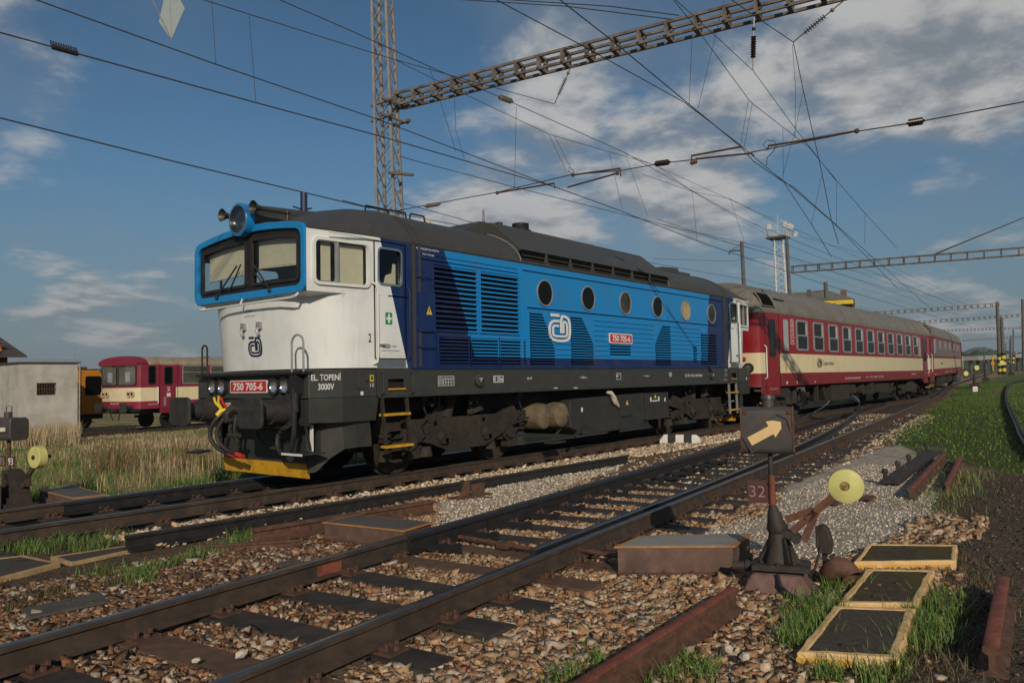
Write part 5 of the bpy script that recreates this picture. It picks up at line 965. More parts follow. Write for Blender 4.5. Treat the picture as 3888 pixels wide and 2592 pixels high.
b = MB(); b.box(.45, .7, -1.25, 1.25, .85, 1.0); b.box(.8, 13.5, -1.1, 1.1, .75, 1.0); b.tube([(.45, .3, 1.0), (.3, .3, .7), (.35, .2, .45)], .03, 6); b.tube([(.45, -.3, 1.0), (.3, -.3, .7), (.35, -.2, .45)], .03, 6); b.box(.25, .5, -.1, .1, .85, 1.0); b.box(4, 8, -1.2, -.5, .5, .8); b.build('underframe', BLACK, RX)
for xx in (2.6, 10.6):
    for sg in (-1, 1): b = MB(); b.cyl((xx, sg*.7, .42), (xx, sg*.83, .42), .42, n=24); b.box(xx-.5, xx+.5, sg*.85, sg*1.0, .5, .62); b.cyl((xx, sg*.83, .42), (xx, sg*1.05, .42), .13); b.build('wheel', BLACK, RX, True)
ca_, sa_ = math.cos(R(11.98)), math.sin(R(11.98))
rt_ = thing('railway_track', (0, 0, 0), 'overgrown siding under the dark red railcar', 'railway track', 'railway tracks')
for o_ in (-.755, .755): rail_mb([(11.13+ca_*t-sa_*o_, 27.76+sa_*t+ca_*o_, -.655) for t in (-16, 0, 20, 40)]).build('rail', [RAILM, RAILT], rt_)
# orange rail vehicle on the same siding, nose to nose
OVP = PD(213, 950, 42.5); OV = thing('works_vehicle', (OVP[0], OVP[1], -.78), 'orange yellow rail works vehicle half hidden by the pale building', 'works vehicle', rot=R(11.98)); ORA = M('orange_paint', (.62, .22, .012), .45, var=.08, dirt=(.30, .12, .03), dirt_amt=.4)
b = MB(); b.prism([(-5.5, -1.3, .75), (-5.5, -1.3, 3.05), (-.55, -1.3, 3.05), (-.35, -1.3, 2.8), (-.05, -1.3, 1.55), (0, -1.3, .75)], (0, 2.6, 0)); b.build('cab_body', ORA, OV, False, .05)
b = MB(); b.box(-5.4, -.6, -1.2, 1.2, 3.05, 3.12); b.box(-2.2, -.9, -.8, .8, 3.12, 3.25); b.build('roof', RUST, OV)
b = MB(); b.plate(rr(-1.35, -.45, 1.75, 2.75, .1), lambda x, z, d: (x, -1.3-d, z), 0, .012); b.build('side_window', GLASSD, OV); b = MB(); b.add([(-.36, -1.1, 2.72), (-.36, 1.1, 2.72), (-.10, 1.1, 1.7), (-.10, -1.1, 1.7)], [(0, 1, 2, 3)]); b.build('windscreen', GLASSD, OV)
b = MB(); b.box(-1.6, -1.58, -1.31, -1.30, .8, 3.0); b.box(-.4, -.39, -1.31, -1.30, .8, 1.7); b.build('door_gap', VOID, OV); b = MB(); b.tube([(-.2, -1.3, 2.3), (-.1, -1.5, 2.3), (-.1, -1.5, 1.9)], .03, 6); b.box(-.2, -.05, -1.56, -1.42, 1.9, 2.3); b.build('mirror', BLACK, OV)
b = MB(); b.box(-5.3, -.2, -1.1, 1.1, .5, .8); b.cyl((-1.2, -1.0, .45), (-1.2, -.7, .45), .45, n=20); b.cyl((-4.2, -1.0, .45), (-4.2, -.7, .45), .45, n=20); b.build('chassis', BLACK, OV)
# pale rendered building
WALLW = M('pale_render', (.43, .41, .37), .95, var=.13, scale=1.6, bump=.15, bscale=30, dirt=(.30, .27, .23), dirt_amt=.65, dirt_scale=1.1)
A_ = PD(42, 945, 34.5); B_ = PD(178, 945, 36.3); dirv = nrm((B_-A_)*np.array((1, 1, 0))); Lb = float(np.linalg.norm((B_-A_)[:2])); ang = math.atan2(dirv[1], dirv[0])
HB = thing('utility_building', (A_[0], A_[1], -1.0), 'low pale rendered building with a flat roof and one barred window', 'building', rot=ang)
zt = float(PD(110, 834, 35.5)[2])+1.0; zw0, zw1 = float(PD(105, 907, 35.5)[2])+1., float(PD(105, 879, 35.5)[2])+1.
wx0, wx1 = Lb*(81-40)/138, Lb*(127-40)/138
b = MB(); b.holes(0, Lb, 0, zt, [(wx0, wx1, zw0, zw1)], lambda x, z, d: (x, 0, z), 0); b.holes(-6, 0, 0, zt, [], lambda x, z, d: (0, -x, z), 0); b.holes(0, 6, 0, zt, [], lambda x, z, d: (Lb, x, z), 0)
b.add([(0, 6, 0), (Lb, 6, 0), (Lb, 6, zt), (0, 6, zt)], [(0, 1, 2, 3)])
for (xa, xb, za, zb) in ((wx0, wx0, zw0, zw1), (wx1, wx1, zw0, zw1)): b.add([(xa, 0, za), (xa, .3, za), (xa, .3, zb), (xa, 0, zb)], [(0, 1, 2, 3)])
for zz in (zw0, zw1): b.add([(wx0, 0, zz), (wx1, 0, zz), (wx1, .3, zz), (wx0, .3, zz)], [(0, 1, 2, 3)])
b.build('wall', WALLW, HB)
b = MB(); b.box(-.1, Lb+.1, -.1, 6.1, zt, zt+.06); b.build('roof', M('roof_felt', (.06, .058, .055), .9), HB); b = MB(); b.tube([(-.1, -.08, zt+.16), (Lb+.1, -.08, zt+.16)], .012, 5)
for x in np.linspace(0, Lb, 5): b.cyl((x, -.08, zt), (x, -.08, zt+.18), .012, n=5)
b.cyl((Lb*.45, 0, zt), (Lb*.45, 0, zt+.55), .012, n=5); b.cyl((Lb*.95, 0, zt), (Lb*.95, 0, zt+.7), .012, n=5); b.tube([(Lb+.06, -.06, 0), (Lb+.06, -.06, zt)], .035, 8); b.build('lightning_wire', GALV, HB)
b = MB(); b.box(wx0, wx1, .28, .3, zw0, zw1); wi = b.build('window', VOID, HB); b = MB()
for x in np.linspace(wx0, wx1, 13)[1:-1]: b.cyl((x, .06, zw0), (x, .06, zw1), .012, n=5)
b.bar((wx0, .06, (zw0+zw1)/2), (wx1, .06, (zw0+zw1)/2), .02, .02); b.build('window_bars', RUST, wi)
# left part of the same yard: hall with tiled roof edge
P_ = PD(30, 830, 44.); BH = thing('brick_hall', (P_[0]-1.5, P_[1]+1.2, -1.0), 'old brick hall with rusty roof eaves behind the pale building', 'building', rot=ang)
hz = lambda v: float(PD(30, v, 45.)[2])+1.0
h1, h2, h3 = hz(818), hz(806), hz(792)
b = MB(); b.box(-9, 1.6, 0, 8, 0, h1); b.build('wall', M('old_brick', (.17, .075, .045), .9, var=.3, scale=5), BH)
b = MB(); b.prism([(-9, -1.0, h1-.1), (-9, -1.0, h1), (-9, 4, h1+1.3), (-9, 4, h1+1.1)], (11.3, 0, 0)); b.build('lean_to_roof', M('roof_brown', (.07, .05, .045), .85), BH); b = MB(); b.prism([(-9, -.2, h1+.28), (-9, .5, h3), (-9, .9, h3)], (10.3, 0, 0)); b.build('tiled_strip', M('tile_orange', (.45, .16, .04), .8, var=.25, scale=14), BH)
b = MB(); b.box(.75, 1.35, .2, 3, h1, h3+.12); b.box(.65, 1.45, .1, 3.1, h3+.12, h3+.18); b.build('gable', M('old_brick', (.17, .075, .045)), BH)
b = MB(); b.prism([(-9, -2.6, hz(772)), (-9, -2.6, hz(766)), (-9, 3, hz(740))], (8.4, 0, 0)); b.build('upper_roof', M('roof_dark', (.035, .028, .026), .9), BH); b = MB(); b.bar((-.9, -2.2, hz(775)), (-2.0, 0, hz(800)), .12, .12); b.box(-9, -1.5, -.1, 3, h1, hz(770)); b.build('upper_wall', M('old_brick', (.17, .075, .045)), BH)
# ------------------------------------------------------------ fence posts etc come later; overhead line equipment
STEELR = M('gantry_steel', (.17, .145, .125), .7, var=.25, scale=5, dirt=(.075, .045, .035), dirt_amt=.85, dirt_scale=2.2)
def lattice(mb, base, top, wb, wt, n, ax=(1, 0), leg=.075, br=.035, mi=0):
    ax = np.array((*ax, 0.)); ay = np.array((-ax[1], ax[0], 0)); base, top = np.array(base, float), np.array(top, float)
    c = lambda t, i: base+(top-base)*t+(wb+(wt-wb)*t)/2*((ax if i in (1, 2) else -ax)+(ay if i in (2, 3) else -ay))
    for i in range(4): mb.bar(c(0, i), c(1, i), leg, leg, tuple(ax))
    for k in range(n):
        t0, t1 = k/n, (k+1)/n
        for i in range(4):
            j = (i+1) % 4; mb.bar(c(t0, i), c(t1, j), br, br*.4, tuple(ay if i % 2 else ax)); mb.bar(c(t0, j), c(t1, i), br, br*.4, tuple(ay if i % 2 else ax))
    return c
MX, MY = 6.85, 3.55
MS = thing('lattice_mast', (MX, MY, -.3), 'tall grey lattice mast rising behind the locomotive and carrying the gantry beam', 'mast'); m0 = MB(); lattice(m0, (-.05, .06, 0), (-.27, .24, 12.6), .53, .33, 26, (.93, .37), .06, .03); m0.build('lattice', GALV, MS)
b = MB(); b.box(-.7, .7, -.7, .7, -.2, .25); b.build('foundation', CONC, MS)
for zz in (7.85, 8.22): b = MB(); b.bar((-.60, -.12, zz), (.25, -.12, zz), .04, .05); b.bar((-.42, -.30, zz), (-.42, .45, zz), .05, .05); b.bar((.12, -.30, zz), (.12, .45, zz), .07, .06); b.build('bracket', STEELR, MS)
b = MB(); b.bar((-.48, -.2, 6.50), (.2, -.3, 6.56), .07, .06); b.build('bracket', STEELR, MS); b = MB(); b.bar((.05, -.25, 5.05), (.35, -.4, 5.25), .14, .11); b.build('bracket', STEELR, MS)
BE = PX(1960, -10, MX+.3); y_end = float(PX(1950, 0, MX+.25)[1]); z0b = 7.72; zeb = float(PX(1900, 6, MX+.28)[2])
BM = thing('gantry_beam', (MX, MY-.2, 0), 'rusty steel gantry beam crossing overhead from the lattice mast', 'gantry')
def beam(mb, p, q, w, h, n, ch=.07, br=.05):
    p, q = np.array(p, float), np.array(q, float); d = nrm(q-p); a = nrm(np.cross(d, (0, 0, 1)))*w/2; up = np.array((0, 0, h/2))
    for sa in (-1, 1):
        for su in (-1, 1): mb.bar(p+sa*a+su*up, q+sa*a+su*up, ch*.9, ch)
    for k in range(n+1):
        c = p+(q-p)*k/n
        for sa in (-1, 1): mb.bar(c+sa*a-up, c+sa*a+up, br*2.4, br, tuple(d))
        for su in (-1, 1): mb.bar(c-a+su*up, c+a+su*up, br*1.6, br)
    return mb
b = MB(); beam(b, (.10, .25, 8.08), (.10+.116*19.5, -19.3, 7.96), .30, .27, 35, .055, .05); b.build('beam_truss', STEELR, BM)
def ins(p, q, n=7, r=.06, mat=INSUL, label='', nm='insulator', cat='insulator', group='brown insulators on the wires'):
    p, q = np.array(p, float), np.array(q, float); b = MB(); b.cyl(p, q, r*.35, n=8)
    for i in range(n): c = p+(q-p)*(.15+.7*i/(n-1)); d = nrm(q-p); b.cyl(c-d*.010, c+d*.010, r, r*.85, 10)
    return b.build(nm, mat, None, True, 0, label=label, cat=cat, group=group)
def wire(pts, label, r=.008, sag=0, group='overhead line wires', nm='overhead_wire', mat=WIRE):
    pts = [np.array(p, float) for p in pts]; P = []
    for i in range(len(pts)-1):
        for t in np.linspace(0, 1, 7)[:-1]: q = pts[i]*(1-t)+pts[i+1]*t; q = q-np.array((0, 0, sag*4*t*(1-t))); P.append(q)
    P.append(pts[-1]); b = MB(); b.tube(P, r, 5); return b.build(nm, mat, None, False, 0, label=label, cat='wire', group=group)
def WY(y, pts, label, r=.008, **k):
    P = [PY(u, v, y) for u, v in pts]
    if pts[0][1] < 30 and 'nm' not in k or pts[0][0] < 0: P.insert(0, P[0]-np.array((1, .116 if y < -3 else 0., 0))*16)
    if 1560 < pts[-1][0] < 2300 and 'nm' not in k and (pts[-1][1]-pts[-2][1]) < .85*(pts[-1][0]-pts[-2][0]): d = np.array((1, .116 if y < -3 else .02, 0)); P.append(P[-1]+d*14); P.append(P[-1]+d*30)
    return wire(P, label, r, **k)
WY(4., [(-330, 188), (0, 271), (400, 371), (786, 463), (850, 478)], 'thick dark feeder wire running lowest across the left sky to the mast', .013)
WY(0., [(-300, -12), (0, 75), (588, 236), (870, 312), (1270, 428), (1390, 471), (1620, 560), (1900, 655)], 'contact wire above the locomotive with a dark bird deterrent near its left end', .010)
WY(0., [(-60, -52), (83, 0), (496, 148), (870, 275), (1270, 428)], 'second contact wire meeting the one above the locomotive', .009)
WY(0., [(300, -56), (467, 0), (786, 100), (906, 137), (1113, 195), (1272, 239)], 'upper carrier wire passing the lattice mast', .007)
WY(0., [(520, -50), (642, 0), (786, 62), (986, 153), (1186, 240), (1436, 351), (1573, 429), (1720, 510)], 'carrier wire with a grey insulator below the gantry beam', .008)
WY(0., [(906, 137), (1043, 205), (1262, 309), (1400, 349), (1500, 378), (1900, 560)], 'thin carrier wire running down right from the mast head', .006)
WY(0., [(917, 359), (967, 373), (1182, 430), (1573, 528), (1760, 570)], 'wire leaving the middle of the lattice mast toward the coaches', .007)
WY(2., [(925, 467), (1050, 501), (1250, 560), (1700, 640)], 'low wire behind the locomotive roof', .007)
WY(2., [(786, 460), (870, 482), (1050, 517), (1190, 530)], 'low wire passing behind the roof handrails', .008)
WY(-3.6, [(1080, -28), (1140, 0), (1328, 100), (1573, 236), (1703, 335), (1743, 370)], 'carrier wire of the near track crossing over the beam clamp', .008)
WY(-3.6, [(1743, 370), (1782, 402), (1800, 415), (1912, 510), (2060, 660)], 'contact wire of the near track running off to the right', .008)
WY(-4.0, [(1230, -40), (1286, 0), (1404, 92), (1583, 240), (1700, 336), (1730, 370), (1800, 418), (1823, 430)], 'thick wire crossing under the gantry beam toward the long steady arm', .009)
WY(-4.0, [(1780, 400), (1800, 418), (1865, 517), (1910, 590)], 'contact wire branching steeply down to the right', .007)
WY(-4.4, [(1545, -2), (1600, 66), (1719, 228), (1728, 238), (1798, 292), (1857, 337), (1922, 415), (1987, 490), (2060, 570)], 'carrier wire right of the hanging brown insulator', .006)
WY(-4.4, [(1551, 0), (1589, 33), (1730, 163), (1830, 300), (1920, 415)], 'thin wire fixed to the hanging brown insulator', .006)
WY(-5., [(1680, 0), (1740, 42), (1822, 97), (1845, 208), (1888, 398), (1908, 500), (1926, 560)], 'wire held by the slanting insulator chain at the top right', .008)
WY(0., [(1475, 400), (1590, 440), (1678, 457), (1845, 545), (1990, 585)], 'pale wire above the first coach', .006)
WY(0., [(1440, 355), (1512, 383), (1590, 440), (1711, 511), (1800, 560)], 'thin wire sloping down over the first coach', .006)
WY(3., [(1512, 504), (1680, 560), (1870, 606), (2020, 632)], 'lower wire over the roof of the first coach', .007)
WY(3., [(1500, 594), (1672, 600), (1750, 590)], 'wire to the bracket of the slim post', .006); WY(3., [(1512, 515), (1700, 563), (2040, 662), (2200, 690)], 'wire passing the slim post toward the coaches', .007)
WY(-8., [(2150, 583), (2180, 570), (2352, 500)][::1], 'guy wire from the second gantry beam to the upper right', .010)
wire([PX(u, v, 6.9) for u, v in [(900, 486), (1140, 442), (1310, 402), (1425, 392), (1520, 375), (1700, 355), (1968, 302), (2100, 282), (2352, 234), (2520, 203)]], 'cross span wire with insulators and steady arms', .010)
wire([PX(u, v, MX-.2) for u, v in [(1000, -12), (1064, 0), (1300, 15), (1543, 45)]], 'upper guy wire ending on the gantry beam', .010, group='guy wires on the beam'); wire([PX(u, v, MX-.2) for u, v in [(1140, -5), (1168, 0), (1400, 15), (1560, 36)]], 'lower guy wire ending on the gantry beam', .010, group='guy wires on the beam')
for i, (pp, y) in enumerate([([(486, -6), (496, 147)], 0), ([(572, 36), (588, 236)], 0), ([(986, 153), (1047, 347)], 0), ([(1043, 205), (1047, 300), (1067, 366)], 0), ([(1186, 243), (1182, 430)], 0), ([(1262, 311), (1303, 400)], 0), ([(1274, 313), (1310, 385)], 0), ([(1399, 350), (1430, 483)], 0), ([(1436, 352), (1487, 495)], 0),
                             ([(1590, 80), (1583, 240)], -4), ([(1663, 0), (1603, 250)], -4), ([(1719, 230), (1701, 333)], -4), ([(1728, 238), (1709, 338)], -4), ([(1820, 103), (1827, 200), (1826, 320)], -5), ([(1845, 210), (1826, 300), (1799, 400)], -4.6), ([(1798, 293), (1799, 410)], -4.4), ([(1888, 400), (1864, 515)], -4.8), ([(1922, 415), (1921, 520)], -4.4), ([(1987, 490), (1986, 560)], -4.4), ([(1590, 442), (1601, 552)], 0), ([(1678, 458), (1711, 560)], 0)]):
    WY(y, pp, 'thin vertical dropper wire hanging between two overhead wires', .0045, group='thin dropper wires', nm='dropper_wire')
b = MB(); P_, Q_ = PY(120, 108, 0), PY(178, 124, 0); b.cyl(P_, Q_, .03)
for t in np.linspace(0, 1, 11): c = P_*(1-t)+Q_*t; b.cyl(c, c+np.array((-.02, .0, .07)), .010, n=5)
tag(b.build('bird_deterrent', BLACK), 'dark spiky bird deterrent strip clipped on the left contact wire', 'bird deterrent')
ins(PX(1503, 377, 6.9), PX(1540, 372, 6.9), 9, .055, label='brown insulator in the cross span wire left of the double steady arm'); ins(PX(2083, 284, 6.9), PX(2124, 277, 6.9), 9, .06, label='ribbed brown insulator in the cross span wire near the right edge'); ins(PX(975, 474, 6.9), PX(1012, 468, 6.9), 7, .05, INSULG, 'grey insulator in the cross span wire close to the lattice mast')
ins(PY(1145, 222, 0), PY(1178, 234, 0), 9, .06, INSULG, 'grey insulator in the carrier wire below the gantry beam')
def chain(pts, X_, label, r=.05, m=INSUL):
    P = [PX(u, v, X_) for u, v in pts]; b = MB(); b.tube(P, .012, 6); a, c = P[0]*.62+P[-1]*.38, P[0]*.25+P[-1]*.75
    for t in np.linspace(0, 1, 9): q = a*(1-t)+c*t; d = nrm(c-a); b.cyl(q-d*.008, q+d*.008, r, r*.8, 10)
    b.sph(P[0]*.78+P[-1]*.22, .035); return b.build('hanging_insulator', m, None, True, 0, label=label, cat='insulator', group='hanging insulators under the beam')
chain([(1314, 148), (1274, 238)], 7.1, 'slanting chain insulator hanging under the middle of the beam', .045, INSULG); chain([(1732, 40), (1729, 162)], 7.15, 'brown insulator hanging straight down from the beam'); chain([(1938, 2), (1822, 97)], 7.15, 'long slanting insulator chain at the end of the beam', .045, INSULG)
def arm(pts, X_, label, r=.018):
    b = MB(); b.tube([PX(u, v, X_) for u, v in pts], r, 6); u, v = pts[0]; b.sph(PX(u, v, X_), .04); return b.build('steady_arm', RUST, None, True, 0, label=label, cat='steady arm', group='steady arms of the contact wires')
arm([(1142, 443), (1273, 421), (1274, 432)], 6.9, 'straight steady arm left of the double arms'); arm([(1316, 402), (1424, 387), (1426, 405)], 6.9, 'upper steady arm with a wire loop'); arm([(1418, 398), (1304, 430)], 6.9, 'pale lower steady arm sloping toward the contact wire')
arm([(1590, 374), (1588, 358), (1703, 337)], 6.9, 'steady arm right of the brown insulator'); arm([(1597, 372), (1598, 365), (1726, 352), (1731, 358)], 6.9, 'dark lower steady arm right of the brown insulator'); arm([(1968, 301), (1830, 325), (1765, 335), (1763, 345)], 6.9, 'long thin steady arm at the right')
for lp, X_, lb in (([(1314, 400), (1304, 392), (1307, 385), (1316, 390), (1318, 402)], 6.9, 'small wire loop on the upper steady arm'), ([(1765, 345), (1752, 332), (1762, 322), (1778, 324), (1783, 335), (1775, 350), (1762, 362), (1761, 380)], 6.9, 'curled wire loop at the long steady arm')):
    b = MB(); b.tube([PX(u, v, X_) for u, v in lp], .007, 5); b.build('wire_loop', WIRE, None, False, 0, label=lb, cat='wire', group='wire loops')
WSIGN = M('sign_white', (.42, .47, .46), .5, var=.05)
SG = thing('diamond_sign', PX(392, 40, 6.5), 'white diamond shaped line sign hanging at the top edge', 'sign'); o_ = PX(392, 40, 6.5)
b = MB(); P = [PX(u, v, 6.5)-o_ for u, v in [(377, -5), (410, -5), (424, 20), (393, 92), (365, 50)]]; b.prism(P, (.012, 0, 0)); b.build('sign_plate', WSIGN, SG); b = MB(); P = [PX(u, v, 6.48)-o_ for u, v in [(343, -15), (392, 88)]]; b.cyl(P[0], P[1], .016, n=6); P = [PX(u, v, 6.49)-o_ for u, v in [(390, -10), (394, 90)]]; b.cyl(P[0], P[1], .006, n=5); b.build('sign_bracket', GALV, SG)
# ------------------------------------------------------------ lever stands
DISC = M('disc_yellow', (.58, .55, .19), .55, var=.07, scale=10, dirt=(.40, .36, .14), dirt_amt=.5, dirt_scale=6); IRON = M('cast_iron', (.032, .025, .021), .7, var=.35, scale=9, bump=.2, bscale=40, dirt=(.075, .042, .028), dirt_amt=.7); LAMPB = M('lantern_black', (.055, .053, .052), .45, var=.2, scale=6, dirt=(.10, .055, .04), dirt_amt=.55, dirt_scale=4)
OPAL = M('opal_glass', (.72, .50, .24), .5, var=.08, scale=3); PINKC = M('pink_concrete', (.17, .10, .088), .9, var=.3, scale=9, bump=.3, dirt=(.10, .055, .04), dirt_amt=.7, dirt_scale=4); OPALW = M('opal_white', (.60, .58, .45), .5)
def frame_at(P, rot):
    N_ = np.array((-math.cos(rot), -math.sin(rot), 0)); A_ = np.array((-N_[1]*-1, N_[0]*1, 0)); A_ = np.array((-math.sin(rot)*-1, -math.cos(rot), 0)); return lambda a, z, d=0.: tuple(A_*a+N_*d+np.array((0, 0, z)))
P0 = np.array((.17, -7.62, -.17)); SROT = .30; LS = thing('lever_stand', P0, 'rusty point lever stand with black arrow lantern, yellow disc weight and plate reading 32', 'lever stand'); f = frame_at(P0, SROT)
zz = lambda py: float(PD(1771, 846.9+.4599*py, 6.0)[2]-P0[2]); aa = lambda px: (px-832)*.00163
def prismf(mb, pts, d0, d1): return mb.plate(pts, f, d0, d1)
z1, z2 = zz(420), zz(190); a1, a2 = aa(706), aa(936)
b = MB(); q = rr(-.065, .10, z1, z2, .045, 5); b.loft([[f(a, z, d) for d, z in q] for a in (a1, a2)]); ln = b.build('lantern', LAMPB, LS, True, .006)
b = MB(); q2 = rr(-.07, .107, z1-.006, z2+.006, .05, 5)
for a in (a1, a2): b = MB(); b.loft([[f(a+e, z, d) for d, z in q2] for e in (-.006, .006)]); b.build('lantern_rim', RUST, ln, True)
cx_, cz_ = (a1+a2)/2, (z1+z2)/2
def rotp(p, c, s=1.): t = R(29); return (c[0]+s*(p[0]*math.cos(t)-p[1]*math.sin(t)), c[1]+s*(p[0]*math.sin(t)+p[1]*math.cos(t)))
arr = [(-.165, -.042), (.045, -.042), (.045, -.075), (.13, -.03), (.155, .02), (.105, .062), (.045, .085), (.045, .038), (-.165, .038)]
b = MB(); b.ring([rotp(p, (cx_+.0, cz_-.015), .88) for p in [(-.20, -.09), (.19, -.09), (.215, .02), (.16, .11), (-.20, .085)]], [rotp(p, (cx_+.0, cz_-.015), .88) for p in [(-.185, -.075), (.175, -.075), (.20, .02), (.15, .095), (-.185, .07)]], f, .10, .112); b.build('arrow_frame', LAMPB, ln)
b = MB(); b.plate([rotp(p, (cx_-.005, cz_-.012), .86) for p in arr], f, .10, .107); b.build('arrow', OPAL, ln)
b = MB(); b.cyl(f(aa(826), z2), f(aa(826), zz(150)), .045, n=16); b.cyl(f(aa(826), zz(150)), f(aa(826), zz(132)), .055, .05, 16); b.build('chimney', LAMPB, ln, True); b = MB()
for a in (a1+.03, a2-.03): b.box(*sorted((f(a-.012, 0, .10)[0], f(a+.012, 0, .115)[0])), *sorted((f(a-.012, 0, .10)[1], f(a+.012, 0, .115)[1])), z2-.05, z2-.02)
b.build('hinge', RUST, ln)
b = MB(); b.cyl(f(aa(830), zz(700)), f(aa(828), z1-.0), .022, .018, 10); po = b.build('pole', IRON, LS, True); b = MB(); b.cyl(f(aa(832), zz(675)), f(aa(831), zz(530)), .027, .024, 12); b.cyl(f(aa(832), zz(575)), f(aa(832), zz(568)), .032, n=12); b.build('pole_sleeve', M('red_oxide', (.16, .045, .028), .7, var=.3), po, True)
b = MB(); b.plate([(aa(722), zz(674)), (aa(818), zz(668)), (aa(818), zz(555)), (aa(720), zz(558))], f, -.01, .0); nb = b.build('number_plate', M('number_rust', (.075, .032, .026), .8, var=.25), LS); text('32', lambda a, z, d: f(a, z, d+.001), aa(730), aa(800), zz(640), zz(585), M('pink_paint', (.34, .19, .19), .8, var=.3, scale=30), nb, bold=-.012)
b = MB(); rg = [[f(a+w*math.cos(t), z, w*math.sin(t)) for t in np.linspace(0, 2*math.pi, 14, endpoint=False)] for a, w, z in ((aa(845), .105, zz(985)), (aa(845), .10, zz(960)), (aa(848), .085, zz(900)), (aa(848), .062, zz(815)), (aa(848), .075, zz(800)), (aa(850), .078, zz(775)), (aa(843), .06, zz(755)), (aa(838), .05, zz(712)), (aa(834), .035, zz(698)), (aa(832), .03, zz(680)))]; b.loft(rg)
b.plate([(aa(850), zz(790)), (aa(905), zz(800)), (aa(955), zz(830)), (aa(948), zz(852)), (aa(920), zz(850)), (aa(855), zz(815))], f, -.05, .05); b.cyl(f(aa(930), zz(835), -.07), f(aa(930), zz(835), .07), .035, n=12)
for a in (770, 920): b.prism([f(aa(845), zz(850), -.012), f(aa(a), zz(975), -.012), f(aa(845), zz(975), -.012)], np.array(f(0, 0, .024)))
b.plate([(aa(735), zz(985)), (aa(990), zz(985)), (aa(990), zz(960)), (aa(940), zz(955)), (aa(760), zz(955)), (aa(735), zz(965))], f, -.14, .14)
for q in np.linspace(0, 2*math.pi, 7)[:-1]: b.prism([f(aa(846)+.09*math.cos(q), zz(960), .09*math.sin(q)), f(aa(846)+.155*math.cos(q), zz(958), .155*math.sin(q)), f(aa(848)+.06*math.cos(q), zz(830), .06*math.sin(q))], np.array(f(.018, 0, .018))); b.cyl(f(aa(846)+.135*math.cos(q+.5), zz(958), .135*math.sin(q+.5)), f(aa(846)+.135*math.cos(q+.5), zz(945), .135*math.sin(q+.5)), .017, n=6)
b.build('pedestal', IRON, LS, True)
b = MB(); b.loft([[f(a+w*x, z, w2*y) for x, y in [(-1, -1), (1, -1), (1, 1), (-1, 1)]] for a, w, w2, z in ((aa(850), .27, .22, -.06), (aa(845), .21, .17, .06), (aa(842), .17, .14, .105))]); b.build('concrete_base', PINKC, LS, False, .02)
b = MB(); L_ = [(890, 745), (1010, 690)], [(915, 800), (1020, 700)], [(965, 845), (1022, 700)], [(1005, 710), (1095, 625)]
for i, ((x0, y0), (x1, y1)) in enumerate(L_): b.bar(f(aa(x0), zz(y0), .03), f(aa(x1), zz(y1), .03), .05 if i < 3 else .055, .016, f(0, 0, 1))
for (x0, y0) in ((980, 730), (1018, 690)): b.cyl(f(aa(x0), zz(y0), .03), f(aa(x0), zz(y0), .05), .014, n=8)
b.build('lever', RUST if False else M('lever_rust', (.115, .045, .026), .75, var=.3, scale=12), LS)
b = MB(); b.cyl(f(aa(1152), zz(572), -.03), f(aa(1152), zz(572), .035), .126, .124, 40); b.cyl(f(aa(1152), zz(572), .035), f(aa(1152), zz(572), .04), .124, .116, 40); ds = b.build('disc_weight', DISC, LS, True, .006)
b = MB(); b.ring(circ(aa(1148), zz(570), .034, n=16), circ(aa(1148), zz(570), .022, n=16), f, .03, .046); b.cyl(f(aa(1148), zz(570), .03), f(aa(1148), zz(570), .05), .017, n=6); b.build('disc_hub', M('hub_rust', (.24, .14, .04), .7, var=.4, scale=30), ds, True)
b = MB(); b.tube([f(aa(850), .11, .17), f(aa(860), .05, .24), f(aa(930), -.02, .30), f(aa(1000), 0, .30), f(aa(1030), .06, .2)], .012, 6); b.tube([f(aa(848), .12, .17), f(aa(870), .0, .26), f(aa(960), -.05, .36)], .012, 6); b.build('cable', RUBBER, LS, True)
b = MB(); b.tube([f(aa(640), .12, .0), f(aa(780), .13, .0)], .035, 10); b.tube([f(aa(700), .13, 0), f(aa(720), .13, 0)], .045, 10); b.build('drive_rod', IRON, LS, True)
# stub post with a hood, rusty bent pipe
P1 = G(1391.4+.4599*1100, 846.9+.4599*1085, -.2); f = frame_at(P1, .15); HP = thing('junction_post', P1, 'short dark post with a hooded junction box between lever stand and bent pipe', 'post')
b = MB(); b.bar((0, 0, -.05), f(0, .26), .03, .04); b.build('stem', IRON, HP); b = MB(); b.plate([(-.045, .26), (.05, .25), (.06, .34), (.035, .44), (.0, .47), (-.045, .46)], f, -.05, .05); b.plate([(-.05, .30), (-.03, .30), (-.03, .47), (-.05, .47)], f, .05, .09); b.build('hood', IRON, HP, False, .01); b = MB(); b.tube([f(-.02, .3, .05), f(-.06, .15, .08), f(-.12, .05, .1), f(-.14, 0, .08)], .010, 6); b.build('cable', RUBBER, HP, True)
pa = [G(1391.4+.4599*px, 846.9+.4599*py, z) for px, py, z in ((1112, 1055, -.16), (1120, 1010, -.06), (1160, 985, -.02), (1205, 1000, -.05), (1228, 1040, -.10))]
b = MB(); b.tube(list(smooth(pa, 2)), .075, 14, False); tag(b.build('bent_pipe', RUST, None, True), 'rusty bent pipe mouth sticking out of the ground by the yellow covers', 'pipe')
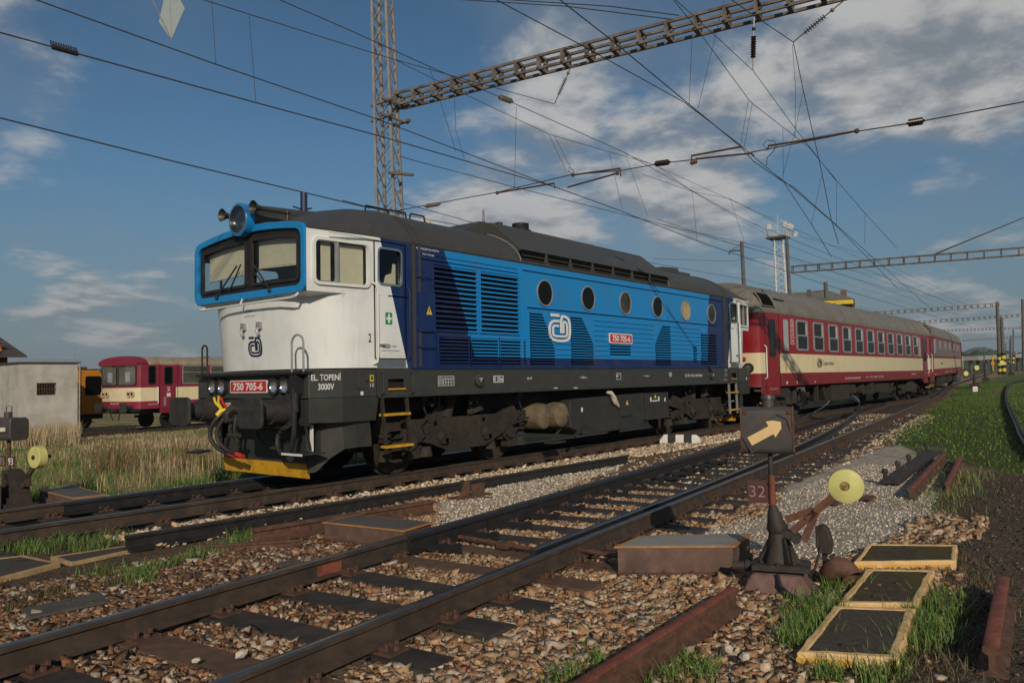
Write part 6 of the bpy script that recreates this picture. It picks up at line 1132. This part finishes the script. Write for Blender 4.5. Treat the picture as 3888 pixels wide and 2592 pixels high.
# left stand reading 93
P0 = np.array((-1.77, 2.0, -.18)); LT = thing('lever_stand', P0, 'black point lever stand with bar lantern and plates reading 93, cut by the left edge', 'lever stand'); f = frame_at(P0, .25)
zz = lambda py: float(PD(20, 726+.3087*py, 10.5)[2]-P0[2]); aa = lambda px: (px-68)*.0021
z1, z2 = zz(920), zz(752); b = MB(); q = rr(-.13, .13, z1, z2, .06, 5); b.loft([[f(a, z, d) for d, z in q] for a in (aa(-75), aa(172))]); ln = b.build('lantern', LAMPB, LT, True, .01)
b = MB(); b.plate([(aa(20), zz(855)), (aa(133), zz(850)), (aa(133), zz(820)), (aa(20), zz(825))], f, .125, .137); b.build('light_bar', OPALW, ln); b = MB(); b.ring([(aa(8), zz(864)), (aa(145), zz(860)), (aa(145), zz(812)), (aa(8), zz(816))], [(aa(16), zz(858)), (aa(137), zz(853)), (aa(137), zz(817)), (aa(16), zz(822))], f, .125, .145); b.build('bar_frame', LAMPB, ln)
b = MB(); b.cyl(f(aa(58), z2), f(aa(58), zz(712)), .05, n=14); b.tube([f(aa(85), z2), f(aa(95), zz(670)), f(aa(40), zz(670)), f(aa(38), z2)], .006, 5); b.build('chimney', LAMPB, ln, True)
b = MB(); b.cyl(f(0, zz(1140)), f(0, z1), .026, n=10); b.build('pole', RUST, LT, True)
for a0, a1_, tx in ((-8, 58, '93'), (78, 145, '93')):
    b = MB(); b.plate(rr(aa(a0), aa(a1_), zz(1112), zz(1036), .02), f, .02, .03); nb = b.build('number_plate', M('number_rust', (.06, .035, .03), .8), LT); text(tx, lambda a, z, d: f(a, z, d+.032), aa(a0+10), aa(a1_-10), zz(1100), zz(1048), LTEXT if a0 > 0 else M('grey_print', (.25, .25, .25), .8), nb, bold=.01)
b = MB(); b.ring([(aa(52), zz(1400)), (aa(250), zz(1400)), (aa(215), zz(1250)), (aa(170), zz(1160)), (aa(130), zz(1132)), (aa(60), zz(1135))], [(aa(80), zz(1340)), (aa(135), zz(1340)), (aa(130), zz(1280)), (aa(125), zz(1200)), (aa(110), zz(1165)), (aa(85), zz(1170))], f, -.08, .08)
b.plate([(aa(40), zz(1405)), (aa(260), zz(1405)), (aa(260), zz(1380)), (aa(40), zz(1380))], f, -.15, .15); b.cyl(f(aa(100), zz(1230), -.1), f(aa(100), zz(1230), .1), .05, n=12); b.plate([(aa(190), zz(1280)), (aa(250), zz(1250)), (aa(250), zz(1225)), (aa(190), zz(1230))], f, -.04, .04); b.build('pedestal', IRON, LT, True)
b = MB(); b.bar(f(aa(235), zz(1250), 0), f(aa(250), zz(1170), .0), .07, .03, f(0, 0, 1)); b.bar(f(aa(270), zz(1250), 0), f(aa(262), zz(1160), .0), .05, .03, f(0, 0, 1)); b.bar(f(aa(245), zz(1190), 0), f(aa(325), zz(1090), .0), .06, .03, f(0, 0, 1)); b.build('lever', IRON, LT)
dc = np.array(f(aa(348), zz(1037))); dn = np.array((-.93, .05, .05))*1.; dn = nrm(np.array((.35, -.93, 0))*-1); dn = nrm(-RT*.50-np.array((FW[0], FW[1], 0))*.87); b = MB(); b.cyl(dc-dn*.055, dc+dn*.055, .145, .142, 36); ds = b.build('disc_weight', DISC, LT, True, .008)
b = MB(); b.cyl(dc-dn*.16, dc-dn*.05, .02, n=8); b.cyl(dc+dn*.05, dc+dn*.07, .03, n=10); b.build('disc_axle', IRON, ds, True)
b = MB(); b.box(-.45, -.15, -.2, .1, -.05, .35); b.cyl((-.4, -.15, .3), (-.4, -.15, .75), .02); b.build('lever_link', IRON, LT)
# ------------------------------------------------------------ switch drive covers, cable covers, spare rails
PLATE = M('chequer_plate', (.10, .085, .075), .7, var=.2, scale=60, bump=.5, bscale=110, dirt=(.06, .04, .03), dirt_amt=.5); PLATEG = M('grey_plate', (.27, .26, .23), .65, var=.15, scale=60, bump=.4, bscale=110, dirt=(.17, .13, .09), dirt_amt=.5); ORE = M('orange_edge', (.42, .20, .065), .7, var=.2, scale=12, dirt=(.22, .09, .035), dirt_amt=.6)
def cover_box(px, z, label, plate, rim=.12):
    P = [G(u, v, z) for u, v in px]; c = sum(P)/4; t = thing('switch_cover', (c[0], c[1], -.2), label, 'switch cover', 'rusty switch drive covers'); L_ = [p-np.array((c[0], c[1], -.2)) for p in P]; h = z+.2
    b = MB(); ins_ = [q*np.array((.97, .97, 1)) for q in L_]; b.loft([[(q[0], q[1], .0) for q in ins_], [(q[0], q[1], h-.012) for q in ins_]]); b.build('box', RUSTST, t)
    lo = lambda a, bb, d: (a, bb, h+d); pt = [(q[0]*1.02, q[1]*1.02) for q in L_]; cc_ = np.mean(pt, 0); pi_ = [tuple(cc_+(np.array(p)-cc_)*(1-rim)) for p in pt]
    b = MB(); b.ring(pt, pi_, lo, -.012, .0); b.build('lid_rim', ORE, t); b = MB(); b.plate(pi_, lo, -.012, .002); b.build('lid_plate', plate, t)
    b = MB()
    for i in range(4):
        p, q = ins_[i], ins_[(i+1) % 4]; b.bar((p[0], p[1], .03), (q[0], q[1], .03), .05, .012)
        for k in (.15, .4, .65, .9): r_ = p+(q-p)*k; b.sph((r_[0]*1.02, r_[1]*1.02, .045), .013, n=6, m=4)
    b.build('foot_strip', RUST, t); return t
e = lambda px, py: (1391.4+.4599*px, 846.9+.4599*py)
cover_box([e(48, 886), e(640, 883), e(727, 820), e(175, 832)], .05, 'large rusty switch cover with grey lid beside the lever stand reading 32', PLATEG, .09)
g_ = lambda px, py: (1200/1.653+px*.6963/1.653, 1500/1.653+py*.6963/1.653)
cover_box([g_(38, 690), g_(480, 737), g_(637, 690), g_(225, 650)], .0, 'low rusty switch cover with dark lid left of the near track', PLATE, .07)
k_ = lambda px, py: (px*.344, 1028.4+py*.344)
cover_box([k_(258, 277), k_(490, 336), k_(712, 310), k_(492, 246)], .0, 'rusty switch cover with dark lid at the left lever stand', PLATE, .12)
YC = M('yellow_concrete', (.70, .47, .22), .85, var=.12, scale=14, bump=.4, bscale=50, dirt=(.55, .30, .06), dirt_amt=.5, dirt_scale=6); YCD = M('worn_yellow_edge', (.40, .27, .13), .9, var=.2, scale=12, bump=.4, dirt=(.16, .11, .06), dirt_amt=.7, dirt_scale=6); MOSS = M('mossy_slab', (.075, .060, .042), .95, spec=.1, var=.25, scale=20, bump=.35, bscale=60, dirt=(.10, .085, .022), dirt_amt=.75, dirt_scale=3.5); SLAB = M('dark_slab', (.080, .067, .055), .95, spec=.1, var=.15, scale=30, bump=.35, bscale=60)
def drip(name='yellow_dripped_concrete'):
    m = bpy.data.materials.new(name); m.use_nodes = True; t = m.node_tree; n = NT(t); b_ = t.nodes['Principled BSDF']; tcn = n.n('ShaderNodeTexCoord'); s = n.n('ShaderNodeSeparateXYZ'); n.l(tcn.outputs['Object'], s.inputs[0])
    mp = n.n('ShaderNodeMapping'); mp.inputs['Scale'].default_value = (1, 1, .12); n.l(tcn.outputs['Object'], mp.inputs[0]); f_ = n.noise(mp.outputs[0], 42, 3, .6)
    thr = n.m('SUBTRACT', .07, n.m('MULTIPLY', f_, .11)); n.l(n.mix(n.ramp(n.m('SUBTRACT', s.outputs[2], thr), -.004, .004), (.13, .095, .055), (.60, .34, .055)), b_.inputs['Base Color']); b_.inputs['Roughness'].default_value = .85; return m
DRIP = drip()
def duct_cover(px, z, label, slab, rim=.11, lug=None, group='yellow edged cable duct covers'):
    P = [G(u, v, z) for u, v in px]; c = sum(P)/4; t = thing('cable_cover', (c[0], c[1], -.2), label, 'cable cover', group); h = z+.2
    pt = [((p-c)[0], (p-c)[1]) for p in P]; lens = [np.hypot(*(np.array(pt[i])-np.array(pt[i-1]))) for i in range(4)]; cc_ = np.mean(pt, 0)
    def inset(d):
        r = []
        for i in range(4):
            p0, p1, p2 = np.array(pt[i-1]), np.array(pt[i]), np.array(pt[(i+1) % 4]); r.append(tuple(p1+nrm(p0-p1)*d+nrm(p2-p1)*d))
        return r
    def fine(q):
        o = []
        for i in range(4): o += [tuple(np.array(q[i])*(1-t_)+np.array(q[(i+1) % 4])*t_) for t_ in np.linspace(0, 1, 9)[:-1]]
        return o
    jit = lambda q: [(a+random.uniform(-.006, .006), bb+random.uniform(-.006, .006)) for a, bb in q]
    lo = lambda a, bb, d: (a, bb, h+d); b = MB(); b.ring(jit(fine(pt)), jit(fine(inset(rim*.5))), lo, -h-.1, 0); b.build('frame', [YCD if 'left' in group else YC], t, False, .01)
    b = MB(); b.loft([[(a*1.004, bb*1.004, 0.) for a, bb in pt], [(a*1.004, bb*1.004, h-.03) for a, bb in pt]], True, False); b.build('frame_side', DRIP, t)
    b = MB(); b.plate(inset(rim*.48), lo, -.06, -.006); b.build('slab', slab, t)
    if lug: p = G(*lug, z)-c; b = MB(); d = nrm(np.array((RT[0], RT[1], 0))); b.tube([p+d*q+np.array((0, 0, h+zq)) for q, zq in ((-.05, -.012), (-.045, .008), (.045, .008), (.05, -.012))], .008, 6); b.build('lug', IRON, t, True)
    return t
duct_cover([e(1308, 872), e(1757, 876), e(1747, 955), e(1240, 962)], -.125, 'far yellow edged cable cover, the widest of the three in a row', MOSS, .09)
duct_cover([e(1305, 995), e(1645, 1002), e(1560, 1170), e(1160, 1165)], -.135, 'middle yellow edged cable cover with mossy slab and small lug', MOSS, .11, e(1370, 1137))
duct_cover([e(1140, 1180), e(1545, 1193), e(1460, 1440), e(950, 1412)], -.12, 'nearest yellow edged cable cover with dripped paint and dark slab', SLAB, .11, e(1218, 1378))
duct_cover([k_(-130, 745), k_(160, 712), k_(405, 760), k_(-100, 890)], -.15, 'dark slab with yellow edge cut by the left picture edge', SLAB, .10, k_(150, 748), 'yellow edged cable covers on the left')
duct_cover([k_(340, 722), k_(830, 652), k_(1130, 622), k_(470, 765)], -.16, 'long narrow dark slab with yellow edge running under the spare rail', SLAB, .07, None, 'yellow edged cable covers on the left')
def spare(p, q, label, m=(RUST, RUSTR), zt=-.05, s=1.):
    mb = rail_mb([(p[0]*(1-t)+q[0]*t, p[1]*(1-t)+q[1]*t, zt) for t in np.linspace(0, 1, 6)], prof=[(a*s, b_*s) for a, b_ in RP]); return mb.build('spare_rail', list(m), None, True, 0, label=label, cat='rail', group='spare rails lying about')
def ext(p, q, k): p, q = np.array(p), np.array(q); return p+(p-q)*k
p, q = G(*e(641, 1108), -.05), G(*e(0, 1510), -.05); spare(p, q+(q-p)*.8, 'rust red spare rail lying at the bottom edge, right of the near track', zt=-.02)
p, q = G(*e(1985, 1042), -.05), G(*e(1922, 1393), -.05); spare(p, q, 'short rust red spare rail on black dirt at the right edge', zt=-.04, s=1.08)
p, q = G(*e(1690, 422), -.06), G(*e(1520, 600), -.06); spare(p, q, 'brown spare rail in the pile on the right gravel, next to the lugged plate'); p, q = G(*e(1775, 432), -.06), G(*e(1706, 572), -.06); spare(p, q, 'thin rusty spare rail on the right edge of the grey gravel')
p, q = G(*e(1640, 410), -.14), G(*e(1425, 565), -.14); d_ = nrm(q-p); n_2 = np.array((-d_[1], d_[0], 0)); b = MB(); b.bar(p, q, .24, .05)
for t in np.linspace(.05, .97, 5): c = p*(1-t)+q*t; b.bar(c+n_2*-.10, c+n_2*-.10+np.array((0, 0, .13)), .05, .09, tuple(d_)); b.sph(c+n_2*-.10+np.array((0, 0, .13)), .045)
tag(b.build('track_fitting', IRON), 'black lugged track fitting lying beside the brown spare rail on the right', 'track fitting')
p, q = np.array((-2.13, -2.07)), np.array((6.9, -2.42)); spare(p, q, 'long dark spare rail between the two tracks', (RAILD, RAILM), -.02)
p, q = np.array((-1.22, -2.83)), np.array((1.09, -3.08)); spare(p, q, 'rusty spare rail behind the low switch cover', (RUST, RUST), -.02); p, q = G(*k_(1350, 662), -.14), G(*k_(2010, 622), -.14); spare(p, q, 'thin rusty bar lying in the grass end of the spare rails', (RUST, RUST), -.12, .6)
p, q = G(1480, 1050, -.15), G(1400, 1056, -.15); b = MB(); b.bar(p, q, .12, .03); tag(b.build('rust_plate', RUST), 'rusty flat plate at the far end of the long spare rail', 'scrap plate')
i1 = lambda px, py: (1300/1.653+px*.4252/1.653, 1700/1.653+py*.4252/1.653)
c = G(*i1(1140, 440), -.17); FT = thing('rail_chair', c, 'rusty rail chair with two upright lugs lying on the pale gravel', 'rail chair'); b = MB(); b.box(-.32, .32, -.10, .10, 0, .03); b.build('foot', RUST, FT); b = MB(); b.box(-.03, .19, -.09, -.055, .03, .19); b.prism([(-.20, -.02, .03), (-.02, -.02, .03), (-.02, -.02, .22), (-.10, -.02, .22), (-.12, -.02, .16)], (0, .03, 0)); b.build('lug', RUST, FT); FT.rotation_euler = (0, 0, -.1)
p, q = G(*i1(1110, 450), -.165), G(*i1(1340, 440), -.165); b = MB(); b.bar(p, q, .10, .015); tag(b.build('rust_plate', RUST), 'flat rusty plate on the gravel in front of the rail chair', 'scrap plate')
for (px, py), lb in (((1305, 648), 'small dark plate on the grey gravel right of the yellow disc'), ((1138, 672), 'small dark plate on the grey gravel under the yellow disc')): c = G(*e(px, py), -.17); b = MB(); b.hexa([c+np.array(v) for v in ((-.13, -.07, 0), (.1, -.09, 0), (.14, .05, 0), (-.1, .06, 0), (-.13, -.07, .02), (.1, -.09, .03), (.14, .05, .03), (-.1, .06, .02))]); b.build('dark_plate', RUST, label=lb, cat='scrap plate')
c = G(150, 1392, -.19); b = MB(); b.hexa([c+np.array(v) for v in ((-.3, -.16, 0), (.24, -.2, 0), (.3, .12, 0), (-.24, .16, 0), (-.3, -.16, .02), (.24, -.2, .018), (.3, .12, .022), (-.24, .16, .02))]); b.build('old_slab', CONCD, bevel=.015, label='weathered grey slab among brown stones at the left edge', cat='slab')
c = G(662, 1297, -.16); b = MB(); b.hexa([c+np.array(v) for v in ((-.10, -.05, 0), (.10, -.05, 0), (.1, .05, 0), (-.10, .05, 0), (-.1, -.05, .03), (.10, -.05, .03), (.1, .05, .03), (-.1, .05, .03))]); b.build('dark_plate', CONCD, label='dark flat plate on the stones left of the near rail', cat='scrap plate')
for (u, v, s), lb in (((556, 1500, .034), 'pale stone lying on a sleeper between the near rails'), ((1455, 1513, .025), 'white stone right of the near rusty rail'), ((450, 1515, .02), 'small brown stone beside the pale one on the sleeper'), ((1713, 1507, .034), 'large pale stone right of the rusty rail'), ((1672, 1488, .034), 'white chalky stone in the stones right of the rusty rail')):
    c = G(u, v, -.12); V = ICO*(1+rng.uniform(-.25, .25, (12, 1)))*np.array((s*1.3, s*.9, s*.8))+c; b = MB(); b.add(V, [tuple(q) for q in ICF]); b.build('loose_stone', M('pale_stone', (.52, .46, .36), .9, var=.2, scale=30), label=lb, cat='stone', group='loose stones lying singly')
p, q = G(1517, 1013, -.12), G(1609, 1014, -.12); d_ = nrm(q-p); L_ = float(np.linalg.norm(q-p)); FM = thing('fouling_marker', (p+q)/2*np.array((1, 1, 0))+np.array((0, 0, -.16)), 'black and white striped low marker block beside the locomotive track', 'marker block', rot=math.atan2(d_[1], d_[0]))
PB = M('marker_black', (.03, .03, .03), .8); PWH = M('marker_white', (.70, .68, .62), .8, var=.08, scale=20, bump=.3)
for i in range(5):
    x0, x1 = -L_/2+L_*i/5, -L_/2+L_*(i+1)/5; h0 = .10 if i == 0 else .20; h1 = .10 if i == 4 else .20; b = MB()
    rg = lambda x, h: [(x, -.1, 0), (x, -.1, h*.7), (x, -.06, h), (x, .06, h), (x, .1, h*.7), (x, .1, 0)]
    b.loft([rg(x0, h0), rg((x0+x1)/2, .2), rg(x1, h1)]); b.build('white_block' if i % 2 == 0 else 'black_block', PWH if i % 2 == 0 else PB, FM)
c = G(2240, 906, -.2); b = MB(); dv = nrm(np.array((RT[0], RT[1], 0))); mpb = lambda a, z, d=0.: tuple(np.array((c[0], c[1], 0))+dv*a+np.array((0, 0, z))-np.array((FW[0], FW[1], 0))*d); z0_ = float(rise(c[0]))-.2
MBd = thing('marker_board', (0, 0, 0), 'small white numbered board in the green grass at the far right', 'marker board'); b.plate([(-.16, z0_), (.16, z0_), (.17, z0_+.30), (.08, z0_+.34), (-.15, z0_+.32)], mpb, -.03, .03); b.build('board', PWH, MBd); text('155,4', lambda a, z, d: mpb(a, z, d+.03), -.12, .12, z0_+.10, z0_+.2, BLACK, MBd)
# ------------------------------------------------------------ far yard
h_ = lambda px, py: (1663.6+.2927*px, 514.2+.2927*py)
def pole(base, top, r0, r1, name, label, mat=CONC, stripes=None, cat='pole', group='masts and poles in the yard'):
    base, top = np.array(base, float), np.array(top, float); t = thing(name, base, label, cat, group); b = MB(); b.cyl((0, 0, 0), top-base, r0, r1, 12); b.build('shaft', mat, t, True)
    if stripes:
        n, hh = stripes; b = MB(); c2_ = MB(); d = nrm(top-base)
        for i in range(n): (b if i % 2 else c2_).cyl(d*hh*i/n, d*hh*(i+1)/n, r0*1.12, r0*1.10, 12)
        b.build('yellow_bands', YELB, t, True); c2_.build('black_bands', BLACK, t, True)
    return t
CM = M('concrete_mast', (.125, .118, .105), .9, var=.2, dirt=(.07, .06, .05), dirt_amt=.6)
X2 = 47.2
GT = PY(1807, 547, 8.); GB = PY(1818, 700, 8.); pole((GB[0], 8., -.2), GT, .14, .11, 'concrete_mast', 'dark concrete mast carrying the second gantry above the coach roof', CM)
bm2 = thing('gantry_beam', (0, 0, 0), 'second gantry beam spanning above the far end of the first coach', 'gantry', 'distant gantry beams'); b = MB(); P_ = PY(1820, 619, 8.); Q_ = PX(2352, 577, P_[0]); beam(b, P_, P_+(Q_-P_)*1.7, .32, .42, 26, .065, .045); b.build('beam_truss', STEELR, bm2)
for i, (p, q, ma, mb_, dep, lb) in enumerate(((h_(1000, 716), h_(2150, 634), h_(2140, 610), h_(2166, 1180), 88, 'third gantry beam ending at the striped mast on the right'), (h_(1400, 781), h_(2345, 717), h_(2340, 590), h_(2352, 1150), 104, 'fourth gantry beam, just under the third one'), (h_(1700, 838), h_(2352, 815), None, None, 150, 'fifth thin gantry beam far down the yard'), (h_(1880, 915), h_(2352, 885), None, None, 190, 'last thin gantry beam low above the horizon'))):
    P_, Q_ = PD(*p, dep), PD(*q, dep); t = thing('gantry_beam', (0, 0, 0), lb, 'gantry', 'distant gantry beams'); b = MB(); beam(b, P_, Q_, .30, .38, 22, .06, .04); b.build('beam_truss', STEELR, t)
    if ma: A_, B_ = PD(*ma, dep), PD(*mb_, dep); pole(B_, A_, .22, .16, 'concrete_mast', 'concrete mast of the third gantry with yellow and black bands at its foot' if i == 0 else 'concrete mast of the fourth gantry at the right picture edge', CM, (7, 2.3) if i == 0 else None)
pole(PD(*h_(2195, 1180), 82), PD(*h_(2175, 735), 82), .20, .15, 'concrete_mast', 'shorter concrete mast with yellow and black bands, right of the banded gantry mast', CM, (7, 2.3))
for i, (px, py, py0) in enumerate(((2268, 830, 1100), (2250, 875, 1100), (2240, 905, 1090), (2282, 1000, 1100), (2040, 960, 1080), (2105, 985, 1060), (2210, 930, 1090))): pole(PD(*h_(px, py0+10), 150+12*i), PD(*h_(px, py), 150+12*i), .17, .12, 'slim_mast', 'slim far mast standing in the yard near the horizon', CM, (5, 2.) if i in (0, 2) else None, group='slim far masts near the horizon')
P_, Q_ = PD(*h_(155, 500), 40), PD(*h_(136, 138), 40); t = pole(P_, Q_, .10, .09, 'slim_mast', 'slim steel post with bracket arm behind the joint of locomotive and coach', CM); b = MB(); A_, B_ = PD(*h_(135, 205), 40)-P_, PD(*h_(42, 212), 40)-P_; b.tube([A_, B_, PD(*h_(38, 240), 40)-P_], .05, 6); b.tube([PD(*h_(135, 160), 40)-P_, B_], .02, 5); b.build('bracket_arm', CM, t)
P_, Q_ = PD(*h_(802, 580), 70), PD(*h_(794, 455), 70); t = pole(P_, Q_, .20, .17, 'slim_mast', 'short post with side arm above the yellow edged roof', CM); b = MB(); A_, B_ = PD(*h_(795, 520), 70)-P_, PD(*h_(665, 535), 70)-P_; b.tube([A_, B_], .06, 6); b.box(B_[0]-.15, B_[0]+.15, B_[1]-.15, B_[1]+.15, B_[2]-.4, B_[2]+.2); b.build('bracket_arm', CM, t)
c = PD(2281, 851, 70); b = MB(); b.cyl(c, c+np.array((0, 0, 1.35)), .06, n=8); b.box(c[0]-.08, c[0]+.08, c[1]-.12, c[1]+.12, c[2]+.5, c[2]+.8); b.build('yellow_post', M('post_orange', (.62, .30, .02), .6), label='small orange yellow post left of the banded masts', cat='post')
for (px, py), dep, lb in (((1965, 1250), 55, 'yellow disc lever stand beside the far end of the train'), ((2050, 1205), 70, 'yellow disc lever stand further back beside the far track'), ((2250, 1165), 80, 'yellow disc lever stand right of the banded masts')):
    c = PD(*h_(px, py), dep); t = thing('lever_stand', c, lb, 'lever stand', 'far lever stands with yellow discs'); r_ = np.array((RT[0], RT[1], 0)); dn = -np.array((FW[0], FW[1], 0)); k = dep/55.; up = np.array((0, 0, 1.))
    b = MB(); b.cyl((0, 0, -.3), up*.55*k, .16, .08); b.cyl(up*.5*k, up*1.1*k, .04); b.box(-.4, .4, -.25, .25, -.3, .0); b.build('pedestal', IRON, t); b = MB(); b.bar(up*.3, -r_*.55*k+up*.62*k, .08, .05); b.build('lever', IRON, t); b = MB(); q = -r_*.62*k+up*.70*k; b.cyl(q, q+dn*.08, .17*k, n=20); b.build('disc_weight', DISC, t, True)
# flood light tower
P_, Q_ = PD(*h_(455, 640), 150), PD(*h_(422, 118), 150); t = thing('floodlight_tower', P_, 'tall white lattice floodlight tower beyond the first coach', 'floodlight tower'); WTW = M('tower_white', (.55, .56, .55), .5, var=.1); b = MB(); lattice(b, (0, 0, -6), Q_-P_, 2.1, 1.55, 16, (.9, .43), .22, .12); b.build('lattice', WTW, t)
q = Q_-P_; b = MB(); b.box(q[0]-1.8, q[0]+1.8, q[1]-1.8, q[1]+1.8, q[2], q[2]+.35); pf = b.build('platform', CM, t); b = MB()
for i in range(4):
    a_ = [(-1.8, -1.8), (1.8, -1.8), (1.8, 1.8), (-1.8, 1.8)]; A_, B_ = a_[i], a_[(i+1) % 4]
    for hh in (.9, 1.6): b.bar((q[0]+A_[0], q[1]+A_[1], q[2]+hh), (q[0]+B_[0], q[1]+B_[1], q[2]+hh), .1, .1)
    for k in (0, .33, .66): b.bar((q[0]+A_[0]*(1-k)+B_[0]*k, q[1]+A_[1]*(1-k)+B_[1]*k, q[2]+.3), (q[0]+A_[0]*(1-k)+B_[0]*k, q[1]+A_[1]*(1-k)+B_[1]*k, q[2]+2.3), .1, .1)
b.build('railing', WTW, pf)
for dx_, dy_ in ((-1.8, -1.8), (1.8, -1.8), (.3, -1.9), (-1.8, 1.2), (2.3, -2.4)): b = MB(); c = q+np.array((dx_, dy_, 2.4 if dx_ < 2 else 1.0)); b.cyl(c, c+np.array((-.35, -.35, -.15)), .30, .48, 12); b.sph(c, .35); b.build('floodlight', WTW, t, True)
b = MB(); b.cyl(q, q+np.array((0, 0, 4.6)), .05); b.build('lightning_rod', WTW, t)
# signal cabin with yellow eaves
c = PD(*h_(1012, 588), 75); r_ = nrm(np.array((RT[0], RT[1], 0))); fw_ = nrm(np.array((FW[0], FW[1], 0))); an = math.atan2(r_[1], r_[0])-R(24); SB = thing('signal_cabin', (c[0], c[1], 0), 'signal cabin with grey roof and yellow eaves showing above the coach roof', 'building', rot=an); zc = float(c[2])
b = MB(); b.box(-9.5, -1.2, 1.2, 9, -.5, zc-.5); b.build('wall', M('cabin_wall', (.35, .33, .28), .9), SB); b = MB(); b.box(-9.3, -1.18, 1.17, 9, zc-1.9, zc-.55); b.build('window_band', GLASSD, SB)
b = MB(); b.box(-10.5, 0, 0, 10, zc-.45, zc-.02); b.build('eaves', YELB, SB); b = MB(); b.loft([[(-10.6, -.1, zc), (.1, -.1, zc), (.1, 10.1, zc), (-10.6, 10.1, zc)], [(-8.5, 3.5, zc+1.25), (-2.2, 3.5, zc+1.25), (-2.2, 6.5, zc+1.25), (-8.5, 6.5, zc+1.25)]]); b.build('roof', M('cabin_roof', (.15, .15, .13), .9, var=.15), SB); b = MB(); b.box(-10.4, -.1, .1, 9.9, zc-.47, zc-.44); b.build('soffit', BLACK, SB); b = MB(); b.box(-1.2, -.6, 4, 4.6, zc+.2, zc+1.3); b.build('chimney', M('old_brick', (.17, .075, .045)), SB)
# far viaduct, woods and hills
P_, Q_ = PD(*h_(1915, 1055), 260), PD(*h_(2360, 1030), 300); t = thing('viaduct', (0, 0, 0), 'long pale low viaduct crossing the yard near the horizon', 'viaduct'); b = MB(); b.bar(P_, Q_+(Q_-P_)*.3, 6, 1.3); b.build('deck', CONC, t)
for k in np.linspace(0.03, 1.2, 11): b = MB(); c = P_+(Q_-P_)*k; b.cyl((c[0], c[1], 0), (c[0], c[1], c[2]-.5), .55, n=8); b.build('pier', CONCD, t)
HILL = M('far_woods', (.032, .048, .030), .95, var=.5, scale=.11, bump=1., bscale=.2); HILLB = M('hill_woods', (.032, .048, .030), .95, var=.3, scale=.02)
def ridge(name, rad, a0, a1, hf, mat, depth=60, n=260, **kw):
    b = MB(); rg = []
    for a in np.linspace(a0, a1, n):
        h = hf(a); cx2, cy2 = CP[0]+rad*math.cos(a), CP[1]+rad*math.sin(a); ox, oy = math.cos(a), math.sin(a)
        rg.append([(cx2, cy2, -3), (cx2+ox*2, cy2+oy*2, h*.6), (cx2+ox*6, cy2+oy*6, h), (cx2+ox*depth, cy2+oy*depth, h*.9), (cx2+ox*depth*1.2, cy2+oy*depth*1.2, -3)])
    b.loft(rg, False, False); return b.build(name, mat, None, True, **kw)
F1 = lambda a, s: float(fbm(np.array([a*s]), np.array([3.3]), 5)[0])
aR = math.atan2(*(ray(2250, 800)[[1, 0]])); aL = math.atan2(*(ray(430, 860)[[1, 0]]))
ridge('woods', 520, -.75, 2.2, lambda a: 6+7*F1(a, 60)+5*F1(a, 300), HILL, n=900, kind='stuff')
ridge('hills', 2200, -.8, 2.3, lambda a: 22+22*F1(a, 9)+26*math.exp(-((a-aR)/.022)**2)+30*math.exp(-((a-aL)/.10)**2), HILLB, 300, 400, kind='structure')

hz = MB(); hz.box(-3600, 3600, -3600, 3600, -8, 95); hm = bpy.data.materials.new('haze_air'); hm.use_nodes = True; ht = hm.node_tree; ht.nodes.remove(ht.nodes['Principled BSDF'])
pv = ht.nodes.new('ShaderNodeVolumePrincipled'); pv.inputs['Color'].default_value = (.80, .88, 1, 1); pv.inputs['Density'].default_value = .00020; pv.inputs['Anisotropy'].default_value = .2
ht.links.new(pv.outputs[0], ht.nodes['Material Output'].inputs['Volume']); hz.build('haze', hm, kind='stuff')
